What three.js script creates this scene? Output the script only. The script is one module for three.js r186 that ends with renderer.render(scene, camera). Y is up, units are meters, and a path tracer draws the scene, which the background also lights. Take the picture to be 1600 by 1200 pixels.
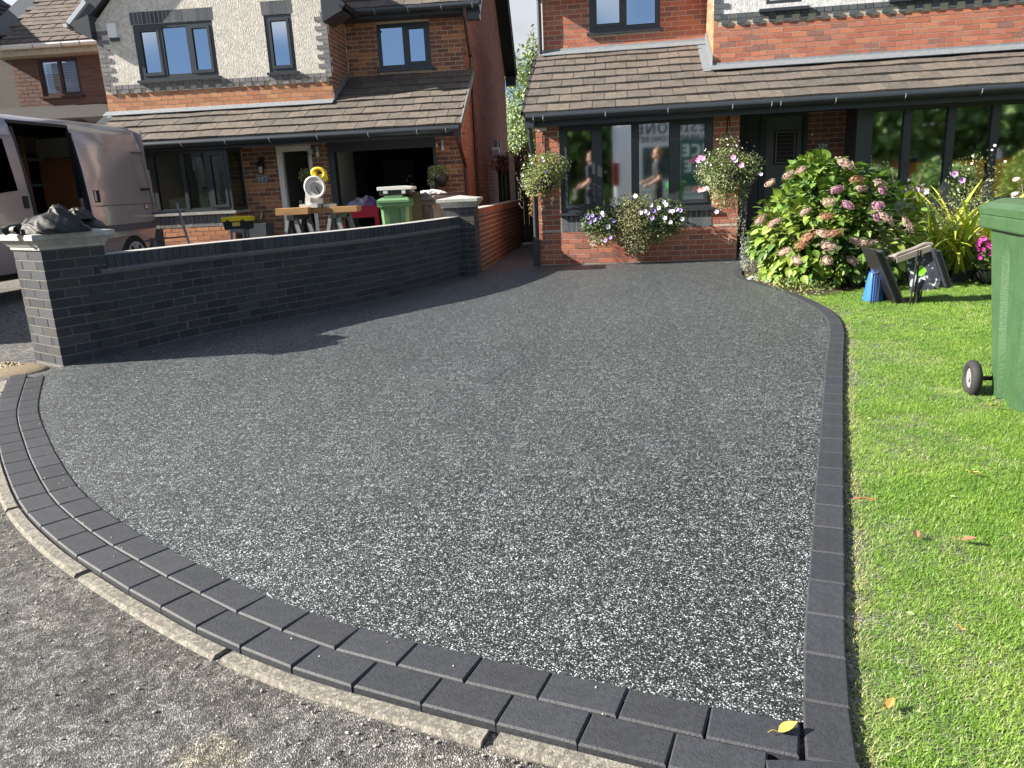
import * as THREE from 'three';
import { mergeGeometries } from 'three/addons/utils/BufferGeometryUtils.js';
import { MarchingCubes } from 'three/addons/objects/MarchingCubes.js';
import { FontLoader } from 'three/addons/loaders/FontLoader.js';
import { TextGeometry } from 'three/addons/geometries/TextGeometry.js';

// ---------- camera, sky, sun, exposure ----------
const scene = new THREE.Scene();
const camera = new THREE.PerspectiveCamera(53.13, 4 / 3, 0.05, 600);
camera.rotation.order = 'YXZ';
camera.rotation.set(THREE.MathUtils.degToRad(-14.578), THREE.MathUtils.degToRad(8.726), THREE.MathUtils.degToRad(-2.76));
camera.position.set(0, 1.25, 0);
scene.add(camera);
const EXPOSURE = 3.2, SUN = 5.0, SKY_GAIN = 0.155;

function mulberry(a) { return () => { a |= 0; a = a + 0x6D2B79F5 | 0; let t = Math.imul(a ^ a >>> 15, 1 | a); t = t + Math.imul(t ^ t >>> 7, 61 | t) ^ t; return ((t ^ t >>> 14) >>> 0) / 4294967296; }; }
const rnd = mulberry(20240917);
const rr = (a, b) => a + (b - a) * rnd();
const clamp = (x, a = 0, b = 1) => Math.min(b, Math.max(a, x));
const lerp = (a, b, t) => a + (b - a) * t;
const sstep = (a, b, x) => { const t = clamp((x - a) / (b - a)); return t * t * (3 - 2 * t); };
const hash2 = (x, y, s) => { let h = Math.imul(x | 0, 374761393) ^ Math.imul(y | 0, 668265263) ^ Math.imul(s | 0, 1274126177); h = Math.imul(h ^ h >>> 13, 1274126177); return ((h ^ h >>> 16) >>> 0) / 4294967296; };
function vnoise(x, y, s = 0, px = 0, py = px) { // value noise, optional period
  let xi = Math.floor(x), yi = Math.floor(y); const fx = x - xi, fy = y - yi;
  const w = (a, p) => p ? ((a % p) + p) % p : a;
  const u = fx * fx * (3 - 2 * fx), v = fy * fy * (3 - 2 * fy);
  const a = hash2(w(xi, px), w(yi, py), s), b = hash2(w(xi + 1, px), w(yi, py), s), c = hash2(w(xi, px), w(yi + 1, py), s), d = hash2(w(xi + 1, px), w(yi + 1, py), s);
  return a + (b - a) * u + (c - a) * v + (a - b - c + d) * u * v;
}
function fbm(x, y, o = 4, s = 0, p = 0) { let t = 0, a = 0.5, n = 0; for (let i = 0; i < o; i++) { t += a * vnoise(x, y, s + i * 17, p); n += a; a *= 0.5; x *= 2; y *= 2; p *= 2; } return t / n; }

{ // sky: blue with loose cumulus, computed
  const W = 1024, H = 512, d = new Float32Array(W * H * 4);
  for (let j = 0; j < H; j++) for (let i = 0; i < W; i++) {
    const el = (j + 0.5) / H * Math.PI - Math.PI / 2, az = (i + 0.5) / W * Math.PI * 2;
    const k = (j * W + i) * 4; let r, g, b;
    const sy = Math.sin(el), ce = Math.cos(el);
    if (sy > -0.02) {
      const t = Math.pow(clamp(sy), 0.55);
      const hz = 1 + 0.75 * Math.exp(-Math.max(sy, 0) * 4.5); r = lerp(0.52, 0.10, t) * hz; g = lerp(0.80, 0.28, t) * hz; b = lerp(1.18, 0.74, t) * hz;
      const h = 1 / (Math.max(sy, 0) + 0.18), X = Math.cos(az) * ce * h, Z = Math.sin(az) * ce * h;
      const n = fbm(X * 1.25 + 60.46, Z * 1.25 + 3.82, 6, 5), m = fbm(X * 3.1 + 2, Z * 3.1 + 9, 4, 50);
      const c = sstep(0.44, 0.60, n + (m - 0.5) * 0.18), sh = 0.92 + 0.28 * sstep(0.35, 0.7, m) - 0.12 * sstep(0.62, 0.8, n);
      r = lerp(r, 1.75 * sh, c * 0.93); g = lerp(g, 1.8 * sh, c * 0.93); b = lerp(b, 1.9 * sh, c * 0.93);
    } else { r = 0.16; g = 0.16; b = 0.15; }
    d[k] = r * SKY_GAIN; d[k + 1] = g * SKY_GAIN; d[k + 2] = b * SKY_GAIN; d[k + 3] = 1;
  }
  const t = new THREE.DataTexture(d, W, H, THREE.RGBAFormat, THREE.FloatType);
  t.mapping = THREE.EquirectangularReflectionMapping; t.magFilter = t.minFilter = THREE.LinearFilter; t.wrapS = THREE.RepeatWrapping; t.needsUpdate = true;
  scene.background = t; scene.environment = t;
}
const SUNDIR = new THREE.Vector3(-1.62, 1, 0.40).normalize();
const sun = new THREE.DirectionalLight(new THREE.Color(1, 0.93, 0.82), SUN);
sun.position.copy(SUNDIR).multiplyScalar(40).add(new THREE.Vector3(0, 0, -7)); sun.target.position.set(0, 0, -7);
sun.castShadow = true; sun.shadow.mapSize.set(4096, 4096);
Object.assign(sun.shadow.camera, { left: -22, right: 22, top: 22, bottom: -22, near: 1, far: 110 });
scene.add(sun, sun.target);

// ---------- helpers ----------
const names = new Map();
function numbered(n) { const k = names.get(n) || 0; names.set(n, k + 1); return k ? n + '_' + String(k).padStart(3, '0') : n; }
function tag(o, label, category, group, kind) { if (label) o.userData.label = label; if (category) o.userData.category = category; if (group) o.userData.group = group; if (kind) o.userData.kind = kind; return o; }
function thing(name, label, category, p = [0, 0, 0], turn = 0, grp) { const o = new THREE.Group(); o.name = numbered(name); o.position.set(...p); o.rotation.y = turn; scene.add(o); return tag(o, label, category, grp); }
function muv(g) { // box-projected uv in metres
  g = g.index ? g.toNonIndexed() : g; const p = g.attributes.position, n = g.attributes.normal, uv = new Float32Array(p.count * 2);
  for (let i = 0; i < p.count; i += 3) {
    let ax = 0, ay = 0, az = 0; for (let k = 0; k < 3; k++) { ax += Math.abs(n.getX(i + k)); ay += Math.abs(n.getY(i + k)); az += Math.abs(n.getZ(i + k)); }
    for (let k = i; k < i + 3; k++) { const x = p.getX(k), y = p.getY(k), z = p.getZ(k); const [a, b] = ay >= ax && ay >= az ? [x, z] : ax >= az ? [z, y] : [x, y]; uv[2 * k] = a; uv[2 * k + 1] = b; }
  }
  g.setAttribute('uv', new THREE.BufferAttribute(uv, 2)); return g;
}
function merge(gs) { return gs.length === 1 ? gs[0] : mergeGeometries(gs.map(g => { g = g.index ? g.toNonIndexed() : g; for (const k of Object.keys(g.attributes)) if (!['position', 'normal', 'uv', 'color'].includes(k)) g.deleteAttribute(k); return g; })); }
function mesh(name, gs, mat, parent = scene, opt = {}) {
  let g = merge(Array.isArray(gs) ? gs : [gs]); if (!opt.keepuv) g = muv(g);
  const m = new THREE.Mesh(g, mat); m.name = parent === scene ? numbered(name) : name; m.castShadow = m.receiveShadow = true; parent.add(m); return m;
}
const struct = (name, gs, mat, opt) => { const m = mesh(name, gs, mat, scene, opt); m.userData.kind = 'structure'; return m; };
const tf = (g, x = 0, y = 0, z = 0, rx = 0, ry = 0, rz = 0) => { if (rx || ry || rz) g.applyMatrix4(new THREE.Matrix4().makeRotationFromEuler(new THREE.Euler(rx, ry, rz, 'YXZ'))); g.translate(x, y, z); return g; };
const bx = (w, h, d, x, y, z, rx, ry, rz) => tf(new THREE.BoxGeometry(w, h, d), x, y, z, rx, ry, rz);
const span = (x0, x1, y0, y1, z0, z1) => new THREE.BoxGeometry(x1 - x0, y1 - y0, z1 - z0).translate((x0 + x1) / 2, (y0 + y1) / 2, (z0 + z1) / 2);
const cy = (r0, r1, h, x, y, z, seg = 16, rx, ry, rz) => tf(new THREE.CylinderGeometry(r0, r1, h, seg), x, y, z, rx, ry, rz);
const V = (x, y, z) => new THREE.Vector3(x, y, z);
const tube = (pts, r, seg = 8, n) => new THREE.TubeGeometry(new THREE.CatmullRomCurve3(pts.map(p => V(...p)), false, 'catmullrom', 0.3), n || pts.length * 6, r, seg);
function rod(a, b, r, seg = 8) { const A = V(...a), B = V(...b), d = B.clone().sub(A), g = new THREE.CylinderGeometry(r, r, d.length(), seg); g.applyQuaternion(new THREE.Quaternion().setFromUnitVectors(V(0, 1, 0), d.clone().normalize())); return g.translate((a[0] + b[0]) / 2, (a[1] + b[1]) / 2, (a[2] + b[2]) / 2); }
function bar(a, b, w, t) { const A = V(...a), B = V(...b), d = B.clone().sub(A), g = new THREE.BoxGeometry(w, d.length(), t); g.applyQuaternion(new THREE.Quaternion().setFromUnitVectors(V(0, 1, 0), d.clone().normalize())); return g.translate((a[0] + b[0]) / 2, (a[1] + b[1]) / 2, (a[2] + b[2]) / 2); }
function prism(pts, depth, bevel = 0) { // outline in xy, extruded along z from 0
  const s = new THREE.Shape(pts.map(p => new THREE.Vector2(p[0], p[1])));
  return new THREE.ExtrudeGeometry(s, { depth: depth - 2 * bevel, bevelEnabled: bevel > 0, bevelThickness: bevel, bevelSize: bevel, bevelSegments: 2, steps: 1 }).translate(0, 0, bevel);
}
function chamferBox(w, h, d, c) { // top edges chamfered
  const P = [], q = (a, b, e, f) => P.push(...a, ...b, ...e, ...a, ...e, ...f), x = w / 2, z = d / 2, y0 = 0, y1 = h - c, y2 = h, xi = x - c, zi = z - c;
  const L = [[-x, y0, z], [x, y0, z], [x, y0, -z], [-x, y0, -z]], M = [[-x, y1, z], [x, y1, z], [x, y1, -z], [-x, y1, -z]], T = [[-xi, y2, zi], [xi, y2, zi], [xi, y2, -zi], [-xi, y2, -zi]];
  for (let i = 0; i < 4; i++) { const j = (i + 1) % 4; q(L[i], L[j], M[j], M[i]); q(M[i], M[j], T[j], T[i]); } q(T[0], T[1], T[2], T[3]);
  const g = new THREE.BufferGeometry(); g.setAttribute('position', new THREE.Float32BufferAttribute(P, 3)); g.computeVertexNormals(); return muv(g);
}
function loftSquare(prof) { // square rings [half, y] from bottom to top, closed top
  const P = [], q = (a, b, e, f) => P.push(...a, ...b, ...e, ...a, ...e, ...f), ring = ([h, y]) => [[-h, y, h], [h, y, h], [h, y, -h], [-h, y, -h]];
  for (let k = 0; k + 1 < prof.length; k++) { const A = ring(prof[k]), B = ring(prof[k + 1]); for (let i = 0; i < 4; i++) { const j = (i + 1) % 4; q(A[i], A[j], B[j], B[i]); } }
  const b = ring(prof[0]); q(b[3], b[2], b[1], b[0]);
  const g = new THREE.BufferGeometry(); g.setAttribute('position', new THREE.Float32BufferAttribute(P, 3)); g.computeVertexNormals(); return muv(g);
}
function sheet(poly, y = 0) { const s = new THREE.Shape(poly.map(p => new THREE.Vector2(p[0], -p[1]))); return new THREE.ShapeGeometry(s).rotateX(-Math.PI / 2).translate(0, y, 0); }
function crv(pts, n, closed = false, tension = 0.5) { return new THREE.CatmullRomCurve3(pts.map(p => V(p[0], 0, p[1])), closed, 'centripetal', tension).getSpacedPoints(n).map(p => [p.x, p.z]); }
function inPoly(x, z, P) { let c = false; for (let i = 0, j = P.length - 1; i < P.length; j = i++) if ((P[i][1] > z) !== (P[j][1] > z) && x < (P[j][0] - P[i][0]) * (z - P[i][1]) / (P[j][1] - P[i][1]) + P[i][0]) c = !c; return c; }

// ---------- textures ----------
function dtex(N, fn, srgb = true, rep = 1) {
  const d = new Uint8Array(N * N * 4);
  for (let j = 0; j < N; j++) for (let i = 0; i < N; i++) { const c = fn(i, j, N), k = (j * N + i) * 4; if (typeof c === 'number') d[k] = d[k + 1] = d[k + 2] = clamp(c) * 255; else for (let q = 0; q < 3; q++) d[k + q] = clamp(c[q]) * 255; d[k + 3] = 255; }
  const t = new THREE.DataTexture(d, N, N, THREE.RGBAFormat); t.wrapS = t.wrapT = THREE.RepeatWrapping; t.magFilter = THREE.LinearFilter; t.minFilter = THREE.LinearMipmapLinearFilter; t.generateMipmaps = true;
  if (srgb) t.colorSpace = THREE.SRGBColorSpace; t.repeat.set(rep, rep); t.needsUpdate = true; return t;
}
const C = (r, g, b) => new THREE.Color().setRGB(r, g, b);
const std = (c, o = {}) => new THREE.MeshStandardMaterial({ color: C(...c), roughness: 0.8, ...o });
const phys = (c, o = {}) => new THREE.MeshPhysicalMaterial({ color: C(...c), roughness: 0.6, ...o });
// scattered chips: each texel takes the colour of the nearest jittered seed
function chipTex(N, cells, colours, vary, seed) {
  const cs = N / cells;
  return dtex(N, (i, j) => {
    const gx = Math.floor(i / cs), gy = Math.floor(j / cs); let best = 1e9, b2 = 1e9, id = 0;
    for (let a = -1; a <= 1; a++) for (let b = -1; b <= 1; b++) {
      const x = gx + a, y = gy + b, wx = ((x % cells) + cells) % cells, wy = ((y % cells) + cells) % cells;
      const px = (x + hash2(wx, wy, seed)) * cs, py = (y + hash2(wx, wy, seed + 1)) * cs;
      const d = ((px - i) ** 2 + (py - j) ** 2) * (1 + vary * (hash2(wx, wy, seed + 4) - 0.5)); if (d < best) { b2 = best; best = d; id = hash2(wx, wy, seed + 2); } else if (d < b2) b2 = d;
    }
    const edge = clamp((Math.sqrt(b2) - Math.sqrt(best)) / (cs * 0.28)); return colours(id, edge, i, j);
  });
}
const grainT = dtex(512, (i, j) => 0.72 + 0.28 * fbm(i / 16, j / 16, 5, 3, 32) + (hash2(i, j, 9) - 0.5) * 0.14);
const grainB = dtex(512, (i, j) => fbm(i / 8, j / 8, 5, 23, 64) * 0.7 + hash2(i, j, 19) * 0.3, false);
const G1 = (rep) => { const t = grainT.clone(); t.repeat.set(rep, rep); t.needsUpdate = true; return t; };
const B1 = (rep) => { const t = grainB.clone(); t.repeat.set(rep, rep); t.needsUpdate = true; return t; };
const g1 = G1(1), g3 = G1(3), b1 = B1(1), b3 = B1(3);
// ---------- materials ----------
const brickT = dtex(256, (i, j) => { const n = fbm(i / 10, j / 10, 4, 71, 0), s = hash2(i, j, 77); return 0.80 + 0.22 * n + (s > 0.93 ? -0.16 : 0) + (s < 0.05 ? 0.08 : 0); });
const brickB = dtex(256, (i, j) => fbm(i / 6, j / 6, 4, 91) * 0.8 + hash2(i, j, 97) * 0.2, false);
const bm = (c, o) => std(c, { map: brickT, bumpMap: brickB, bumpScale: 0.004, roughness: 0.9, ...o });
const M = {
  red: [bm([0.53, 0.19, 0.115]), bm([0.49, 0.168, 0.105]), bm([0.45, 0.152, 0.10]), bm([0.33, 0.155, 0.12]), bm([0.58, 0.23, 0.135]), bm([0.51, 0.205, 0.142])],
  orange: [bm([0.56, 0.255, 0.125]), bm([0.52, 0.22, 0.11]), bm([0.62, 0.30, 0.15]), bm([0.43, 0.185, 0.10]), bm([0.57, 0.24, 0.115])],
  brown: [bm([0.31, 0.145, 0.095]), bm([0.28, 0.125, 0.085]), bm([0.34, 0.16, 0.10]), bm([0.22, 0.11, 0.085])],
  dullBrown: [bm([0.185, 0.105, 0.082]), bm([0.165, 0.092, 0.074]), bm([0.21, 0.118, 0.088])],
  dark: [bm([0.060, 0.065, 0.076]), bm([0.050, 0.055, 0.066]), bm([0.076, 0.080, 0.090]), bm([0.042, 0.046, 0.056]), bm([0.070, 0.066, 0.066]), bm([0.058, 0.064, 0.078])],
  greyb: [bm([0.10, 0.115, 0.135]), bm([0.08, 0.095, 0.115]), bm([0.13, 0.14, 0.16])],
  quoin: [bm([0.23, 0.225, 0.235]), bm([0.19, 0.19, 0.20]), bm([0.27, 0.26, 0.265])],
  mortar: std([0.68, 0.60, 0.49], { map: g3, bumpMap: b3, bumpScale: 0.003, roughness: 0.95 }),
  mortarDark: std([0.20, 0.187, 0.168], { map: g3, bumpMap: b3, bumpScale: 0.003, roughness: 0.95 }),
  anth: phys([0.030, 0.037, 0.046], { roughness: 0.42, clearcoat: 0.15 }),
  anthMat: std([0.026, 0.033, 0.043], { roughness: 0.6 }),
  clip: std([0.20, 0.22, 0.24], { roughness: 0.5 }),
  white: phys([0.78, 0.78, 0.76], { roughness: 0.35, clearcoat: 0.2 }),
  cream: std([0.66, 0.58, 0.44], { map: g1, roughness: 0.8 }),
  brownFrame: phys([0.055, 0.020, 0.018], { roughness: 0.4 }),
  lead: std([0.30, 0.335, 0.37], { map: g3, bumpMap: B1(2), bumpScale: 0.01, roughness: 0.55, metalness: 0.25 }),
  castStone: std([0.52, 0.51, 0.48], { map: g1, bumpMap: b3, bumpScale: 0.002, roughness: 0.9 }),
  concrete: std([0.36, 0.352, 0.33], { map: chipTex(512, 110, (id, e) => { const v = 0.72 + id * 0.3 - (1 - e) * 0.18; return [v, v * 0.98, v * 0.94]; }, 0, 311), bumpMap: B1(6), bumpScale: 0.006, roughness: 0.95 }),
  block: [0, 1, 2, 3].map(k => std([[0.044, 0.048, 0.058], [0.039, 0.043, 0.052], [0.050, 0.054, 0.064], [0.042, 0.045, 0.053]][k], { map: G1(4), bumpMap: B1(5), bumpScale: 0.0018, roughness: 0.60 })),
  glass: phys([0.62, 0.65, 0.66], { metalness: 1, roughness: 0.03 }),
  glassUp: phys([0.62, 0.66, 0.70], { metalness: 1, roughness: 0.012 }),
  glassDark: phys([0.012, 0.016, 0.018], { roughness: 0.03, ior: 1.9 }),
  glassBay: phys([0.010, 0.020, 0.013], { roughness: 0.02, ior: 1.9 }),
  black: std([0.012, 0.012, 0.013], { roughness: 0.7 }),
  blackPlastic: phys([0.016, 0.016, 0.018], { roughness: 0.45 }),
  steel: std([0.42, 0.43, 0.44], { metalness: 0.9, roughness: 0.4 }),
  wood: std([0.46, 0.28, 0.13], { map: dtex(256, (i, j) => { const r = fbm(i / 60 + 3, j / 5, 4, 141); return [0.75 + 0.25 * r, 0.7 + 0.28 * r, 0.62 + 0.3 * r]; }), roughness: 0.75 }),
  soil: std([0.10, 0.066, 0.042], { map: g3, bumpMap: b3, bumpScale: 0.03, roughness: 1 }),
};
M.render = std([0.86, 0.82, 0.73], { map: g1, bumpMap: dtex(512, (i, j) => fbm(i / 5, j / 14, 4, 191) * 0.85 + hash2(i, j, 3) * 0.15, false), bumpScale: 0.005, roughness: 0.95 });
M.renderWhite = M.render.clone(); M.renderWhite.color = C(0.86, 0.86, 0.86);
M.dorsalRender = M.render;
// roof tiles: a few weathered browns with lichen
const tileMap = (seed) => dtex(256, (i, j) => {
  const n = fbm(i / 26, j / 26, 5, seed), s = fbm(i / 7, j / 7, 3, seed + 40); let v = 0.74 + 0.24 * n + (hash2(i, j, seed) - 0.5) * 0.12; let c = [v, v * 0.97, v * 0.93];
  const li = sstep(0.70, 0.78, fbm(i / 14, j / 14, 3, seed + 90)); c = c.map((q, k) => lerp(q, [1, 0.98, 0.9][k], li * 0.75)); const di = 0.6 * sstep(0.26, 0.2, s); return c.map(q => q * (1 - 0.4 * di));
});
const tm = [tileMap(11), tileMap(222), tileMap(333)];
const tb = B1(4);
M.tile = [[0.158, 0.142, 0.132], [0.145, 0.132, 0.125], [0.172, 0.154, 0.142], [0.134, 0.124, 0.119], [0.16, 0.147, 0.14], [0.182, 0.163, 0.148]].map((c, k) => std(c, { map: tm[k % 3], bumpMap: tb, bumpScale: 0.006, roughness: 0.92 }));
M.tilePink = [[0.165, 0.14, 0.132], [0.15, 0.13, 0.125], [0.18, 0.152, 0.142]].map((c, k) => std(c, { map: tm[k % 3], bumpMap: tb, bumpScale: 0.006, roughness: 0.92 }));
M.tileDark = [[0.024, 0.024, 0.028], [0.018, 0.018, 0.022]].map((c, k) => std(c, { map: tm[k], roughness: 0.9 }));
const pick = (a, r = rnd) => a[Math.floor(r() * a.length) % a.length];

// ---------- masonry ----------
const BOX = new THREE.BoxGeometry(1, 1, 1);
const _o = new THREE.Object3D();
// frame: F = {o:[x,y,z], turn} ; bricks lie in the local xy plane with their face at z = 0, outward +z
function layCourses(F, x0, x1, y0, y1, o = {}) {
  const L = o.L || 0.215, H = o.H || 0.065, g = o.g || 0.011, d = o.d || 0.03, rec = [], holes = o.holes || [];
  let row = o.row || 0;
  for (let y = y0; y < y1 - 0.02; y += H + g, row++) {
    const h = Math.min(H, y1 - y), ym = y + h / 2; let x = x0 - (row % 2 ? (L + g) / 2 : 0) - (o.shift || 0);
    let xe0 = x0, xe1 = x1; if (o.clip) { const c = o.clip(ym); if (!c) continue; xe0 = Math.max(x0, c[0]); xe1 = Math.min(x1, c[1]); }
    for (; x < xe1; x += L + g) {
      let segs = [[Math.max(x, xe0), Math.min(x + L, xe1)]];
      for (const q of holes) if (y + h > q[2] + 0.012 && y < q[3] - 0.012) segs = segs.flatMap(([a, b]) => (b <= q[0] || a >= q[1]) ? [[a, b]] : [[a, Math.min(b, q[0])], [Math.max(a, q[1]), b]]);
      for (const [a, b] of segs) if (b - a > 0.025) rec.push({ F, x: (a + b) / 2, y: ym, w: b - a, h, d: d + rr(-0.001, 0.0015), mats: o.mats, name: o.name || 'brick', rz: rr(-0.004, 0.004) });
    }
  }
  return rec;
}
function setBrick(o, r) {
  o.position.set(...r.F.o); o.rotation.set(0, r.F.turn || 0, 0); o.scale.set(1, 1, 1); o.updateMatrix();
  const p = V(r.x, r.y, -0.03 + (r.d - 0.03)).applyMatrix4(o.matrix); o.position.copy(p); o.rotation.set(0, r.F.turn || 0, r.rz || 0); o.scale.set(r.w, r.h, 0.06);
}
function placeBricks(recs, parent, most = 300) { // the first ones as bricks of their own, the rest as one mass
  recs.slice(0, most).forEach(r => { const m = new THREE.Mesh(BOX, pick(r.mats)); m.name = r.name; setBrick(m, r); m.castShadow = m.receiveShadow = true; parent.add(m); });
  const rest = recs.slice(most); if (!rest.length) return;
  const groups = new Map(); rest.forEach(r => { if (!groups.has(r.mats)) groups.set(r.mats, []); groups.get(r.mats).push(r); });
  for (const [mats, list] of groups) {
    const im = new THREE.InstancedMesh(BOX, mats[0].userData.inst || (mats[0].userData.inst = (() => { const q = mats[0].clone(); q.color = C(1, 1, 1); return q; })()), list.length);
    list.forEach((r, i) => { setBrick(_o, r); _o.updateMatrix(); im.setMatrixAt(i, _o.matrix); im.setColorAt(i, pick(mats).color); });
    im.name = 'brickwork'; im.userData.kind = 'stuff'; im.castShadow = im.receiveShadow = true; parent.add(im);
  }
}
// wall slab with openings: face at local z = -0.007 of frame, thickness t
function slab(F, x0, x1, y0, y1, holes = [], t = 0.2, zf = -0.003) {
  const xs = [...new Set([x0, x1, ...holes.flatMap(h => [h[0], h[1]])].filter(x => x >= x0 && x <= x1))].sort((a, b) => a - b), out = [];
  for (let i = 0; i + 1 < xs.length; i++) {
    const xm = (xs[i] + xs[i + 1]) / 2; let ys = [[y0, y1]];
    for (const h of holes) if (xm > h[0] && xm < h[1]) ys = ys.flatMap(([a, b]) => (h[3] <= a || h[2] >= b) ? [[a, b]] : [[a, h[2]], [h[3], b]].filter(q => q[1] - q[0] > 1e-4));
    for (const [a, b] of ys) out.push(span(xs[i], xs[i + 1], a, b, zf - t, zf));
  }
  return out.map(g => tf(g, ...F.o, 0, F.turn || 0, 0));
}
// window: frame with panes as children, in the local xy plane, outward +z
function curvedPane(w, h, R, tilt) {
  const nx = 12, ny = 16, g = new THREE.PlaneGeometry(w, h, nx, ny), p = g.attributes.position, n = g.attributes.normal;
  for (let i = 0; i < p.count; i++) { const x = p.getX(i), y = p.getY(i); let nn = V(-x / R + tilt[0], -y / R + tilt[1], 1).normalize(); n.setXYZ(i, nn.x, nn.y, nn.z); p.setZ(i, (x * x + y * y) / (2 * R) - x * tilt[0] - y * tilt[1]); }
  return g;
}
function makeWindow(parent, x0, x1, y0, y1, o = {}) {
  const fr = o.fr || M.anth, w = x1 - x0, h = y1 - y0, f = o.f || 0.06, t = o.t || 0.07, splits = o.splits || [0, 1];
  const gs = [span(0, w, 0, f, -t, 0), span(0, w, h - f, h, -t, 0), span(0, f, f, h - f, -t, 0), span(w - f, w, f, h - f, -t, 0)];
  const fm = o.mull || 0.06; splits.slice(1, -1).forEach(s => gs.push(span(s * w - fm / 2, s * w + fm / 2, f, h - f, -t, 0.004)));
  const root = mesh('window', gs, fr, parent); root.position.set(x0, y0, 0); if (o.at) { root.position.set(...o.at); root.rotation.y = o.turn || 0; }
  for (let k = 0; k + 1 < splits.length; k++) {
    const a = k ? splits[k] * w + fm / 2 : f, b = k + 2 < splits.length ? splits[k + 1] * w - fm / 2 : w - f;
    let ia = a, ib = b, ja = f, jb = h - f;
    if (o.sash && o.sash.includes(k)) { const s = 0.045; mesh('sash', [span(a, b, f, f + s, -t, 0.012), span(a, b, h - f - s, h - f, -t, 0.012), span(a, a + s, f + s, h - f - s, -t, 0.012), span(b - s, b, f + s, h - f - s, -t, 0.012)], fr, root); ia += s; ib -= s; ja += s; jb -= s; }
    const R = o.R || 60, tl = o.tilt ? o.tilt[k] : [rr(-0.002, 0.002), rr(-0.002, 0.002)];
    const pn = mesh('pane', curvedPane(ib - ia, jb - ja, R, tl), o.glass || M.glassUp, root, { keepuv: true }); pn.position.set((ia + ib) / 2, (ja + jb) / 2, -t * 0.35);
    const bd = 0.008; mesh('bead', [span(ia, ib, ja, ja + bd, -t * 0.3, -t * 0.1), span(ia, ib, jb - bd, jb, -t * 0.3, -t * 0.1), span(ia, ia + bd, ja + bd, jb - bd, -t * 0.3, -t * 0.1), span(ib - bd, ib, ja + bd, jb - bd, -t * 0.3, -t * 0.1)], M.black, root);
  }
  if (o.sill) mesh('sill', [span(-0.04, w + 0.04, -0.045, -0.002, -t, o.sill)], o.sillMat || fr, root);
  return root;
}
// roof slope of tiles rising towards -z; rows from the eave; xr(row) gives the span
const tileGeos = [0, 1, 2].map(k => { const g = new THREE.BoxGeometry(0.326, 0.034, 0.36, 4, 1, 1), p = g.attributes.position; for (let i = 0; i < p.count; i++) { const x = p.getX(i); p.setY(i, p.getY(i) + 0.004 * Math.sin(x * 9 + k * 2)); } g.computeVertexNormals(); return muv(g).translate(0, 0, 0); });
function tileSlope(parent, o) {
  const ph = o.pitch, gauge = o.gauge || 0.315, tw = 0.33, s = Math.sin(ph), c = Math.cos(ph); let n = 0; const left = [];
  for (let r = 0; r < o.rows; r++) {
    const [xa, xb] = o.xr(r), off = (r % 2 ? tw / 2 : 0);
    for (let x = xa - off; x < xb - 0.02; x += tw) {
      const a = Math.max(x, xa), b = Math.min(x + tw, xb); if (b - a < 0.04) continue;
      const d = (r + 0.5) * gauge; const q = { x: (a + b) / 2, y: o.y + d * s + 0.028 * c + rr(-0.002, 0.002), z: o.z - d * c + 0.028 * s, sx: (b - a - 0.008) / 0.326, rx: ph - 0.085 + rr(-0.006, 0.006), rz: rr(-0.006, 0.006) };
      if (n++ < (o.most ?? 300)) { const m = new THREE.Mesh(tileGeos[n % 3], pick(o.mats)); m.name = 'roof_tile'; m.position.set(q.x, q.y, q.z); m.rotation.set(q.rx, 0, q.rz); m.scale.x = q.sx; m.castShadow = m.receiveShadow = true; parent.add(m); } else left.push(q);
    }
  }
  if (left.length) { const im = new THREE.InstancedMesh(tileGeos[0], o.mats[0], left.length); left.forEach((q, i) => { _o.position.set(q.x, q.y, q.z); _o.rotation.set(q.rx, 0, q.rz); _o.scale.set(q.sx, 1, 1); _o.updateMatrix(); im.setMatrixAt(i, _o.matrix); }); im.name = 'tiling'; im.userData.kind = 'stuff'; parent.add(im); }
}
function gutter(parent, x0, x1, y, z, clips, name = 'gutter') {
  const L = x1 - x0, r = 0.058; const g1_ = new THREE.CylinderGeometry(r, r, L, 14, 1, true, 0, Math.PI).rotateZ(Math.PI / 2).rotateX(Math.PI / 2);
  // half round open to the sky
  const p = g1_.attributes.position; let up = 0; for (let i = 0; i < p.count; i++) up += p.getY(i); if (up > 0) g1_.rotateX(Math.PI);
  const gs = [g1_.translate((x0 + x1) / 2, y, z), span(x0, x1, y - 0.006, y + 0.006, z + r - 0.004, z + r + 0.006), cy(r, r, 0.006, x0, y - 0.002, z, 14, 0, 0, Math.PI / 2), cy(r, r, 0.006, x1, y - 0.002, z, 14, 0, 0, Math.PI / 2)];
  const m = mesh(name, gs, M.gutterMat, parent);
  for (const cx of clips) { const c = new THREE.TorusGeometry(r + 0.004, 0.006, 4, 12, Math.PI).rotateY(Math.PI / 2).rotateX(Math.PI); const q = mesh('gutter_clip', [c.scale(1.6, 1, 1).translate(cx, y, z), span(cx - 0.009, cx + 0.009, y, y + 0.014, z + r - 0.012, z + r + 0.01)], M.clip, m); }
  return m;
}
M.gutterMat = phys([0.022, 0.028, 0.036], { roughness: 0.42, clearcoat: 0.1, side: THREE.DoubleSide });

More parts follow.
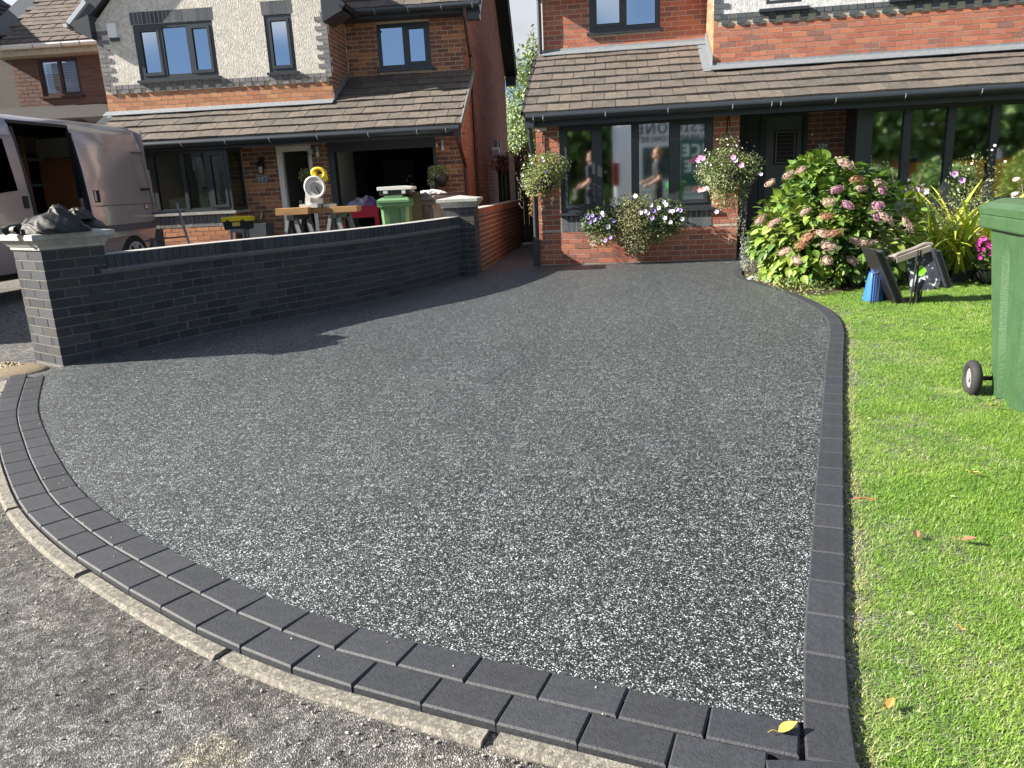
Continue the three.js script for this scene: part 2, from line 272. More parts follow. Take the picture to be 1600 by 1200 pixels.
// ---------- foliage ----------
function leafGeo(l, w, fold = 0.25, curl = 0.2, seg = 3) { // pointed leaf along +z, from the stalk
  const P = [], N = seg, pt = (t, s) => { const ww = w * Math.sin(Math.PI * Math.pow(clamp(t, 0.0, 1), 0.8)) * 0.5; return [s * ww, Math.abs(s) * ww * fold * 2 * 0.5 - curl * l * t * t, t * l]; };
  for (let i = 0; i < N; i++) for (const s of [-1, 1]) { const a = pt(i / N, 0), b = pt((i + 1) / N, 0), c = pt((i + 1) / N, s), d = pt(i / N, s); if (s > 0) P.push(...a, ...b, ...c, ...a, ...c, ...d); else P.push(...a, ...c, ...b, ...a, ...d, ...c); }
  const g = new THREE.BufferGeometry(); g.setAttribute('position', new THREE.Float32BufferAttribute(P, 3)); g.computeVertexNormals(); const uv = new Float32Array(P.length / 3 * 2); for (let i = 0; i < uv.length / 2; i++) { uv[2 * i] = P[3 * i] * 8; uv[2 * i + 1] = P[3 * i + 2] * 8; } g.setAttribute('uv', new THREE.BufferAttribute(uv, 2)); return g;
}
const leafMat = (c, o = {}) => phys(c, { roughness: 0.55, side: THREE.DoubleSide, transmission: 0.25, thickness: 0, ...o });
M.leafInst = leafMat([1, 1, 1]);
function leafMass(name, parent, geo, list, mat = M.leafInst) { // list of {p, q|dir, s, c}
  const im = new THREE.InstancedMesh(geo, mat, list.length); const up = V(0, 0, 1);
  list.forEach((l, i) => { _o.position.set(...l.p); _o.quaternion.setFromUnitVectors(up, l.d); _o.rotateZ(l.roll ?? rr(-0.9, 0.9)); _o.scale.setScalar(l.s); _o.updateMatrix(); im.setMatrixAt(i, _o.matrix); im.setColorAt(i, C(...l.c)); });
  im.name = parent === scene ? numbered(name) : name; im.userData.kind = 'stuff'; im.castShadow = im.receiveShadow = true; parent.add(im); return im;
}
const rdir = (r = rnd) => { const z = r() * 2 - 1, a = r() * 6.283, s = Math.sqrt(1 - z * z); return V(s * Math.cos(a), z, s * Math.sin(a)); };
const mixc = (a, b, t) => [lerp(a[0], b[0], t), lerp(a[1], b[1], t), lerp(a[2], b[2], t)];
// crown: leaf clumps inside lobes
function crown(name, parent, lobes, n, geo, cols, size, o = {}) {
  const list = []; let tot = 0; lobes.forEach(l => tot += l[3] * l[4] * l[5]);
  for (const l of lobes) { const m = Math.round(n * l[3] * l[4] * l[5] / tot);
    for (let i = 0; i < m; i++) { const d = rdir(), r = Math.pow(rnd(), o.shell || 0.4), nz = fbm(d.x * 2.3 + l[0] * 3, d.y * 2.3 + d.z * 2.1 + l[1], 3, 7); const k = r * (0.72 + 0.55 * nz);
      const p = [l[0] + d.x * l[3] * k, l[1] + d.y * l[4] * k, l[2] + d.z * l[5] * k]; if (o.keep && !o.keep(p)) continue;
      const dd = d.clone().add(rdir().multiplyScalar(0.9)).add(V(0, o.lift ?? -0.25, 0)).normalize(); const t = clamp(fbm(p[0] * 4, p[1] * 4 + p[2] * 3, 3, 31) * 1.6 - 0.3 + rr(-0.2, 0.2));
      list.push({ p, d: dd, s: size * rr(0.7, 1.35), c: mixc(cols[0], cols[1], t) }); } }
  return leafMass(name, parent, geo, list, o.mat);
}
// open five-lobed bloom facing +z
function bloomGeo(r, petals = 5, cup = 0.35) { const P = []; for (let k = 0; k < petals; k++) { const a0 = k / petals * 6.283, N = 3; for (let i = 0; i < N; i++) { const q = t => { const a = a0 + t * 6.283 / petals, rad = r * (0.78 + 0.22 * Math.sin(Math.PI * t)); return [Math.cos(a) * rad, Math.sin(a) * rad, r * cup]; }; P.push(0, 0, 0, ...q(i / N), ...q((i + 1) / N)); } } const g = new THREE.BufferGeometry(); g.setAttribute('position', new THREE.Float32BufferAttribute(P, 3)); g.computeVertexNormals(); g.setAttribute('uv', new THREE.Float32BufferAttribute(new Float32Array(P.length / 3 * 2), 2)); return g; }
const petal = (c) => phys(c, { roughness: 0.7, side: THREE.DoubleSide, transmission: 0.2, thickness: 0 });
const flowerQ = (d) => new THREE.Quaternion().setFromUnitVectors(V(0, 0, 1), d.clone().normalize());
function bloom(parent, p, d, r, mat, eye) { const m = new THREE.Mesh(bloomGeo(r, 5, 0.3), mat); m.name = 'flower'; m.position.set(...p); m.quaternion.copy(flowerQ(d)); parent.add(m); if (eye) { const e = new THREE.Mesh(new THREE.CircleGeometry(r * 0.33, 8).translate(0, 0, r * 0.14), eye); e.name = 'flower_eye'; m.add(e); } return m; }
const FONT = await new FontLoader().loadAsync('fonts/droid/droid_serif_bold.typeface.json'), FONTS = await new FontLoader().loadAsync('fonts/droid/droid_sans_bold.typeface.json');
function text(s, size, depth, font = FONT) { const g = new TextGeometry(s, { font, size, depth, curveSegments: 4, bevelEnabled: false }); g.computeBoundingBox(); const b = g.boundingBox; return g.translate(-(b.min.x + b.max.x) / 2, 0, 0); }
M.brownPipe = phys([0.045, 0.022, 0.02], { roughness: 0.35 });
// ---------- ground ----------
const smooth = (pts, n) => crv(pts, n);
const EDGE = smooth([[-4.43, -5.18], [-3.70, -4.22], [-3.234, -3.712], [-2.838, -3.306], [-2.40, -2.895], [-1.974, -2.577], [-1.619, -2.354], [-1.366, -2.207], [-1.147, -2.086], [-0.929, -1.985], [-0.75, -1.915], [-0.538, -1.85], [-0.365, -1.80], [-0.17, -1.748], [0.012, -1.70], [0.195, -1.652], [0.42, -1.60]], 260);
const COL = smooth([[0.436, -1.478], [0.455, -1.60], [0.533, -1.955], [0.625, -2.316], [0.815, -3.06], [1.065, -4.03], [1.41, -5.355], [1.66, -6.3], [1.765, -6.85], [1.80, -7.5], [1.715, -8.4], [1.53, -9.2], [1.42, -9.7], [1.42, -10.1], [1.52, -10.7]], 400);
function offsetPath(P, d) { return P.map((p, i) => { const a = P[Math.max(0, i - 1)], b = P[Math.min(P.length - 1, i + 1)], tx = b[0] - a[0], tz = b[1] - a[1], l = Math.hypot(tx, tz); return [p[0] - tz / l * d, p[1] + tx / l * d]; }); }
function walk(P, step, start = 0) { const out = []; let s = 0, want = start; for (let i = 0; i + 1 < P.length; i++) { const dx = P[i + 1][0] - P[i][0], dz = P[i + 1][1] - P[i][1], l = Math.hypot(dx, dz); while (want <= s + l) { const t = (want - s) / l; out.push([P[i][0] + dx * t, P[i][1] + dz * t, Math.atan2(-dz, dx)]); want += step; } s += l; } return out; }
struct('ground', [new THREE.PlaneGeometry(700, 700).rotateX(-Math.PI / 2).translate(0, -0.13, 0)], std([0.085, 0.10, 0.05], { map: g1, roughness: 1 }));
// coloured grid, so that dirt and wear can follow the place
function grid(name, x0, x1, z0, z1, st, yf, colf, mat, keep) {
  const P = [], U = [], Cc = [], nx = Math.round((x1 - x0) / st), nz = Math.round((z1 - z0) / st);
  const q = (x, z) => { P.push(x, yf(x, z), z); U.push(x, z); Cc.push(...colf(x, z)); };
  for (let i = 0; i < nx; i++) for (let j = 0; j < nz; j++) { const a = x0 + i * st, b = a + st, c = z0 + j * st, d = c + st; if (keep && !keep((a + b) / 2, (c + d) / 2)) continue; q(a, c); q(a, d); q(b, d); q(a, c); q(b, d); q(b, c); }
  const g = new THREE.BufferGeometry(); g.setAttribute('position', new THREE.Float32BufferAttribute(P, 3)); g.setAttribute('uv', new THREE.Float32BufferAttribute(U, 2)); g.setAttribute('color', new THREE.Float32BufferAttribute(Cc, 3)); g.computeVertexNormals();
  const nrm = g.attributes.normal; for (let i = 0; i < nrm.count; i++) nrm.setXYZ(i, 0, 1, 0);
  return struct(name, [g], mat, { keepuv: true });
}
const roadMap = chipTex(1024, 224, (id, e, ii, jj) => { const k = id < 0.35 ? 0.40 + id * 0.3 : id < 0.85 ? 0.55 + (id - 0.35) * 0.36 : 0.76 + (id - 0.85) * 1.0; const v = k * (0.52 + 0.48 * e) * (0.72 + 0.56 * vnoise(ii / 19, jj / 19, 35, 54)); return [v, v * 0.98, v * 0.955]; }, 0.8, 401);
const roadBump = chipTex(1024, 224, (id, e) => (0.25 + 0.75 * e) * (0.5 + 0.5 * id), 0.8, 401); roadBump.colorSpace = THREE.NoColorSpace;
for (const t of [roadMap, roadBump]) t.repeat.set(0.8, 0.8);
const roadMat = std([1, 1, 1], { map: roadMap, bumpMap: roadBump, bumpScale: 0.007, roughness: 0.93, vertexColors: true });
const KERBOUT = offsetPath(EDGE, 0.31);
const dEdge = (x, z, P) => { let m = 9; for (let i = 0; i < P.length; i += 3) { const d = (P[i][0] - x) ** 2 + (P[i][1] - z) ** 2; if (d < m) m = d; } return Math.sqrt(m); };
grid('road', -7.6, 2.6, -7.6, 0.8, 0.05, (x, z) => -0.022 + (vnoise(x * 1.3, z * 1.3, 5) - 0.5) * 0.008, (x, z) => {
  let v = 0.52 + 0.32 * (fbm(x * 1.1 + 7, z * 1.1, 4, 61) - 0.5) + 0.22 * (fbm(x * 4.5, z * 4.5 + 3, 3, 67) - 0.5); let c = [v * 0.87, v * 0.905, v * 0.93];
  const d = dEdge(x, z, KERBOUT), dirt = sstep(0.28, 0.02, d + (fbm(x * 6, z * 6, 3, 88) - 0.5) * 0.3); c = mixc(c, [0.31, 0.285, 0.25], dirt * 0.5);
  const st = sstep(0.16, 0.05, Math.hypot((x + 1.42), (z + 1.62) * 1.0) + (vnoise(x * 9, z * 9, 4) - 0.5) * 0.08); c = mixc(c, [0.30, 0.30, 0.31], st * 0.8);
  const pale = sstep(0.10, 0.03, Math.hypot((x + 0.98) * 0.7, (z + 1.40) * 1.3) + (vnoise(x * 14, z * 14, 6) - 0.5) * 0.05); c = mixc(c, [0.9, 0.82, 0.6], pale * 0.6);
  const pale2 = sstep(0.62, 0.72, fbm(x * 2.2 + 40, z * 2.2, 4, 12)); c = mixc(c, [0.86, 0.84, 0.78], pale2 * 0.5); const dk = sstep(0.40, 0.3, fbm(x * 1.7 + 20, z * 1.7 + 2, 3, 19)); c = mixc(c, [0.40, 0.39, 0.38], dk * 0.45); return c;
}, roadMat);
{ const g = new THREE.PlaneGeometry(90, 22).rotateX(-Math.PI / 2).translate(0, -0.042, 3.4); const m = std([0.52, 0.51, 0.49], { map: roadMap, roughness: 0.95 }); struct('road', [g], m); }
// resin bound driveway
const chip = chipTex(1024, 262, (id, e, ii, jj) => { const w = hash2(Math.floor(id * 4096), 7, 3); const k = id < 0.58 ? 0.10 + id * 0.20 : id < 0.84 ? 0.24 + (id - 0.58) * 0.9 : 0.62 + (id - 0.84) * 1.9; const cl = 0.70 + 0.60 * vnoise(ii / 15, jj / 15, 33, 68); const v = k * (0.42 + 0.58 * e) * cl; return [v * (0.97 + w * 0.05), v * 0.995, v * (0.96 + w * 0.06)]; }, 0.5, 501);
const chipB = chipTex(1024, 262, (id, e) => (0.2 + 0.8 * e) * (0.45 + 0.55 * hash2(Math.floor(id * 4096), 3, 9)), 0.5, 501); chipB.colorSpace = THREE.NoColorSpace;
const chipMat = phys([0.92, 0.96, 0.97], { map: chip, bumpMap: chipB, bumpScale: 0.0035, roughness: 0.42, vertexColors: true });
const DRIVE = [...EDGE.filter((_, i) => i % 6 === 0).map(p => [p[0] - 0.03, p[1] + 0.03]), [0.46, -1.62], ...COL.filter((_, i) => i % 8 === 0), [1.6, -11], [1.9, -12.3], [-1.35, -12.3], [-1.35, -17], [-2.2, -17], [-2.2, -11.2], [-2.35, -10.8], [-2.55, -10], [-2.8, -9.1], [-3.15, -8.25], [-3.65, -7.45], [-4.1, -6.65], [-4.35, -5.9], [-4.46, -5.46]];
grid('driveway', -4.7, 2.0, -17, -1.4, 0.045, () => 0, (x, z) => { const v = 1.04 + 0.26 * (fbm(x * 0.9, z * 0.9, 3, 141) - 0.5) + 0.14 * (fbm(x * 5, z * 5, 2, 7) - 0.5); return [v * 0.93, v * 1.01, v * 1.04]; }, chipMat, (x, z) => inPoly(x, z, DRIVE));
// recessed tray cover in the driveway
{
  const t = thing('manhole_cover', 'rectangular recessed inspection cover filled with the dark aggregate of the driveway, thin steel rim', 'manhole cover');
  const A = [-1.427, -4.905], B = [-0.905, -4.735], Cc = [-0.735, -5.535], D = [-1.225, -5.615];
  for (const [a, b] of [[A, B], [B, Cc], [Cc, D], [D, A]]) mesh('rim', [bar([a[0], 0.0015, a[1]], [b[0], 0.0015, b[1]], 0.003, 0.004)], std([0.20, 0.205, 0.21], { metalness: 0.3, roughness: 0.6 }), t);
  const s = sheet([A, B, Cc, D], 0.004); mesh('tray', [s.scale(1, 1, 1)], std([0.93, 1.05, 1.10], { map: chip, bumpMap: chipB, bumpScale: 0.0035, roughness: 0.42 }), t);
}
// block edging: two rows along the road, one along the lawn
{
  const edging = new THREE.Group(); edging.name = 'block_edging'; edging.userData.kind = 'structure'; scene.add(edging);
  const gs = [0, 1, 2].map(k => chamferBox(0.2008 + k * 0.0008, 0.06, 0.1145, 0.005)), gc = [0, 1].map(k => chamferBox(0.2004 + k * 0.0008, 0.06, 0.106, 0.005));
  const put = (w, geos, j) => { const m = new THREE.Mesh(pick(geos), pick(M.block)); m.name = 'paving_block'; m.position.set(w[0] + rr(-1, 1) * 0.0008, -0.053 + rr(-0.0007, 0.0009), w[1]); m.rotation.set(rr(-0.003, 0.003), w[2] + rr(-0.004, 0.004), rr(-0.002, 0.002), 'YXZ'); m.castShadow = m.receiveShadow = true; edging.add(m); };
  const inner = offsetPath(EDGE, 0.060); { let L = 0; for (let i = 0; i + 1 < inner.length && inner[i + 1][0] < 0.392; i++) L += Math.hypot(inner[i + 1][0] - inner[i][0], inner[i + 1][1] - inner[i][1]); const n = Math.floor(L / 0.2045); walk(inner, 0.2045, L - n * 0.2045 + 0.102).slice(0, n).forEach(w => put(w, gs)); }
  const outer = offsetPath(EDGE, 0.1785); outer.push([0.56, -1.435]); walk(outer, 0.2045, 0.0).forEach(w => put(w, gs));
  walk(COL, 0.2035, 0.10).forEach(w => put(w, gc));
  // dark bedding under the joints
  const bed = (P, a, b) => { const A = offsetPath(P, a), B = offsetPath(P, b).reverse(); return sheet([...A.filter((_, i) => i % 4 === 0), ...B.filter((_, i) => i % 4 === 0)], -0.022); };
  mesh('joint_sand', [bed(COL, -0.05, 0.051).translate(0, 0.0165, 0)], std([0.17, 0.165, 0.155], { map: g3, roughness: 1 }), edging);
  mesh('bedding', [bed(EDGE, 0.0, 0.238)], std([0.05, 0.047, 0.043], { map: g3, roughness: 1 }), edging);
}
function pathStrip(P, w, h, yTop, wob) { // kerb stone along a path, outer arris worn
  const R = [], n = P.length, A = offsetPath(P, -w / 2), B = offsetPath(P, w / 2);
  const sec = i => { const k = wob * (fbm(B[i][0] * 9, B[i][1] * 9, 3, 8) - 0.35), ux = (B[i][0] - A[i][0]) / w, uz = (B[i][1] - A[i][1]) / w, f = (t, y) => [A[i][0] + ux * t, y, A[i][1] + uz * t]; const e = Math.max(0.004, k); return [f(0, yTop - h), f(0, yTop - 0.005), f(0.006, yTop), f(w - 0.008 - e, yTop + rr(-0.0015, 0.0015)), f(w - e * 0.5, yTop - 0.009 - e * 0.5), f(w, yTop - h)]; };
  const S = P.map((_, i) => sec(i)), q = (a, b, c, d) => R.push(...a, ...c, ...b, ...a, ...d, ...c);
  for (let i = 0; i + 1 < n; i++) for (let k = 0; k < 5; k++) q(S[i][k], S[i + 1][k], S[i + 1][k + 1], S[i][k + 1]);
  for (const i of [0, n - 1]) for (let k = 1; k < 5; k++) R.push(...S[i][0], ...S[i][k], ...S[i][k + 1]);
  const g = new THREE.BufferGeometry(); g.setAttribute('position', new THREE.Float32BufferAttribute(R, 3)); g.computeVertexNormals(); return muv(g);
}
{
  const k = new THREE.Group(); k.name = 'kerb'; k.userData.kind = 'structure'; scene.add(k);
  const P = offsetPath(EDGE, 0.238 + 0.031); P.push([0.30, -1.34], [0.36, -1.325]); const W = walk(P, 0.03, 0.0); let run = [];
  const joints = [14, 43, 72, 101, 131, 160, 189, 219]; let j = 0;
  W.forEach((w, i) => { run.push([w[0], w[1]]); if (i === joints[j] || i === W.length - 1) { j++; if (run.length > 2) { const m = mesh('kerb_stone', pathStrip(run, 0.056, 0.10, -0.006 + rr(-0.003, 0.002), 0.016), M.concrete, k, { keepuv: true }); m.position.y = 0; } run = []; } });
}
// loose grit and little stones on the road by the kerb
{
  const g = new THREE.IcosahedronGeometry(1, 0), list = [], kp = KERBOUT;
  for (let i = 0; i < 900; i++) { const p = kp[Math.floor(rnd() * kp.length)], d = Math.pow(rnd(), 2) * 0.45; list.push([p[0] - d * rr(0.2, 1), -0.018, p[1] + d, rr(0.0015, 0.0045)]); }
  for (let i = 0; i < 1300; i++) list.push([rr(-3.6, 0.3), -0.019, rr(-2.8, -0.9), rr(0.001, 0.0038)]);
  const inside = [...EDGE.filter((_, i) => i % 6 === 0), [0.5, -1.3], [1.5, -4], [0, -8], [-4, -6]];
  const L = list.filter(p => !inPoly(p[0], p[2], [...offsetPath(EDGE, 0.29).filter((_, i) => i % 6 === 0), [2, -3], [0, -9], [-5, -7]]));
  const im = new THREE.InstancedMesh(g, std([1, 1, 1], { roughness: 0.9 }), L.length);
  L.forEach((p, i) => { _o.position.set(p[0], p[1], p[2]); _o.rotation.set(rr(0, 3), rr(0, 3), 0); _o.scale.set(p[3] * rr(0.8, 1.6), p[3] * rr(0.5, 1), p[3]); _o.updateMatrix(); im.setMatrixAt(i, _o.matrix); const v = rr(0.12, 0.5); im.setColorAt(i, C(v, v * rr(0.85, 1), v * rr(0.7, 1))); });
  im.name = 'grit'; im.userData.kind = 'stuff'; im.castShadow = true; scene.add(im);
}
// sand and rubble heap beside the pier
{
  const list = []; const g = new THREE.IcosahedronGeometry(1, 0);
  for (let i = 0; i < 420; i++) { const a = rr(0, 6.28), r = Math.sqrt(rnd()) * 0.34; const x = -4.93 + Math.cos(a) * r * 0.9, z = -5.38 + Math.sin(a) * r * 0.55; list.push([x, 0.075 * Math.max(0, 1 - r / 0.36) - 0.02, z, rr(0.004, 0.017)]); }
  const im = new THREE.InstancedMesh(g, std([1, 1, 1], { roughness: 1 }), list.length); list.forEach((p, i) => { _o.position.set(p[0], p[1], p[2]); _o.rotation.set(rr(0, 3), rr(0, 3), 0); _o.scale.setScalar(p[3]); _o.updateMatrix(); im.setMatrixAt(i, _o.matrix); const v = rr(0.25, 0.6); im.setColorAt(i, C(v, v * 0.83, v * 0.6)); });
  im.name = 'rubble'; im.userData.kind = 'stuff'; im.castShadow = true; scene.add(im);
  struct('sand_heap', [new THREE.SphereGeometry(0.36, 20, 8, 0, 6.28, 0, 1.57).scale(0.95, 0.2, 0.6).translate(-4.93, -0.035, -5.38)], std([0.42, 0.34, 0.22], { map: g3, bumpMap: b3, bumpScale: 0.02, roughness: 1 }));
  const k = thing('loose_kerb_stone', 'loose pale stone slab lying on the road left of the big brick pier', 'slab', [-5.33, -0.03, -5.33], 0.25); mesh('stone', [chamferBox(0.42, 0.075, 0.16, 0.012)], M.castStone, k, { keepuv: true });
}
// neighbour's drive: pale paving in front of the house, tarmac before it
const NY = 0.08;
grid('neighbour_drive', -13, -2.2, -17.2, -6.2, 0.25, (x, z) => lerp(-0.026, NY, sstep(-6.3, -9, z)), (x, z) => { const v = 0.62 + 0.2 * (fbm(x * 1.3, z * 1.3, 3, 99) - 0.5); return [v, v * 0.98, v * 0.95]; }, roadMat, (x, z) => x < -2.35 - (z > -10.8 ? (z + 10.8) * 0.42 : 0) && !(x > -4.8 && z > -6.6));
// planting bed and lawn base
const BED = [[1.52, -10.9], [1.46, -10.1], [1.47, -9.75], [1.58, -9.25], [1.77, -8.5], [1.95, -8.25], [2.4, -8.6], [3.0, -8.98], [4.0, -9.1], [8, -9.2], [8, -12.1], [1.6, -12.1]];
struct('planting_bed', [sheet(BED, -0.015)], M.soil);
const LAWN = [[0.50, -1.30], ...offsetPath(COL, 0.052).filter((p, i) => i % 8 === 0 && p[1] > -8.9), [1.9, -8.3], [2.4, -8.65], [3.0, -9.03], [4.0, -9.15], [9, -9.25], [9, 0.5], [0.5, 0.5]];
struct('lawn_soil', [sheet(LAWN, -0.036)], std([0.27, 0.37, 0.08], { map: g3, bumpMap: b3, bumpScale: 0.02, roughness: 1 }));
{
  const clump = (k, n, len, wd) => { const P = [], N_ = []; const R = mulberry(100 + k); for (let i = 0; i < n; i++) { const a = R() * 6.28, r = Math.sqrt(R()) * 0.030, x = Math.cos(a) * r, z = Math.sin(a) * r, l = len * (0.6 + 0.7 * R()), la = R() * 6.28, le = 0.35 + R() * 0.8, w = wd * (0.7 + 0.6 * R()), px = -Math.sin(la) * w, pz = Math.cos(la) * w; const m = [x + Math.cos(la) * le * l * 0.35, l * 0.55, z + Math.sin(la) * le * l * 0.35], t = [x + Math.cos(la) * le * l * 0.95, l * (0.95 - 0.35 * le), z + Math.sin(la) * le * l * 0.95]; P.push(x - px, 0, z - pz, x + px, 0, z + pz, m[0] + px * 0.8, m[1], m[2] + pz * 0.8, x - px, 0, z - pz, m[0] + px * 0.8, m[1], m[2] + pz * 0.8, m[0] - px * 0.8, m[1], m[2] - pz * 0.8, m[0] - px * 0.8, m[1], m[2] - pz * 0.8, m[0] + px * 0.8, m[1], m[2] + pz * 0.8, ...t); } const g = new THREE.BufferGeometry(); g.setAttribute('position', new THREE.Float32BufferAttribute(P, 3)); g.computeVertexNormals(); g.setAttribute('uv', new THREE.Float32BufferAttribute(new Float32Array(P.length / 3 * 2), 2)); return g; };
  const edge = offsetPath(COL, 0.052), lists = [[], [], []];
  const dens = z => z > -2.6 ? 9000 : z > -4.5 ? 6500 : z > -6.5 ? 3800 : 2100;
  for (let z0 = -9.3; z0 < -0.9; z0 += 0.2) { const x1 = Math.min(8, 0.60 * -z0 + 0.7), n = Math.round((x1 - 0.4) * 0.2 * dens(z0)); for (let i = 0; i < n; i++) { const x = rr(0.4, x1), z = z0 + rnd() * 0.2; if (!inPoly(x, z, LAWN)) continue; let de = dEdge(x, z, edge); const bare = sstep(0.05 + 0.06 * vnoise(x * 6, z * 6, 4), 0.01, de); if (rnd() < bare * 0.75 || de < 0.012) continue;
    const n1 = fbm(x * 1.6 + 3, z * 1.6, 3, 201), n2 = fbm(x * 5.5, z * 5.5, 3, 207); const dry = sstep(0.46, 0.62, n1 + (n2 - 0.5) * 0.5 + sstep(-3.2, -1.4, z) * 0.16 + sstep(0.45, 0.05, de) * 0.12) * 0.55; if (rnd() < dry * 0.45) continue;
    let c = mixc([0.125, 0.26, 0.022], [0.215, 0.35, 0.038], clamp(n2 * 1.5 - 0.3 + rr(-0.2, 0.2))); if (rnd() < 0.07 + dry * 0.4) c = mixc(c, [0.36, 0.38, 0.18], rr(0.3, 0.9)); c = mixc(c, [0.46, 0.40, 0.20], bare * 0.8);
    lists[Math.floor(rnd() * 3)].push([x, z, rr(0.75, 1.25) * (1 - dry * 0.25), c]); } }
  const mat = leafMat([1, 1, 1], { transmission: 0.2 });
  lists.forEach((L, k) => { const im = new THREE.InstancedMesh(clump(k, 18, 0.034, 0.0014), mat, L.length); L.forEach((l, i) => { _o.position.set(l[0], -0.036, l[1]); _o.rotation.set(0, rr(0, 6.28), 0); _o.scale.set(1, l[2], 1); _o.updateMatrix(); im.setMatrixAt(i, _o.matrix); im.setColorAt(i, C(...l[3])); }); im.name = numbered('grass'); im.userData.kind = 'stuff'; im.castShadow = im.receiveShadow = true; scene.add(im); });
  // clover and small pale weeds
  const wl = []; for (let i = 0; i < 350; i++) { const z = rr(-4.5, -1.3), x = rr(0.6, 0.6 * -z + 0.5); if (!inPoly(x, z, LAWN) || dEdge(x, z, edge) < 0.06) continue; if (fbm(x * 3, z * 3, 2, 77) < 0.52) continue; wl.push({ p: [x, rr(-0.03, 0.0), z], d: V(rr(-1, 1), rr(0.1, 0.5), rr(-1, 1)).normalize(), s: rr(0.6, 1.2), c: mixc([0.16, 0.26, 0.06], [0.34, 0.40, 0.20], rnd()) }); }
  leafMass('lawn_weeds', scene, leafGeo(0.022, 0.013, 0.1, 0.2, 2), wl);
}
// ---------- boundary walls and piers ----------
{ // curved dark wall
  const t = thing('brick_garden_wall', 'low curved dark grey brick wall with brick on edge coping between the two capped piers', 'wall');
  const P = crv([[-4.285, -5.83], [-4.02, -6.62], [-3.58, -7.43], [-3.08, -8.25], [-2.72, -9.1], [-2.47, -10.0], [-2.31, -10.86]], 300);
  const back = offsetPath(P, -0.20), inn = offsetPath(P, -0.003);
  const ribbon = (A, B, y0, y1) => { const s = new THREE.Shape([...A, ...[...B].reverse()].map(p => new THREE.Vector2(p[0], -p[1]))); return new THREE.ExtrudeGeometry(s, { depth: y1 - y0, bevelEnabled: false }).rotateX(-Math.PI / 2).translate(0, y0, 0); };
  const th = a => a.filter((_, i) => i % 6 === 0);
  mesh('wall_core', [ribbon(th(inn), th(back), -0.1, 0.69)], M.mortarDark, t);
  const bot = 0.012; let row = 0; const all = [];
  for (let y = bot; y < 0.66; y += 0.075, row++) { const W = walk(P, 0.2262, row % 2 ? 0.0 : 0.113); for (const w of W) all.push([w, y]); }
  const gB = new THREE.BoxGeometry(0.216, 0.065, 0.05);
  all.forEach(([w, y]) => { const m = new THREE.Mesh(gB, pick(M.dark)); m.name = 'brick'; m.position.set(w[0], y + 0.0325, w[1]); m.rotation.y = w[2] + rr(-0.006, 0.006); m.translateZ(-0.025 + rr(-0.001, 0.0015)); m.castShadow = m.receiveShadow = true; t.add(m); });
  // creasing tiles and coping
  const cr = mesh('creasing_course', [ribbon(th(offsetPath(P, 0.018)), th(offsetPath(P, -0.225)), 0.690, 0.704), ribbon(th(offsetPath(P, 0.024)), th(offsetPath(P, -0.23)), 0.707, 0.722), ribbon(th(offsetPath(P, 0.005)), th(offsetPath(P, -0.21)), 0.69, 0.73)], std([0.20, 0.20, 0.205], { map: g3, roughness: 0.85 }), t);
  mesh('coping_mortar', [ribbon(th(offsetPath(P, -0.006)), th(offsetPath(P, -0.205)), 0.727, 0.832)], M.mortarDark, t);
  const gC = chamferBox(0.066, 0.108, 0.216, 0.006);
  walk(offsetPath(P, -0.106), 0.0755, 0.035).forEach(w => { const m = new THREE.Mesh(gC, pick(M.dark)); m.name = 'coping_brick'; m.position.set(w[0], 0.731 + rr(-0.001, 0.002), w[1]); m.rotation.y = w[2] + rr(-0.01, 0.01); m.castShadow = m.receiveShadow = true; t.add(m); });
  mesh('coping_slurry', [ribbon(th(offsetPath(P, -0.004)), th(offsetPath(P, -0.20)), 0.836, 0.8425)], std([0.46, 0.45, 0.43], { map: g3, roughness: 0.9 }), t);  // thin pale strip paints the sunlit top onto the dark coping
}
function pier(label, p, turn, size, h, mats, mort, capS, capY) {
  const t = thing('brick_pier', label, 'pier', p, turn, null), s = size / 2;
  mesh('pier_core', [span(-s + 0.003, s - 0.003, -0.1, h - 0.001, -s + 0.003, s - 0.003)], mort, t);
  const recs = []; for (let k = 0; k < 4; k++) { const a = k * Math.PI / 2; recs.push(...layCourses({ o: [Math.sin(a) * s, 0, Math.cos(a) * s], turn: a }, -s, s, 0.008, h, { mats, L: (size - 0.01) / 2, row: k % 2 })); }
  placeBricks(recs, t, 400);
  mesh('pier_cap', loftSquare([[capS * 0.40, capY], [capS * 0.405, capY + 0.022], [capS * 0.415, capY + 0.026], [capS * 0.47, capY + 0.07], [capS * 0.475, capY + 0.078], [capS * 0.5, capY + 0.08], [capS * 0.5, capY + 0.118], [capS * 0.492, capY + 0.122], [capS * 0.02, capY + 0.165]]), M.castStone, t, { keepuv: true });
  return t;
}
const PIER1 = [-4.587, 0, -5.785], P1TURN = 1.085;
pier('large dark brick pier with pale stone cap and clothes heaped on top', PIER1, P1TURN, 0.49, 0.922, M.dark, M.mortarDark, 0.64, 0.922);
pier('grey brick pier with pale stone cap where the dark wall meets the low red wall', [-2.325, 0, -11.09], 0.03, 0.44, 0.965, M.dark, M.mortarDark, 0.58, 0.965);
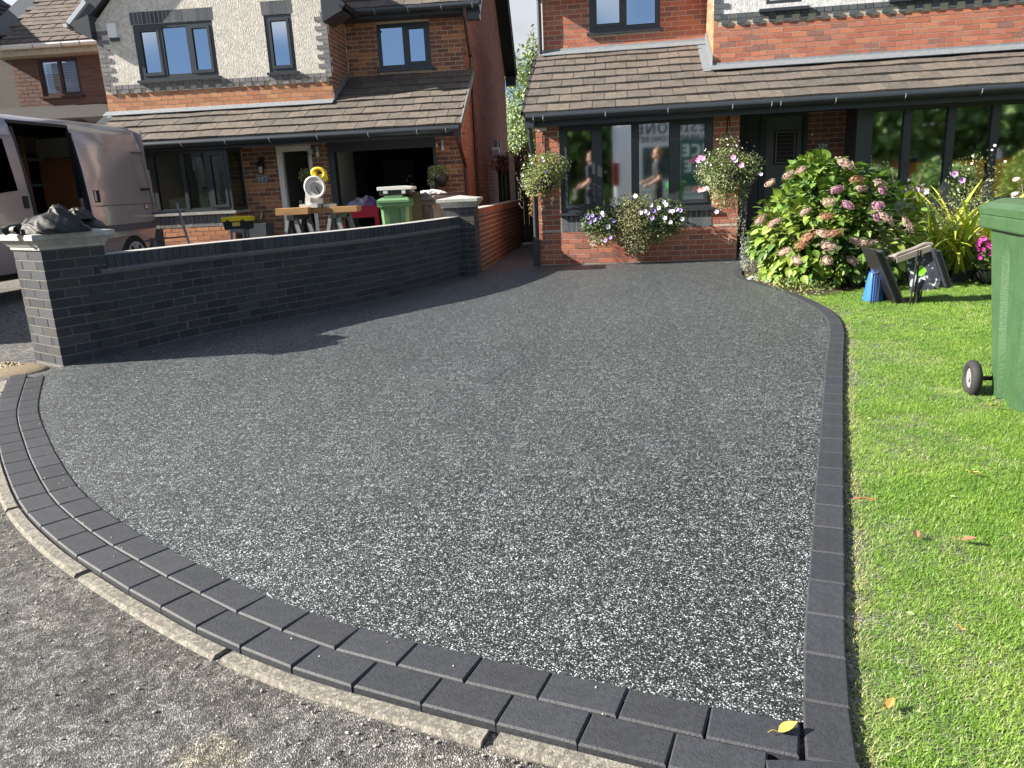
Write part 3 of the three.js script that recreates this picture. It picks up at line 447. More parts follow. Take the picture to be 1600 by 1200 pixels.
{ // low red wall to the back
  const t = thing('low_brick_wall', 'low red brick wall running back from the second pier along the side passage', 'wall');
  const X = -2.145, z0 = -11.32, z1 = -16.3, L = z0 - z1;
  mesh('wall_core', [span(X - 0.2, X - 0.003, -0.1, 0.80, z1, z0)], M.mortar, t);
  placeBricks(layCourses({ o: [X, 0, z0], turn: Math.PI / 2 }, 0, L, 0.012, 0.80, { mats: M.dullBrown }), t, 300);
  mesh('coping', [span(X - 0.22, X + 0.02, 0.805, 0.82, z1, z0)], M.greyb[2], t);
  const gC = chamferBox(0.216, 0.1, 0.066, 0.005); mesh('coping_slurry', [span(X - 0.2, X - 0.005, 0.918, 0.9235, z1, z0)], std([0.55, 0.52, 0.47], { map: g3 }), t); for (let z = z0 - 0.035; z > z1; z -= 0.0755) { const m = new THREE.Mesh(gC, pick(M.brown)); m.name = 'coping_brick'; m.position.set(X - 0.1, 0.82, z); m.castShadow = m.receiveShadow = true; t.add(m); }  // pale layer over the coping is sunlight put into colour
}
// ---------- left house ----------
const LHP = [-2.895, 0, -15], LHT = 0.0658;
const PITCH = 0.4538;
function gableRoof(parent, o) { return null; }
function lintel(parent, x0, x1, y0, y1, z, mats) { const n = Math.round((x1 - x0) / 0.075), w = (x1 - x0) / n; for (let i = 0; i < n; i++) { const m = new THREE.Mesh(BOX, pick(mats)); m.name = 'lintel_brick'; m.position.set(x0 + (i + 0.5) * w, (y0 + y1) / 2, z - 0.016 + rr(-0.001, 0.001)); m.scale.set(w - 0.009, y1 - y0, 0.05); m.castShadow = m.receiveShadow = true; parent.add(m); } mesh('lintel_mortar', [span(x0, x1, y0 - 0.005, y1 + 0.004, z - 0.04, z + 0.007)], M.mortar, parent); }
function dentils(parent, x0, x1, y, z, mats, nameA = 'string_course_brick') { // grey course with alternate bricks standing out below
  let k = 0; for (let x = x0; x < x1 - 0.03; x += 0.113, k++) { const w = Math.min(0.103, x1 - x); const a = new THREE.Mesh(BOX, pick(mats)); a.name = nameA; a.position.set(x + w / 2, y + 0.034, z - 0.018); a.scale.set(w, 0.065, 0.06); parent.add(a); if (k % 2) { const b = new THREE.Mesh(BOX, pick(mats)); b.name = 'dentil_brick'; b.position.set(x + w / 2, y - 0.042, z - 0.006); b.scale.set(w, 0.068, 0.06); b.castShadow = true; parent.add(b); } }
}
function quoins(parent, x, dir, y0, y1, z, mats) { let k = 0; for (let y = y0; y < y1 - 0.03; y += 0.075, k++) { const w = k % 2 ? 0.215 : 0.105; const m = new THREE.Mesh(BOX, pick(mats)); m.name = 'quoin_brick'; m.position.set(x + dir * w / 2, y + 0.0325, z - 0.008 + rr(-0.001, 0.001)); m.scale.set(w, 0.066, 0.05); m.castShadow = m.receiveShadow = true; parent.add(m); } }
function renderPanel(parent, outline, holes, z, mat, t = 0.1) { const s = new THREE.Shape(outline.map(p => new THREE.Vector2(...p))); holes.forEach(h => { const q = new THREE.Path(); q.moveTo(h[0], h[2]); q.lineTo(h[0], h[3]); q.lineTo(h[1], h[3]); q.lineTo(h[1], h[2]); q.lineTo(h[0], h[2]); s.holes.push(q); }); return mesh('render', [new THREE.ExtrudeGeometry(s, { depth: t, bevelEnabled: false }).translate(0, 0, z - t)], mat, parent); }
{
  const h = thing('detached_house', 'detached orange brick house with cream rendered gable, open garage and number 137', 'house', LHP, LHT);
  const zw = 1.5, zb = 2.1, zg = 1.12, brick = [];
  const OR = M.orange, BR = M.brown.concat(M.orange.slice(0, 1));
  // walls with openings
  const gh = [[-3.22, -2.59, -1, 2.06], [-2.30, -0.40, -1, 2.09], [-5.52, -3.85, -1, 2.3]];
  const Fg = { o: [0, 0, zw] }, Fb = { o: [0, 0, zb] }, Fbs = { o: [-3.85, 0, zb], turn: Math.PI / 2 }, Fga = { o: [0, 0, zg] }, Fr = { o: [0, 0, 0] }, Fgs = { o: [-2.2, 0, zg], turn: Math.PI / 2 }, Fs = { o: [0.05, 0, zw], turn: Math.PI / 2 };
  const w1 = [-5.66, -4.22, 3.30, 4.24], w2 = [-3.30, -2.81, 3.30, 4.26], w3 = [-1.61, -0.62, 3.40, 4.21];
  const roofY = z => 2.2 + (2.25 - z) * Math.tan(PITCH) - 0.04;
  mesh('wall', [...slab(Fg, -6.4, 0.04, -0.1, 2.42, gh), ...slab(Fb, -5.6, -3.86, -0.1, 1.0), ...slab(Fbs, 0.002, 0.6, -0.1, 1.0, [], 0.1), ...slab(Fga, -6.35, -2.21, 2.4, 3.235), ...slab(Fr, -2.2, 0.04, 2.6, 4.3, [w3]), ...slab(Fgs, 0.01, 1.12, 2.4, 4.3)], M.mortar, h);
  // side wall with its gable
  const ridgeZ = -4.35, eaveY = 4.30, rp = Math.tan(0.62);
  const side = [[0.0, -0.1], [zw * 1, -0.1]]; const sideShape = [[0.02, -0.1], [10.3, -0.1], [10.3, 4.35], [5.85, 4.35 + 4.35 * rp], [1.52, 4.35], [1.52, roofY(0)], [0.02, roofY(zw)]];
  mesh('side_wall', [tf(prism(sideShape, 0.2).translate(0, 0, -0.207), ...Fs.o, 0, Fs.turn, 0)], M.mortar, h);
  brick.push(...layCourses(Fga, -6.35, -2.21, 2.76, 3.16, { mats: OR }));
  brick.push(...layCourses(Fb, -5.35, -3.86, 0.03, 0.78, { mats: OR }));
  brick.push(...layCourses(Fg, -3.84, -3.22, 0.03, 2.12, { mats: BR }), ...layCourses(Fg, -2.59, -2.30, 0.03, 2.12, { mats: BR }), ...layCourses(Fg, -0.40, 0.05, 0.03, 2.12, { mats: BR }));
  brick.push(...layCourses(Fr, -2.2, 0.05, 3.28, 4.25, { mats: BR, holes: [w3] }));
  brick.push(...layCourses(Fgs, 0, 1.12, 2.78, 4.25, { mats: M.brown }), ...layCourses(Fbs, 0, 0.6, 0.03, 1.0, { mats: BR }));
  brick.push(...layCourses(Fs, 0, 10.3, 0.03, 7.4, { mats: M.red.slice(0, 3).concat(M.orange[1]), clip: y => { const a = y < roofY(zw) ? 0 : y < roofY(0) ? (y - roofY(zw)) / Math.tan(PITCH) : y < 4.35 ? 1.5 : 1.5 + (y - 4.35) / rp; const b = y < 4.35 ? 10.3 : 10.3 - (y - 4.35) / rp; return b > a ? [a, b] : null; } }));
  placeBricks(brick, h, 300);
  // gable render, string course, quoins
  const apex = 4.25 + 2.35 * 0.84;
  renderPanel(h, [[-6.35, 3.275], [-2.2, 3.275], [-2.2, 4.30], [-4.275, apex + 0.1], [-6.35, 4.30]], [w1, w2], zg + 0.006, M.render);
  dentils(h, -6.35, -2.2, 3.205, zg, M.quoin); quoins(h, -2.2, -1, 3.285, 4.22, zg, M.quoin); quoins(h, -6.35, 1, 3.285, 4.2, zg, M.quoin);
  lintel(h, w1[0] - 0.03, w1[1] + 0.03, w1[3] + 0.004, w1[3] + 0.20, zg, M.greyb); lintel(h, w2[0] - 0.03, w2[1] + 0.03, w2[3] + 0.004, w2[3] + 0.21, zg, M.greyb);
  makeWindow(h, w1[0], w1[1], w1[2] + 0.03, w1[3], { at: [w1[0], w1[2] + 0.03, zg - 0.005], splits: [0, 0.335, 0.68, 1], sash: [0, 2], sill: 0.07, f: 0.07 });
  makeWindow(h, w2[0], w2[1], w2[2] + 0.03, w2[3], { at: [w2[0], w2[2] + 0.03, zg - 0.005], sash: [0], sill: 0.06, f: 0.06, glass: M.glassUp });
  makeWindow(h, w3[0], w3[1], w3[2] + 0.03, w3[3], { at: [w3[0], w3[2] + 0.03, -0.01], splits: [0, 0.52, 1], sash: [1], sill: 0.06, f: 0.06 });
  // bay: stone sill, soldier bricks, two faces of glazing
  lintel(h, -5.35, -3.86, 0.79, 0.985, zb - 0.004, M.quoin); mesh('bay_sill', [span(-5.6, -3.80, 0.99, 1.035, zb - 0.5, zb + 0.05), span(-3.84, -3.80, 0.99, 1.035, zw, zb - 0.5)], M.castStone, h);
  makeWindow(h, 0, 1.65, 0, 1.02, { at: [-5.5, 1.037, zb], splits: [0, 0.20, 0.52, 0.775, 1], sash: [3], f: 0.06, glass: M.glassBay, tilt: [[-0.05, 0], [-0.03, 0.002], [-0.02, -0.002], [-0.01, 0]] });
  makeWindow(h, 0, 0.6, 0, 1.02, { at: [-3.85, 1.037, zb - 0.001], turn: Math.PI / 2, f: 0.06, glass: M.glassBay });
  mesh('bay_post', [span(-3.90, -3.845, 1.037, 2.06, zb - 0.06, zb + 0.006)], M.anth, h);
  mesh('bay_head', [span(-5.55, -3.82, 2.057, 2.14, zw, zb + 0.02)], M.anthMat, h);
  // lean-to roof: slab, tiles, fascia, gutter
  const lr = mesh('lean_to_roof', (() => { const a = [], s = Math.sin(PITCH), c = Math.cos(PITCH); const q = (x0, x1, len) => { const g = new THREE.BoxGeometry(x1 - x0, 0.03, len); g.translate((x0 + x1) / 2, 0, -len / 2); g.rotateX(PITCH); return g.translate(0, 2.19, 2.23); }; a.push(q(-6.5, -2.2, 1.3), q(-2.2, 0.12, 2.5)); return a; })(), M.anthMat, h);
  tileSlope(lr, { x: 0, y: 2.20, z: 2.25, pitch: PITCH, rows: 8, xr: r => r < 4 ? [-6.2, 0.14] : [-2.16, 0.14], mats: M.tile });
  mesh('verge', [bar([0.155, 2.20, 2.25], [0.155, 3.28, 0.02], 0.03, 0.10), bar([0.12, 2.13, 2.23], [0.12, 3.20, 0.02], 0.05, 0.06)], M.quoin[1], h);
  mesh('flashing', [bx(4.2, 0.012, 0.17, -4.3, 2.80, zg + 0.075, PITCH + 0.05, 0, 0), span(-6.4, -2.19, 2.74, 2.80, zg + 0.004, zg + 0.012)], M.lead, h);
  mesh('upper_flashing', [bx(2.3, 0.012, 0.16, -1.05, 3.25, 0.075, PITCH + 0.05, 0, 0), span(-2.2, 0.08, 3.2, 3.31, 0.004, 0.012)], M.lead.clone(), h);
  for (let i = 0; i < 9; i++) mesh('step_flashing', [span(-2.195, -2.186, 2.80 + i * 0.06, 2.93 + i * 0.06, zg - (i + 1) * 0.122, zg - i * 0.122 + 0.02)], M.lead, h);
  mesh('fascia', [span(-6.5, 0.12, 2.05, 2.19, 2.17, 2.205)], M.anthMat, h);
  mesh('soffit', [span(-6.5, 0.12, 2.105, 2.12, zw, 2.17)], M.anthMat, h);
  gutter(h, -6.4, 0.13, 2.155, 2.27, [-5.2, -4.5, -3.75, -3.0, -2.2, -1.35, -0.55, -0.08]);
  // main roof over the recess with its eave and verge
  const up = mesh('main_roof', (() => { const a = 0.62, q = (len, sgn, z0) => { const g = new THREE.BoxGeometry(2.75, 0.04, len); g.translate(-0.975, 0, -len / 2); g.rotateX(a); if (sgn < 0) g.rotateY(Math.PI).translate(-1.95, 0, 0); return g.translate(0, 4.36, z0); }; return [q(5.9, 1, 0.42), q(5.9, -1, -9.12)]; })(), M.anthMat, h);
  tileSlope(up, { x: 0, y: 4.38, z: 0.42, pitch: 0.62, rows: 7, xr: () => [-2.3, 0.38], mats: M.tile });
  mesh('upper_fascia', [span(-2.2, 0.36, 4.24, 4.37, 0.36, 0.39)], M.anthMat, h); mesh('upper_soffit', [span(-2.2, 0.36, 4.25, 4.262, 0, 0.36)], M.anthMat, h);
  gutter(h, -1.9, 0.37, 4.345, 0.45, [-1.5, -0.9, -0.3, 0.25], 'upper_gutter');
  const vz = (z) => z > ridgeZ ? 4.33 + (0.42 - z) * rp : 4.33 + (z + 9.12) * rp;
  mesh('bargeboard', [bar([0.36, 4.28, 0.42], [0.36, vz(ridgeZ) - 0.05, ridgeZ], 0.03, 0.2), bar([0.36, vz(ridgeZ) - 0.05, ridgeZ], [0.36, 4.28, -9.12], 0.03, 0.2)], M.anth, h);
  mesh('verge_soffit', [bar([0.20, 4.24, 0.42], [0.20, vz(ridgeZ) - 0.1, ridgeZ], 0.32, 0.015), bar([0.20, vz(ridgeZ) - 0.1, ridgeZ], [0.20, 4.24, -9.12], 0.32, 0.015)], M.anthMat, h);
  mesh('eave_box', [span(0.06, 0.36, 4.12, 4.30, 0.2, 0.40), span(0.06, 0.36, 4.05, 4.30, -9.15, -8.86)], M.anth, h);
  // gable roof: bargeboards, boxed eave ends, slopes
  const gp = 0.70, gt = Math.tan(gp), ex = 2.42, rx = -4.275, ry = 4.28 + ex * gt;
  mesh('gable_roof', [-1, 1].map(s => { const L = ex / Math.cos(gp) + 0.06, g = new THREE.BoxGeometry(L, 0.07, 5.2); g.translate(s * L / 2, 0, 0); g.rotateZ(-s * gp); return g.translate(rx, ry + 0.05, zg + 0.13 - 2.6); }), M.tileDark[0], h);
  mesh('gable_bargeboard', [-1, 1].map(s => bar([rx, ry - 0.04, zg + 0.14], [rx + s * (ex - 0.02), 4.24, zg + 0.14], 0.2, 0.03)), M.anth, h);
  mesh('gable_soffit', [-1, 1].map(s => bar([rx, ry - 0.12, zg + 0.07], [rx + s * (ex - 0.05), 4.16, zg + 0.07], 0.015, 0.14)), M.anthMat, h);
  for (const s of [-1, 1]) mesh('gable_eave_box', [prism(s < 0 ? [[-6.70, 4.22], [-6.33, 4.02], [-6.33, 4.42], [-6.62, 4.32]] : [[-1.86, 4.22], [-2.22, 4.05], [-2.22, 4.42], [-1.93, 4.32]], 0.58).translate(0, 0, zg - 0.40)], M.anth, h);
  mesh('side_gutter', [span(-6.81, -6.70, 4.24, 4.33, zg - 4.5, zg + 0.09)], M.gutterMat, h);
  mesh('side_gutter_end', [span(-6.80, -6.73, 4.24, 4.30, zg + 0.10, zg + 0.2), bar([-6.72, 4.31, zg + 0.175], [-6.35, 4.63, zg + 0.175], 0.07, 0.01)], std([0.55, 0.58, 0.60], { roughness: 0.35, metalness: 0.3 }), h);
  mesh('side_wall_left', [span(-6.34, -6.15, -0.1, 4.3, -7, zg - 0.21)], M.orange[1], h); mesh('rear_wall', [span(-6.1, -0.2, -0.1, 4.3, -8.9, -8.7)], M.orange[1], h);
  // front door: white frame, open on a pale hall
  mesh('door_frame', [span(-3.22, -3.13, -0.05, 2.06, zw - 0.12, zw - 0.01), span(-2.66, -2.59, -0.05, 2.06, zw - 0.12, zw - 0.01), span(-3.13, -2.66, 1.98, 2.06, zw - 0.12, zw - 0.01)], M.white, h);
  mesh('hall', [span(-3.6, -3.55, -0.05, 2.3, zw - 2.6, zw - 0.22), span(-2.45, -2.40, -0.05, 2.3, zw - 2.6, zw - 0.22), span(-3.55, -2.45, -0.05, 2.3, zw - 2.65, zw - 2.6), span(-3.55, -2.45, 2.3, 2.34, zw - 2.6, zw - 0.22), span(-3.55, -2.45, -0.06, 0.06, zw - 2.6, zw - 0.0)], std([0.62, 0.62, 0.60], { roughness: 0.8 }), h);
  mesh('hall_dado', [span(-3.54, -2.46, 0.07, 0.95, zw - 2.59, zw - 2.57), span(-2.47, -2.455, 0.07, 0.95, zw - 2.56, zw - 0.25)], std([0.035, 0.05, 0.06], { roughness: 0.6 }), h);
  mesh('inner_door', [bx(0.5, 1.95, 0.04, -2.93, 1.03, zw - 1.7, 0, 0.35, 0)], std([0.7, 0.7, 0.68], { roughness: 0.5 }), h);
  // garage: dark frame, deep dim room
  mesh('garage_frame', [span(-2.30, -2.19, -0.05, 2.09, zw - 0.18, zw + 0.012), span(-0.45, -0.40, -0.05, 2.09, zw - 0.18, zw + 0.012), span(-2.19, -0.45, 1.93, 2.09, zw - 0.18, zw + 0.012)], M.anth, h);
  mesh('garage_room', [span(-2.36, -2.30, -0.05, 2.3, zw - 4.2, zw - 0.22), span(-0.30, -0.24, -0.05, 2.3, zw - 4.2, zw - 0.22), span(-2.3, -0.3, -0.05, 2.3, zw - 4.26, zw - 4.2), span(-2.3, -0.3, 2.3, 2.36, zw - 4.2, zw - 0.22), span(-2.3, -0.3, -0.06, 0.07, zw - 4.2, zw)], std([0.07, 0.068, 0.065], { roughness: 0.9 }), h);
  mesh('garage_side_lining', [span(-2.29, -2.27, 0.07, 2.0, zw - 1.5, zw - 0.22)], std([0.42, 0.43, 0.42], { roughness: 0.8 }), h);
  // lights, plaque, alarm, pipes
  const lamp = mesh('wall_lantern', [cy(0.055, 0.045, 0.16, -3.49, 1.70, zw + 0.09, 8), cy(0.02, 0.085, 0.06, -3.49, 1.81, zw + 0.09, 8), span(-3.53, -3.45, 1.74, 1.92, zw, zw + 0.02), bar([-3.49, 1.86, zw + 0.01], [-3.49, 1.84, zw + 0.09], 0.02, 0.02)], M.black, h); mesh('lantern_glass', [cy(0.043, 0.036, 0.11, -3.49, 1.69, zw + 0.112, 8)], std([0.35, 0.36, 0.36], { roughness: 0.2 }), lamp);
  for (const x of [-2.465, -0.27]) { const l = mesh('wall_light', [span(x - 0.028, x + 0.028, 1.86, 2.04, zw + 0.005, zw + 0.055)], M.steel, h); mesh('light_lens', [span(x - 0.026, x + 0.026, 1.87, 1.94, zw + 0.055, zw + 0.062)], std([0.75, 0.75, 0.72], { roughness: 0.3 }), l); mesh('camera_bead', [span(x - 0.115, x - 0.09, 1.93, 1.98, zw + 0.004, zw + 0.04)], M.white, l); }
  const plq = mesh('number_plaque', [span(-3.60, -3.43, 1.49, 1.605, zw + 0.002, zw + 0.018)], std([0.30, 0.36, 0.38], { roughness: 0.3 }), h); mesh('plaque_face', [span(-3.585, -3.445, 1.505, 1.59, zw + 0.018, zw + 0.021)], std([0.03, 0.06, 0.07], { roughness: 0.3 }), plq);
  mesh('plaque_number', [text('137', 0.062, 0.003).translate(-3.515, 1.52, zw + 0.022)], M.white, plq);
  const al = mesh('alarm_box', [span(-6.09, -5.93, 4.05, 4.28, zg + 0.006, zg + 0.075)], M.white, h); mesh('alarm_base', [span(-6.075, -5.925, 4.0, 4.05, zg + 0.006, zg + 0.07)], M.anth, al);
  mesh('downpipe', [tube([[0.10, 2.12, 2.24], [0.10, 2.0, 2.23], [0.10, 1.92, 2.15], [0.10, 1.62, 1.62], [0.10, 1.5, 1.56], [0.10, 0.0, 1.56]], 0.034, 10, 40), span(0.04, 0.16, 2.02, 2.14, 2.2, 2.3)], M.brownPipe, h);
  mesh('upper_downpipe', [tube([[0.10, 4.30, 0.45], [0.10, 4.18, 0.44], [0.10, 4.08, 0.36], [0.11, 3.55, 0.02], [0.11, 3.42, -0.03], [0.11, 0, -0.03]], 0.034, 10, 50)], M.brownPipe, h);
  for (const z of [0.62, 0.18]) mesh('air_vent', [span(0.05, 0.065, 0.70, 0.92, z, z + 0.24)], M.blackPlastic, h);
  for (const z of [-4.9, -5.7]) mesh('meter_box', [span(0.05, 0.11, 1.95, 2.32, z, z + 0.3)], std([0.3, 0.3, 0.3]), h);
  mesh('security_light', [bx(0.16, 0.12, 0.14, 0.16, 2.02, -3.6, 0.4, 0, 0), rod([0.06, 2.05, -4.2], [0.18, 2.12, -4.05], 0.03)], M.white, h);
}
// ---------- house beyond ----------
{
  const h = thing('neighbouring_house', 'brick house at the far left with brown tiled roof and brown window', 'house', LHP, LHT);
  const F = { o: [0, 0, -1] }, w = [-8.96, -8.09, 3.45, 4.18];
  mesh('wall', slab(F, -11, -6.45, -0.1, 4.35, [w]), M.mortarDark, h); placeBricks(layCourses(F, -9.5, -7.35, 3.0, 4.32, { mats: M.dullBrown, holes: [w] }), h, 200);
  const win = makeWindow(h, w[0], w[1], w[2], w[3], { at: [w[0], w[2], -1.02], fr: M.brownFrame, splits: [0, 0.52, 1], sill: 0.08, f: 0.06, glass: phys([0.5, 0.52, 0.55], { roughness: 0.01, transmission: 0.85, thickness: 0, ior: 2.0 }) });
  for (let i = 0; i < 19; i++) mesh('blind_slat', [bx(0.78, 0.004, 0.03, 0.435, 0.08 + i * 0.031, -0.16, 0.6, 0, 0)], M.white, win);
  mesh('blind_backing', [span(0.03, 0.84, 0.03, 0.70, -0.4, -0.38)], std([0.08, 0.08, 0.09]), win);
  mesh('fascia', [span(-9.7, -6.9, 4.22, 4.36, -0.72, -0.69), span(-9.7, -6.9, 4.2, 4.22, -1, -0.69)], M.cream, h);
  const gt = gutter(h, -9.45, -6.9, 4.37, -0.63, [-8.7, -8.1, -7.72]); gt.material = M.white;
  const rf = mesh('roof', [new THREE.BoxGeometry(3.4, 0.03, 3).translate(-8.4, 0, -1.5).rotateX(0.61).translate(0, 4.37, -0.62)], M.anthMat, h);
  { const ph = 0.61, s = Math.sin(ph), c = Math.cos(ph), g = 0.19; for (let r = 0; r < 12; r++) for (let x = -9.55 + (r % 2) * 0.15; x < -6.9; x += 0.3) { const m = new THREE.Mesh(tileGeos[r % 3], pick(M.tilePink)); m.name = 'roof_tile'; const d = (r + 0.5) * g; m.position.set(x + 0.15, 4.39 + d * s + 0.025, -0.6 - d * c + 0.015); m.rotation.x = ph - 0.07; m.scale.set(0.905, 1, 0.58); m.castShadow = m.receiveShadow = true; rf.add(m); }
    for (let x = -9.3; x < -6.9; x += 0.42) { const m = mesh('ridge_tile', [new THREE.CylinderGeometry(0.11, 0.11, 0.41, 10, 1, false, -1.57, 3.14).rotateZ(Math.PI / 2).rotateX(0)], pick(M.tilePink), rf); m.position.set(x, 4.39 + 12 * g * s, -0.6 - 12 * g * c); m.rotation.x = -Math.PI / 2; const q = mesh('ridge_mortar', [span(-0.012, 0.012, -0.02, 0.125, -0.1, 0.1)], M.castStone, m); q.position.x = 0.21; q.rotation.x = Math.PI / 2; } }
  // dark timbered gable coming forward on the left
  mesh('porch_roof', [new THREE.BoxGeometry(4.2, 0.06, 1.1).rotateX(0.35).translate(-8.6, 3.05, -0.5), span(-10.7, -6.5, 2.8, 2.9, 0.0, 0.04)], M.tileDark[0], h);
  const fr = mesh('timber_frame', [bar([-9.62, 2.9, 0.6], [-9.62, 4.05, 0.6], 0.14, 0.1), span(-11.5, -9.55, 4.0, 4.14, 0.55, 0.66), span(-11.5, -9.55, 2.9, 3.04, 0.55, 0.66), bar([-9.62, 3.2, 0.602], [-9.9, 2.98, 0.602], 0.1, 0.1)], M.black, h);
  mesh('cream_panel', [span(-11.5, -9.55, 2.95, 4.1, 0.40, 0.57)], M.cream, h);
  const dg = mesh('gable_roof', [new THREE.BoxGeometry(3.0, 0.06, 4.2).translate(-1.5, 0, 0).rotateZ(-0.70).translate(-9.42, 4.42, -1.4)], M.tileDark[1], h);
  for (let r = 0; r < 9; r++) mesh('tile_course', [new THREE.BoxGeometry(0.28, 0.03, 4.22).rotateZ(-0.70 + 0.09).translate(-9.42 - (r * 0.24 + 0.1) * Math.cos(0.70), 4.42 + (r * 0.24 + 0.1) * Math.sin(0.70) + 0.05, -1.4)], M.tileDark[r % 2], dg);
  dg.visible = true;
}
// ---------- right house ----------
{
  const h = thing('brick_house', 'red brick house with tiled lean-to roof, dark grey windows, porch and number 139', 'house', [0, 0, -12], 0);
  const RD = M.red, zg = -0.78, zr = -1.9, zp = -0.95, brick = [];
  const Fb = { o: [0, 0, 0] }, Fg = { o: [0, 0, zg] }, Fr = { o: [0, 0, zr] }, Fp = { o: [0, 0, zp] }, Fgs = { o: [1.345, 0, zr], turn: -Math.PI / 2 }, Fl = { o: [-1.305, 0, -8], turn: -Math.PI / 2 };
  const bw = [-0.955, 1.29, 0.50, 2.2], w1 = [-0.55, 0.61, 3.62, 4.7], w2 = [2.03, 2.66, 3.53, 4.6], w3 = [3.84, 5.9, 3.53, 4.6], door = [2.17, 2.76, -0.1, 2.1];
  mesh('wall', [...slab(Fb, -1.30, 1.655, -0.1, 2.3, [bw]), ...slab(Fg, 1.35, 6.9, 2.5, 3.475), ...slab(Fr, -1.345, 1.345, 2.9, 4.45, [w1]), ...slab(Fp, 1.47, 3.40, -0.1, 2.3, [door]), ...slab({ o: [1.66, 0, 0], turn: Math.PI / 2 }, 0.21, 0.95, -0.1, 2.3), ...slab({ o: [3.40, 0, zp], turn: -Math.PI / 2 }, 0.003, 0.78, -0.1, 2.3), ...slab({ o: [0, 0, -0.05] }, 3.40, 6.9, -0.1, 0.62), ...slab(Fgs, 0.0, 1.115, 2.7, 4.45, [], 0.2), ...slab(Fl, 0.01, 7.98, -0.1, 2.2), ...slab({ o: [-1.35, 0, -8], turn: -Math.PI / 2 }, 0.01, 6.09, 2.2, 4.4)], M.mortar, h);
  brick.push(...layCourses(Fb, -1.305, 1.66, 0.014, 0.50, { mats: RD, row: 0 }), ...layCourses(Fb, -1.305, -0.955, 0.539, 2.1, { mats: RD, row: 1 }), ...layCourses(Fb, 1.29, 1.66, 0.539, 2.1, { mats: RD, row: 1 }));
  brick.push(...layCourses(Fg, 1.345, 6.6, 2.86, 3.38, { mats: RD }), ...layCourses(Fr, -1.345, 1.345, 3.40, 4.35, { mats: RD, holes: [[w1[0] - 0.0, w1[1], w1[2] - 0.03, 5]] }), ...layCourses(Fp, 2.78, 3.39, 0.8, 2.12, { mats: M.brown }), ...layCourses(Fgs, 0.0, 1.12, 2.86, 4.4, { mats: M.orange }), ...layCourses(Fl, 0, 8, 0.014, 2.15, { mats: RD }));
  placeBricks(brick, h, 300);
  // ground floor window over a soldier course
  lintel(h, -0.953, 1.288, 0.503, 0.745, -0.004, M.greyb);
  makeWindow(h, 0, 2.24, 0, 1.30, { at: [-0.953, 0.785, -0.03], splits: [0, 0.258, 0.5, 0.745, 1], sash: [0, 3], f: 0.065, mull: 0.10, t: 0.09, sill: 0.075, glass: M.glass, R: 42, tilt: [[0.0, -0.009], [0.0, -0.009], [0.0, -0.009], [0.0, -0.009]] });
  // right hand windows, deep frames
  makeWindow(h, 0, 3.2, 0, 1.42, { at: [3.40, 0.665, -0.03], splits: [0, 0.172, 0.352, 0.53, 0.76, 1], f: 0.085, mull: 0.105, t: 0.12, sill: 0.08, glass: M.glass, R: 60, tilt: [[0, 0], [0, 0.004], [0.002, 0.004], [0, 0.004], [0, 0]] });
  mesh('bay_cheek', [span(3.27, 3.397, 0.0, 2.1, -0.6, -0.02)], M.anth, h);
  // porch: door with framed notice, side light, plaque
  const dr = mesh('front_door', [span(2.19, 2.74, 0.0, 2.06, zp - 0.12, zp - 0.05)], phys([0.07, 0.085, 0.10], { roughness: 0.45 }), h); mesh('door_frame', [span(2.10, 2.19, 0, 2.12, zp - 0.1, zp + 0.03), span(2.74, 2.80, 0, 2.12, zp - 0.1, zp + 0.03), span(2.19, 2.74, 2.06, 2.12, zp - 0.1, zp + 0.03)], M.anthMat, h);
  mesh('door_glazing', [span(2.32, 2.66, 1.35, 1.86, zp - 0.05, zp - 0.035)], M.black, dr);
  mesh('glazing_lead', [0, 1, 2, 3, 4, 5, 6].flatMap(k => [span(2.35, 2.63, 1.42 + k * 0.06, 1.424 + k * 0.06, zp - 0.035, zp - 0.032)]).concat([span(2.345, 2.635, 1.37, 1.385, zp - 0.035, zp - 0.031), span(2.345, 2.635, 1.825, 1.84, zp - 0.035, zp - 0.031), span(2.345, 2.36, 1.385, 1.825, zp - 0.035, zp - 0.031), span(2.62, 2.635, 1.385, 1.825, zp - 0.035, zp - 0.031)]), std([0.20, 0.19, 0.19]), dr);
  mesh('porch_side_light', [span(1.66, 2.10, 0.0, 2.12, zp - 0.12, zp + 0.005)], M.anthMat, h);
  const plq = mesh('number_plaque', [span(2.94, 3.13, 1.545, 1.645, zp + 0.002, zp + 0.016)], std([0.10, 0.12, 0.11], { roughness: 0.35 }), h); mesh('plaque_number', [text('139', 0.062, 0.003).translate(3.035, 1.565, zp + 0.017)], M.white, plq);
  mesh('bell_push', [span(2.86, 2.88, 1.75, 1.79, zp, zp + 0.02)], M.white, h);
  mesh('porch_floor', [span(1.66, 3.4, -0.05, 0.03, zp, -0.02)], M.greyb[0], h);
  // lean-to roof
  const lr = mesh('lean_to_roof', (() => { const q = (x0, x1, len) => { const g = new THREE.BoxGeometry(x1 - x0, 0.03, len); g.translate((x0 + x1) / 2, 0, -len / 2); g.rotateX(PITCH); return g.translate(0, 2.19, 0.33); }; return [q(-1.42, 1.36, 2.48), q(1.36, 6.9, 1.26)]; })(), M.anthMat, h);
  tileSlope(lr, { x: 0, y: 2.20, z: 0.35, pitch: PITCH, rows: 8, xr: r => r < 4 ? [-1.43, 6.8] : [-1.43, 1.25], mats: M.tile });
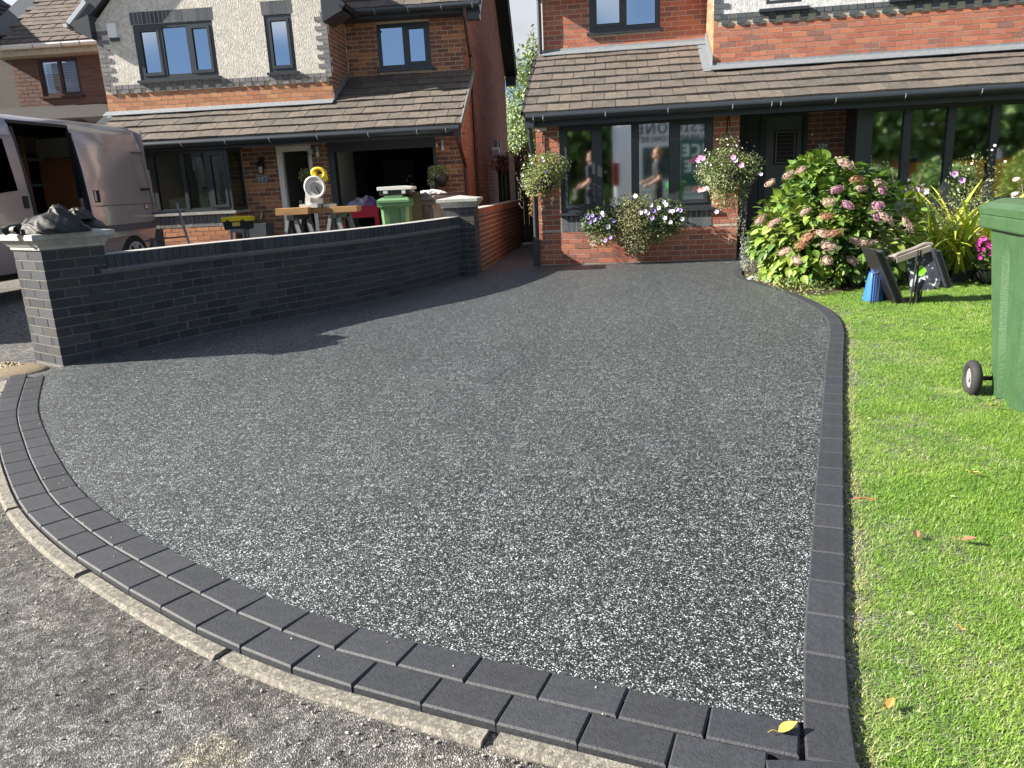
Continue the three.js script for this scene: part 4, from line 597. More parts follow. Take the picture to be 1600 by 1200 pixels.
  mesh('verge', [0, 1, 2, 3, 4, 5, 6, 7].map(r => { const d0 = r * 0.315 - 0.01, d1 = d0 + 0.315, s = Math.sin(PITCH), c = Math.cos(PITCH); return bar([-1.45, 2.20 + d0 * s + 0.035, 0.35 - d0 * c], [-1.45, 2.20 + d1 * s + 0.012, 0.35 - d1 * c], 0.045, 0.055); }), M.tileDark[0], h);
  mesh('flashing', [bx(2.7, 0.012, 0.17, 0.0, 3.335, zr + 0.075, PITCH + 0.05, 0, 0), span(-1.345, 1.345, 3.30, 3.41, zr + 0.004, zr + 0.014)], M.lead, h);
  mesh('gable_flashing', [bx(5.6, 0.012, 0.19, 4.1, 2.805, zg + 0.08, PITCH + 0.05, 0, 0), span(1.345, 6.9, 2.76, 2.875, zg + 0.004, zg + 0.014)], M.lead, h);
  for (let i = 0; i < 9; i++) mesh('step_flashing', [span(1.331, 1.340, 2.84 + i * 0.06, 2.99 + i * 0.06, zg - (i + 1) * 0.122, zg - i * 0.122 + 0.03)], M.lead, h);
  mesh('valley_lead', [(() => { const g = new THREE.BoxGeometry(0.15, 0.012, 1.36); g.rotateX(PITCH); return g.translate(1.27, 3.05, zg - 0.50); })()], M.lead, h);
  mesh('fascia', [span(-1.40, 6.9, 2.035, 2.19, 0.27, 0.305)], M.anthMat, h); mesh('soffit', [span(-1.40, 6.9, 2.10, 2.115, -0.95, 0.27)], M.anthMat, h);
  gutter(h, -1.40, 6.9, 2.165, 0.37, [-1.28, -1.14, -0.25, 0.62, 1.50, 2.02, 2.14, 2.86, 3.75, 4.7, 5.6]);
  mesh('downpipe', [tube([[-1.34, 2.12, 0.35], [-1.345, 1.98, 0.33], [-1.35, 1.88, 0.24], [-1.35, 1.70, 0.09], [-1.35, 1.58, 0.06], [-1.35, 0.42, 0.06]], 0.034, 10, 40), span(-1.40, -1.28, 2.02, 2.13, 0.30, 0.40), cy(0.044, 0.044, 0.04, -1.35, 0.42, 0.06, 12)], M.anth, h); mesh('downpipe_base', [span(-1.40, -1.31, 0, 0.41, 0.015, 0.105)], M.anth, h);
  const sl = mesh('security_light', [span(-1.26, -1.13, 1.99, 2.035, 0.02, 0.10)], M.white, h);
  // upper storeys
  makeWindow(h, 0, 1.16, 0, 1.08, { at: [w1[0], w1[2] + 0.0, zr - 0.005], splits: [0, 0.5, 1], sash: [0], sill: 0.06, f: 0.075 });
  renderPanel(h, [[1.345, 3.545], [6.9, 3.545], [6.9, 4.6], [1.345, 4.6]], [w2, w3], zg + 0.006, M.renderWhite);
  dentils(h, 1.345, 6.6, 3.475, zg, M.greyb); quoins(h, 1.345, 1, 3.55, 4.5, zg, M.greyb);
  makeWindow(h, 0, 0.63, 0, 1.0, { at: [w2[0], w2[2] + 0.04, zg - 0.005], sash: [0], sill: 0.07, f: 0.065 }); makeWindow(h, 0, 2.06, 0, 1.0, { at: [w3[0], w3[2] + 0.04, zg - 0.005], splits: [0, 0.33, 0.67, 1], sash: [0, 2], sill: 0.07, f: 0.065 });
  const up = mesh('main_roof', [new THREE.BoxGeometry(2.95, 0.05, 5.2).translate(-0.1, 0, -2.6).rotateX(0.62).translate(0, 4.42, zr + 0.36), new THREE.BoxGeometry(6.2, 0.05, 5.0).translate(4.3, 0, -2.5).rotateX(0.62).translate(0, 4.62, zg + 0.16)], M.tile[1], h);
  mesh('upper_fascia', [span(-1.58, 1.33, 4.28, 4.42, zr + 0.30, zr + 0.33), span(-1.58, 1.33, 4.28, 4.295, zr, zr + 0.30)], M.anthMat, h);
  mesh('upper_downpipe', [tube([[-1.37, 4.3, zr + 0.06], [-1.37, 3.9, zr + 0.06], [-1.37, 3.35, zr + 0.06]], 0.036, 10, 12)], M.anth, h); mesh('corner_trim', [span(-1.345, -1.315, 3.35, 4.3, zr + 0.002, zr + 0.012)], M.white, h);
}
// ---------- hydrangea ----------
const CAM = V(0, 1.25, 0);
{
  const t = thing('hydrangea_bush', 'big hydrangea bush with fading pink and brown flower heads beside the lawn and porch', 'shrub', [0, 0, 0]);
  const lobes = [[2.10, 0.52, -9.25, 0.62, 0.66, 0.76], [2.60, 0.50, -9.15, 0.55, 0.60, 0.7], [1.78, 0.40, -9.5, 0.30, 0.48, 0.5], [2.25, 0.80, -9.25, 0.58, 0.52, 0.6], [2.12, 1.12, -9.35, 0.26, 0.26, 0.3], [2.72, 1.0, -9.3, 0.24, 0.26, 0.3]];
  const leaves = [];
  for (let i = 0; i < 4600; i++) { const l = lobes[Math.floor(rnd() * 4.6) % 6 | 0] || lobes[0], d = rdir(), k = Math.pow(rnd(), 0.28) * (0.86 + 0.3 * vnoise(d.x * 3 + l[0], d.y * 3 + d.z * 2, 3)); const p = [l[0] + d.x * l[3] * k, l[1] + d.y * l[4] * k, l[2] + d.z * l[5] * k]; if (p[1] < 0.02 || p[2] > -8.32 || (p[0] < 1.66 && p[1] < 0.28)) continue;
    const dd = d.clone().multiply(V(1, 0.6, 1)).add(rdir().multiplyScalar(0.55)).add(V(0, -0.12, 0)).normalize(); const to = CAM.clone().sub(V(...p)).normalize();
    const yl = clamp(fbm(p[0] * 2.2, p[1] * 2.6 + 4, 3, 55) * 1.5 - 0.25 + rr(-0.3, 0.3)); leaves.push({ p, d: dd, roll: rr(-0.6, 0.6), s: rr(0.65, 1.25), c: yl, vis: d.dot(to) + k * 0.5 + rr(-0.25, 0.25) }); }
  leaves.sort((a, b) => b.vis - a.vis);
  const gl = [leafGeo(0.125, 0.075, 0.22, 0.28, 5), leafGeo(0.14, 0.082, 0.3, 0.15, 5), leafGeo(0.11, 0.075, 0.15, 0.4, 5)];
  const cols = [[0.04, 0.10, 0.02], [0.075, 0.16, 0.022], [0.12, 0.225, 0.025], [0.19, 0.295, 0.03], [0.26, 0.34, 0.045]];
  const vein = dtex(128, (i, j) => 0.8 + 0.2 * fbm(i / 9, j / 9, 3, 5)); const mats = cols.map(c => leafMat(c, { roughness: 0.58, map: vein }));
  leaves.slice(0, 300).forEach((l, i) => { const m = new THREE.Mesh(gl[i % 3], mats[Math.min(4, Math.floor(l.c * 4.99))]); m.name = 'leaf'; m.position.set(...l.p); m.quaternion.setFromUnitVectors(V(0, 0, 1), l.d); m.rotateZ(l.roll); m.scale.setScalar(l.s); m.castShadow = m.receiveShadow = true; t.add(m); });
  leafMass('foliage', t, gl[0], leaves.slice(300).map(l => ({ ...l, c: cols[Math.min(4, Math.floor(l.c * 4.99))] })));
  const H = [[1.592, 1.118, -9.1], [1.801, 1.194, -9.163], [1.893, 1.238, -9.02], [2.168, 1.271, -8.858], [2.316, 1.288, -8.884], [2.395, 1.117, -8.706], [2.437, 1.032, -8.67], [2.644, 1.057, -8.752], [2.643, 0.999, -8.657], [2.176, 1.028, -8.601], [2.07, 0.911, -8.472], [2.26, 0.872, -8.49], [1.842, 0.827, -8.462], [1.902, 0.744, -8.403], [2.036, 0.774, -8.395], [2.533, 0.763, -8.465], [2.619, 0.737, -8.444], [1.541, 0.697, -8.648], [1.473, 0.595, -8.729], [1.86, 0.569, -8.382], [2.013, 0.601, -8.353], [2.128, 0.608, -8.358], [2.361, 0.511, -8.44], [2.624, 0.481, -8.401], [1.8, 0.485, -8.41], [2.065, 0.481, -8.354], [1.659, 0.42, -8.514], [1.771, 0.336, -8.465], [1.904, 0.311, -8.421], [2.34, 0.302, -8.488], [2.059, 0.334, -8.392], [2.852, 0.655, -8.484], [1.459, 0.74, -8.823], [2.564, 0.853, -8.514], [2.452, 0.484, -8.435], [1.591, 0.734, -8.601]];
  const pinks = new Set([9, 11, 15, 8, 33]), browns = new Set([5, 14, 19, 21, 24]);
  const head = (pal, R0) => { const P = [], Cc = []; const n = 62; for (let i = 0; i < n; i++) { const a = i * 2.399, z = 1 - (i + 0.5) / n * 1.25, s = Math.sqrt(Math.max(0, 1 - z * z)); const d = V(Math.cos(a) * s, Math.sin(a) * s, z * 0.62).add(rdir().multiplyScalar(0.2)); const c = d.clone().multiplyScalar(R0 * 0.88), nrm = d.clone().normalize(), q = new THREE.Quaternion().setFromUnitVectors(V(0, 0, 1), nrm); const col = mixc(pick(pal), pick(pal), rnd()), k = rr(0.85, 1.15); for (let m = 0; m < 4; m++) { const b = m * 1.571 + i, f = (r, an, zz) => V(Math.cos(an) * r, Math.sin(an) * r, zz).applyQuaternion(q).add(c).toArray(); const r = rr(0.016, 0.021); P.push(...f(0, 0, 0), ...f(r * 0.8, b - 0.5, 0.003), ...f(r, b, rr(0.002, 0.007)), ...f(0, 0, 0), ...f(r, b, 0.005), ...f(r * 0.8, b + 0.5, 0.003)); for (let v = 0; v < 6; v++) Cc.push(col[0] * k, col[1] * k, col[2] * k); } } const g = new THREE.BufferGeometry(); g.setAttribute('position', new THREE.Float32BufferAttribute(P, 3)); g.setAttribute('color', new THREE.Float32BufferAttribute(Cc, 3)); g.setAttribute('uv', new THREE.Float32BufferAttribute(new Float32Array(P.length / 3 * 2), 2)); g.computeVertexNormals(); return g; };
  const pals = [[[0.40, 0.27, 0.22], [0.48, 0.38, 0.31], [0.31, 0.17, 0.12], [0.43, 0.29, 0.28]], [[0.44, 0.17, 0.32], [0.46, 0.25, 0.35], [0.40, 0.23, 0.26]], [[0.34, 0.16, 0.08], [0.42, 0.22, 0.12], [0.30, 0.15, 0.09]]];
  const coreG = new THREE.SphereGeometry(0.05, 10, 6).scale(1, 1, 0.35), coreM = [[0.22, 0.16, 0.09], [0.25, 0.13, 0.16], [0.16, 0.09, 0.05]].map(c => std(c, { roughness: 0.9 }));
  const fm = phys([1, 1, 1], { vertexColors: true, roughness: 0.85, side: THREE.DoubleSide, transmission: 0.15, thickness: 0 });
  const gh = pals.map(p => [head(p, 0.075), head(p, 0.088), head(p, 0.066)]);
  H.forEach((p, i) => { if (i % 5 === 3 && !pinks.has(i)) return; const k = pinks.has(i) ? 1 : browns.has(i) ? 2 : 0; const m = new THREE.Mesh(gh[k][i % 3], fm); m.name = 'flower_head'; const d = V(p[0] - 2.15 + rr(-0.2, 0.2), 0.75, 0.6).normalize(); m.position.set(p[0], p[1] + 0.01, p[2] + 0.03); m.quaternion.copy(flowerQ(d)); m.rotateZ(rr(0, 6)); m.scale.set(rr(0.8, 1.35), rr(0.6, 0.95), rr(0.4, 0.7)); m.castShadow = m.receiveShadow = true; t.add(m); const cm = new THREE.Mesh(coreG, coreM[k]); cm.name = 'flower_centre'; m.add(cm); });
  const st = []; for (let i = 0; i < 60; i++) { const a = rr(0, 6.28), r = rr(0.1, 0.6); st.push(rod([2.2 + Math.cos(a) * 0.2, -0.03, -9.25 + Math.sin(a) * 0.2], [2.2 + Math.cos(a) * r * 1.3, rr(0.5, 1.0), -9.2 + Math.sin(a) * r], 0.006, 5)); } mesh('stem', st, std([0.12, 0.10, 0.05]), t);
}
// ---------- strap-leaved plant ----------
{
  const t = thing('strap_leaved_plant', 'clump of long arching yellow green strap leaves right of the hydrangea', 'plant', [3.56, -0.01, -9.2]);
  const mats = [[0.34, 0.42, 0.04], [0.44, 0.48, 0.045], [0.54, 0.54, 0.07], [0.25, 0.35, 0.04]].map(c => leafMat(c, { roughness: 0.5 }));
  for (let i = 0; i < 110; i++) { const az = rr(0, 6.28), L = rr(0.75, 1.4), el = rr(1.05, 1.5), w = rr(0.055, 0.09), dr = rr(0.4, 2.2), bx0 = rr(-0.34, 0.36), bz0 = rr(-0.22, 0.22); const P = [], N = 12; let x = 0, y = 0, a = el; const C_ = []; for (let k = 0; k <= N; k++) { C_.push([x, y, a]); a -= dr / N * (0.3 + 1.6 * k / N); x += Math.cos(a) * L / N; y += Math.sin(a) * L / N; }
    const pt = (k, s) => { const [r, h, an] = C_[k], tt = k / N, ww = w * Math.min(1, 0.5 + tt * 2) * Math.pow(1 - tt, 0.55) + 0.001; const cx = Math.cos(az), cz = Math.sin(az); return [bx0 + cx * r - cz * ww * s * 0.5 + cx * Math.sin(an) * -Math.abs(s) * ww * 0.14, h + Math.abs(s) * ww * 0.16, bz0 + cz * r + cx * ww * s * 0.5]; };
    for (let k = 0; k < N; k++) for (const s of [-1, 1]) { const A = pt(k, 0), B = pt(k + 1, 0), Cq = pt(k + 1, s), D = pt(k, s); P.push(...A, ...B, ...Cq, ...A, ...Cq, ...D); }
    const g = new THREE.BufferGeometry(); g.setAttribute('position', new THREE.Float32BufferAttribute(P, 3)); g.computeVertexNormals(); mesh('leaf', [g], pick(mats), t); }
}
// ---------- other bed plants ----------
const small = leafGeo(0.03, 0.016, 0.2, 0.3, 2), mid = leafGeo(0.05, 0.03, 0.2, 0.25, 3);
{
  const t = thing('silver_shrub', 'small silvery lavender shrub at the left foot of the hydrangea', 'shrub'); crown('foliage', t, [[1.60, 0.2, -10.5, 0.08, 0.26, 0.25]], 1100, leafGeo(0.04, 0.006, 0.1, 0.2, 2), [[0.20, 0.24, 0.19], [0.34, 0.37, 0.30]], 1, { lift: 0.3 }); mesh('stem', [rod([1.6, -0.03, -10.5], [1.6, 0.2, -10.5], 0.01)], M.soil, t);
  const d = thing('daisy_shrub', 'pale green airy shrub with tiny white daisies behind the strap leaves', 'shrub'); crown('foliage', d, [[4.15, 0.85, -10.2, 0.34, 0.55, 0.35], [4.05, 0.45, -10.1, 0.45, 0.45, 0.4]], 2200, small, [[0.16, 0.22, 0.07], [0.32, 0.36, 0.16]], 0.95, { lift: 0.4, shell: 0.5 }); mesh('stem', [0, 1, 2, 3].map(i => rod([4.1, 0, -10.15], [4.1 + (i - 1.5) * 0.15, 0.9, -10.15], 0.006)), M.soil, d);
  const wm = petal([0.8, 0.8, 0.76]); for (let i = 0; i < 8; i++) bloom(d, [4.12 + rr(-0.42, 0.42), rr(0.7, 1.5), -9.85 + rr(-0.1, 0.1)], V(rr(-0.4, 0.2), 0.5, 1), rr(0.011, 0.018), wm);
  const pu = thing('petunia_plant', 'purple petunias flowering above the strap leaves', 'flowering plant'); crown('foliage', pu, [[3.25, 0.78, -9.5, 0.55, 0.2, 0.2]], 500, small, [[0.10, 0.17, 0.04], [0.2, 0.26, 0.09]], 1.1); mesh('stem', [rod([3.25, 0, -9.6], [3.2, 0.8, -9.5], 0.008), rod([3.3, 0, -9.6], [3.55, 1.0, -9.45], 0.006)], M.soil, pu);
  const pm = petal([0.45, 0.26, 0.62]), pe = petal([0.10, 0.03, 0.16]), wp = petal([0.75, 0.7, 0.78]); for (const [x, y, m] of [[3.18, 0.98, 0], [3.28, 0.96, 1], [3.56, 1.13, 0], [3.64, 1.06, 0]]) bloom(pu, [x, y, -9.25], V(-0.3, 0.15, 1), 0.036, m ? wp : pm, m ? undefined : pe);
  const dh = thing('faded_hydrangea', 'dried brown and pale seed heads on twiggy stems behind the green bin', 'shrub'); crown('foliage', dh, [[4.75, 0.55, -9.9, 0.5, 0.42, 0.4]], 1500, mid, [[0.15, 0.13, 0.06], [0.24, 0.22, 0.12]], 0.9); for (let i = 0; i < 26; i++) { const m = mesh('seed_head', [new THREE.IcosahedronGeometry(0.045, 1)], [M.castStone, std([0.32, 0.2, 0.16]), std([0.42, 0.34, 0.28])][i % 3], dh); m.position.set(rr(4.25, 5.2), rr(0.6, 1.12), rr(-9.7, -9.4)); m.scale.set(1, 0.7, 1); } mesh('stem', [...Array(9)].map((_, i) => rod([4.7, 0, -9.8], [rr(4.3, 5.1), rr(0.9, 1.35), rr(-9.8, -9.4)], 0.005, 5)), std([0.25, 0.2, 0.14]), dh);
  const ds = thing('dark_shrubs', 'low dark green shrubs filling the bed under the porch side window', 'shrub'); crown('foliage', ds, [[3.2, 0.3, -10.6, 0.6, 0.45, 0.5], [4.2, 0.3, -10.9, 0.7, 0.4, 0.5], [5.3, 0.3, -10.7, 0.8, 0.45, 0.5], [6.3, 0.3, -10.6, 0.7, 0.5, 0.5]], 5200, mid, [[0.05, 0.09, 0.025], [0.13, 0.18, 0.05]], 1.2); mesh('stem', [0, 1, 2, 3].map(i => rod([3.2 + i, -0.03, -10.7], [3.2 + i, 0.4, -10.7], 0.012)), M.soil, ds);
  const gc = crown('ground_cover', scene, [[3.5, 0.06, -9.2, 0.75, 0.2, 0.2], [3.05, 0.05, -9.15, 0.35, 0.16, 0.2], [4.4, 0.1, -9.0, 0.7, 0.25, 0.3]], 2600, mid, [[0.10, 0.15, 0.05], [0.22, 0.26, 0.11]], 0.9, { lift: 0.3 });
  const gr = crown('border_weeds', scene, [[1.75, 0.02, -8.65, 0.16, 0.12, 0.2], [1.98, 0.03, -8.36, 0.2, 0.1, 0.12], [1.55, 0.0, -9.6, 0.1, 0.06, 0.3]], 700, small, [[0.14, 0.20, 0.05], [0.28, 0.32, 0.1]], 1, { lift: 0.5 });
  // leaf litter and a pale stone at the bed edge
  const lit = []; for (let i = 0; i < 260; i++) lit.push({ p: [rr(1.48, 1.75), -0.008, rr(-10.1, -9.0)], d: V(rr(-1, 1), rr(0, 0.3), rr(-1, 1)).normalize(), s: rr(0.5, 1), c: mixc([0.30, 0.17, 0.09], [0.42, 0.32, 0.22], rnd()) }); leafMass('leaf_litter', scene, mid, lit);
  const es = thing('edging_stone', 'pale rough stone at the bend of the block edging by the hydrangea', 'stone', [1.56, -0.02, -9.62]); { const g = new THREE.IcosahedronGeometry(0.11, 3), p = g.attributes.position; for (let i = 0; i < p.count; i++) { const k = 0.8 + 0.35 * fbm(p.getX(i) * 14 + 5, p.getY(i) * 14 + p.getZ(i) * 11, 3, 8); p.setXYZ(i, p.getX(i) * k, p.getY(i) * k * 0.6, p.getZ(i) * k); } g.computeVertexNormals(); mesh('rock', [g], M.castStone, es); }
  const sl = [[3.12, 0.5], [3.62, 0.42], [4.08, 0.4]]; sl.forEach(([x, w], i) => { const s = thing('slate_edging', ['dark slate edging stone below the strap leaves, left of the row', 'dark slate edging stone in the middle of the row below the strap leaves', 'dark slate edging stone nearest the pink flower pot'][i], 'edging stone', [x + 0.12, -0.02, -9.04], rr(-0.1, 0.1), null); mesh('stone', [chamferBox(w, 0.13, 0.09, 0.012)], std([0.06, 0.062, 0.066], { map: g3, bumpMap: b3, bumpScale: 0.01, roughness: 0.8 }), s, { keepuv: true }); });
  const pot = thing('flower_pot', 'round dark glossy pot of bright magenta flowers on the lawn edge by the green bin', 'flower pot', [3.86, -0.03, -8.85]);
  mesh('bowl', [new THREE.LatheGeometry([[0.001, 0], [0.09, 0], [0.15, 0.06], [0.165, 0.11], [0.155, 0.15], [0.165, 0.158], [0.15, 0.16], [0.14, 0.13], [0.001, 0.12]].map(p => new THREE.Vector2(...p)), 28)], phys([0.035, 0.037, 0.04], { roughness: 0.25, clearcoat: 0.5 }), pot);
  crown('foliage', pot, [[0, 0.26, 0, 0.2, 0.14, 0.18]], 700, mid, [[0.09, 0.16, 0.04], [0.2, 0.27, 0.09]], 0.8, { lift: 0.3 }); const mg = [petal([0.62, 0.045, 0.32]), petal([0.70, 0.10, 0.42]), petal([0.52, 0.03, 0.30])];
  for (let i = 0; i < 44; i++) { const a = rr(0, 6.28), r = Math.sqrt(rnd()) * 0.24; bloom(pot, [Math.cos(a) * r - 0.03, 0.30 + rr(0, 0.22) * (1 - r), Math.sin(a) * r * 0.7 + 0.08], V(rr(-0.6, 0.3), 0.5, 1), rr(0.022, 0.032), mg[i % 3]); }
}
// ---------- hanging baskets and window box ----------
function hanging(name, label, c, o) {
  const t = thing(name, label, 'hanging basket', c); crown('foliage', t, o.lobes, o.n, o.leaf || small, o.cols, o.size || 1, { lift: o.lift ?? -0.15, shell: 0.45 });
  if (o.trail) { const L = []; for (const [x, y, z, len, n, cc] of o.trail) for (let i = 0; i < n; i++) { const k = rnd(); L.push({ p: [x + rr(-0.025, 0.025) + Math.sin(k * 6) * 0.015, y - k * len, z + rr(-0.03, 0.03)], d: V(rr(-1, 1), rr(-1.2, 0), rr(-1, 1)).normalize(), s: rr(0.5, 1.0), c: mixc(cc[0], cc[1], rnd()) }); } leafMass('trailing_stems', t, small, L); }
  for (const f of o.flowers || []) bloom(t, f.p, f.d || V(-0.3, 0.3, 1), f.r, f.m, f.e);
  return t;
}
{
  const lil = petal([0.52, 0.44, 0.62]), whi = petal([0.74, 0.70, 0.78]), pnk = petal([0.66, 0.26, 0.50]), sal = petal([0.72, 0.34, 0.34]), vio = petal([0.30, 0.22, 0.60]), dk = petal([0.07, 0.03, 0.15]);
  const rim = () => new THREE.LatheGeometry([[0.001, -0.2], [0.09, -0.19], [0.16, -0.1], [0.19, 0], [0.18, 0]].map(p => new THREE.Vector2(...p)), 24), fib = std([0.14, 0.09, 0.05], { map: g3, bumpMap: b3, bumpScale: 0.02, roughness: 1 });
  const A = hanging('hanging_basket', 'round yellow green hanging basket with lilac flowers at the left corner of house 139', [-1.17, 1.40, -11.72], { lobes: [[0, 0, 0, 0.34, 0.30, 0.26], [-0.12, -0.14, 0.05, 0.25, 0.22, 0.2], [0.1, 0.08, 0.03, 0.27, 0.22, 0.22]], n: 5200, cols: [[0.14, 0.20, 0.045], [0.34, 0.38, 0.13]], size: 0.95, trail: [[-0.20, -0.2, 0.05, 0.42, 170, [[0.40, 0.20, 0.05], [0.5, 0.32, 0.08]]], [-0.36, -0.05, 0, 0.45, 60, [[0.3, 0.3, 0.2], [0.4, 0.4, 0.3]]], [-0.05, -0.3, 0.08, 0.5, 60, [[0.2, 0.22, 0.12], [0.36, 0.36, 0.26]]], [0.12, -0.25, 0.05, 0.25, 70, [[0.2, 0.22, 0.12], [0.3, 0.25, 0.12]]]], flowers: [...Array(34)].map(() => { const d = rdir(); d.z = Math.abs(d.z); return { p: [d.x * 0.37 - 0.04, d.y * 0.30, d.z * 0.27], d, r: rr(0.012, 0.026), m: rnd() < 0.6 ? lil : whi }; }) });
  const Al = mesh('basket_liner', [rim()], fib, A); Al.position.y = -0.08; mesh('hanging_wire', [rod([-0.17, -0.08, 0], [0, 0.42, -0.02], 0.003, 4), rod([0.17, -0.08, 0], [0, 0.42, -0.02], 0.003, 4)], M.black, A); mesh('bracket', [tube([[0, 0.55, -0.27], [0, 0.56, -0.1], [0, 0.46, 0], [0, 0.42, -0.02]], 0.008), rod([0, 0.55, -0.27], [0, 0.15, -0.27], 0.008)], M.black, A);
  const B = hanging('hanging_basket', 'large trailing hanging basket with pink flowers between the window and porch of house 139', [1.48, 1.28, -11.70], { lobes: [[0, 0, 0, 0.44, 0.36, 0.30], [-0.15, 0.02, 0.08, 0.30, 0.30, 0.22], [0.0, 0.30, 0.0, 0.16, 0.24, 0.15], [0.26, 0.08, 0, 0.24, 0.18, 0.2], [0.0, -0.28, 0.03, 0.30, 0.26, 0.2]], n: 7200, cols: [[0.11, 0.17, 0.045], [0.33, 0.37, 0.16]], size: 0.98, trail: [[0.22, -0.3, 0.05, 0.85, 320, [[0.16, 0.19, 0.1], [0.40, 0.41, 0.30]]], [0.05, -0.4, 0.08, 0.62, 130, [[0.2, 0.22, 0.13], [0.44, 0.42, 0.32]]], [-0.1, -0.35, 0.08, 0.2, 90, [[0.2, 0.22, 0.1], [0.34, 0.33, 0.2]]], [0.15, -0.35, 0.1, 0.55, 160, [[0.13, 0.16, 0.08], [0.36, 0.36, 0.26]]]], flowers: [[-0.42, 0.20, 0.16, 0.04, pnk], [-0.38, 0.19, 0.2, 0.04, pnk], [-0.45, 0.17, 0.18, 0.035, pnk], [0.02, 0.18, 0.3, 0.04, pnk], [0.05, 0.14, 0.31, 0.035, lil], [0.13, 0.07, 0.32, 0.04, pnk], [-0.42, -0.24, 0.2, 0.035, sal], [-0.37, -0.23, 0.22, 0.04, sal], [-0.33, -0.22, 0.22, 0.035, whi], [-0.18, -0.55, 0.2, 0.035, lil], [0.42, -0.06, 0.15, 0.03, lil]].map(f => ({ p: f.slice(0, 3), r: f[3], m: f[4] })).concat([...Array(46)].map(() => { const d = rdir(); d.z = Math.abs(d.z); return { p: [d.x * 0.46, d.y * 0.4 + 0.08, d.z * 0.3], d, r: rr(0.008, 0.016), m: whi }; })) });
  const Bl = mesh('basket_liner', [rim()], fib, B); Bl.position.y = -0.02; mesh('hanging_wire', [rod([-0.17, 0, 0], [0, 0.62, 0], 0.003, 4), rod([0.17, 0, 0], [0, 0.62, 0], 0.003, 4)], M.black, B); mesh('bracket', [tube([[0, 0.74, -0.29], [0, 0.76, -0.12], [0, 0.66, 0], [0, 0.62, 0]], 0.008), rod([0, 0.74, -0.29], [0, 0.3, -0.29], 0.008)], M.black, B);
  const W = thing('window_box', 'overflowing window box of purple petunias and trailing stems under the front window', 'window box', [0.14, 0.70, -11.78]);
  crown('foliage', W, [[0.02, 0.05, 0.06, 0.36, 0.30, 0.2], [0.02, -0.22, 0.1, 0.30, 0.30, 0.18], [0.05, -0.42, 0.08, 0.18, 0.18, 0.12]], 4600, small, [[0.13, 0.15, 0.06], [0.34, 0.34, 0.15]], 0.9, { shell: 0.5 });
  crown('petunia_foliage', W, [[-0.52, -0.05, 0.05, 0.30, 0.22, 0.16], [0.48, 0.0, 0.05, 0.34, 0.26, 0.16], [-0.45, -0.24, 0.08, 0.22, 0.16, 0.12], [0.36, -0.22, 0.08, 0.28, 0.18, 0.12]], 3000, mid, [[0.05, 0.10, 0.03], [0.14, 0.20, 0.06]], 0.72);
  crown('dry_trail', W, [[-0.55, -0.32, 0.1, 0.14, 0.09, 0.08]], 300, small, [[0.30, 0.26, 0.16], [0.46, 0.40, 0.28]], 0.9); mesh('trough', [span(-0.62, 0.66, -0.18, -0.02, -0.13, 0.05)], M.blackPlastic, W);
  for (const [x, y, m, e] of [[-0.70, 0.06, 1, 1], [-0.66, 0.02, 1, 1], [-0.60, 0.05, 1, 1], [-0.57, -0.01, 1, 1], [-0.64, -0.05, 1, 1], [-0.50, 0.02, 1, 1], [-0.46, 0.08, 0, 0], [-0.44, 0.05, 0, 1], [-0.30, -0.04, 1, 1], [-0.38, -0.12, 0, 0], [-0.34, -0.28, 1, 1], [-0.42, -0.32, 1, 1], [0.28, 0.08, 1, 1], [0.20, 0.05, 2, 0], [0.16, 0.08, 2, 0], [0.10, 0.06, 2, 0], [0.35, 0.12, 0, 1], [0.42, 0.2, 0, 0], [0.46, 0.16, 0, 0], [0.50, 0.07, 0, 0], [0.55, 0.06, 0, 1], [0.60, 0.09, 0, 1], [0.66, 0.07, 1, 1], [0.68, -0.05, 0, 1], [0.52, -0.09, 0, 1], [0.44, -0.03, 0, 0], [0.26, -0.02, 1, 1], [0.02, 0.30, 0, 0], [0.24, 0.16, 2, 0]]) bloom(W, [x, y, 0.24 + rr(-0.03, 0.03)], V(rr(-0.5, 0.2), rr(0, 0.4), 1), rr(0.028, 0.037), [whi, vio, lil][m], e ? dk : undefined);
  // the two little baskets at the garage
  for (const [X, lab, k] of [[-2.62, 'small black cone planter of ivy left of the garage opening behind the saw', 0], [-0.30, 'small black cone planter of pale ivy right of the garage opening above the bins', 1]]) { const s = Math.sin(LHT), c = Math.cos(LHT), z = 1.72; const t = thing('wall_planter', lab, 'hanging planter', [LHP[0] + X * c + z * s, 1.42, LHP[2] - X * s + z * c], LHT); mesh('cone', [new THREE.LatheGeometry([[0.001, -0.16], [0.05, -0.15], [0.11, -0.06], [0.14, 0.04], [0.13, 0.045], [0.1, 0.02], [0.001, 0.02]].map(p => new THREE.Vector2(...p)), 20)], M.blackPlastic, t); crown('foliage', t, k ? [[-0.03, 0.09, 0.02, 0.19, 0.10, 0.14], [-0.16, -0.02, 0.06, 0.06, 0.13, 0.06]] : [[-0.04, 0.12, 0.02, 0.10, 0.14, 0.1]], k ? 700 : 380, mid, [[0.16, 0.24, 0.06], [0.40, 0.46, 0.26]], 0.75); mesh('hanging_wire', [rod([-0.12, 0.03, 0], [0, 0.5, -0.1], 0.003, 4), rod([0.12, 0.03, 0], [0, 0.5, -0.1], 0.003, 4), rod([0, 0.5, -0.22], [0, 0.5, -0.09], 0.006, 5)], M.black, t); }
}
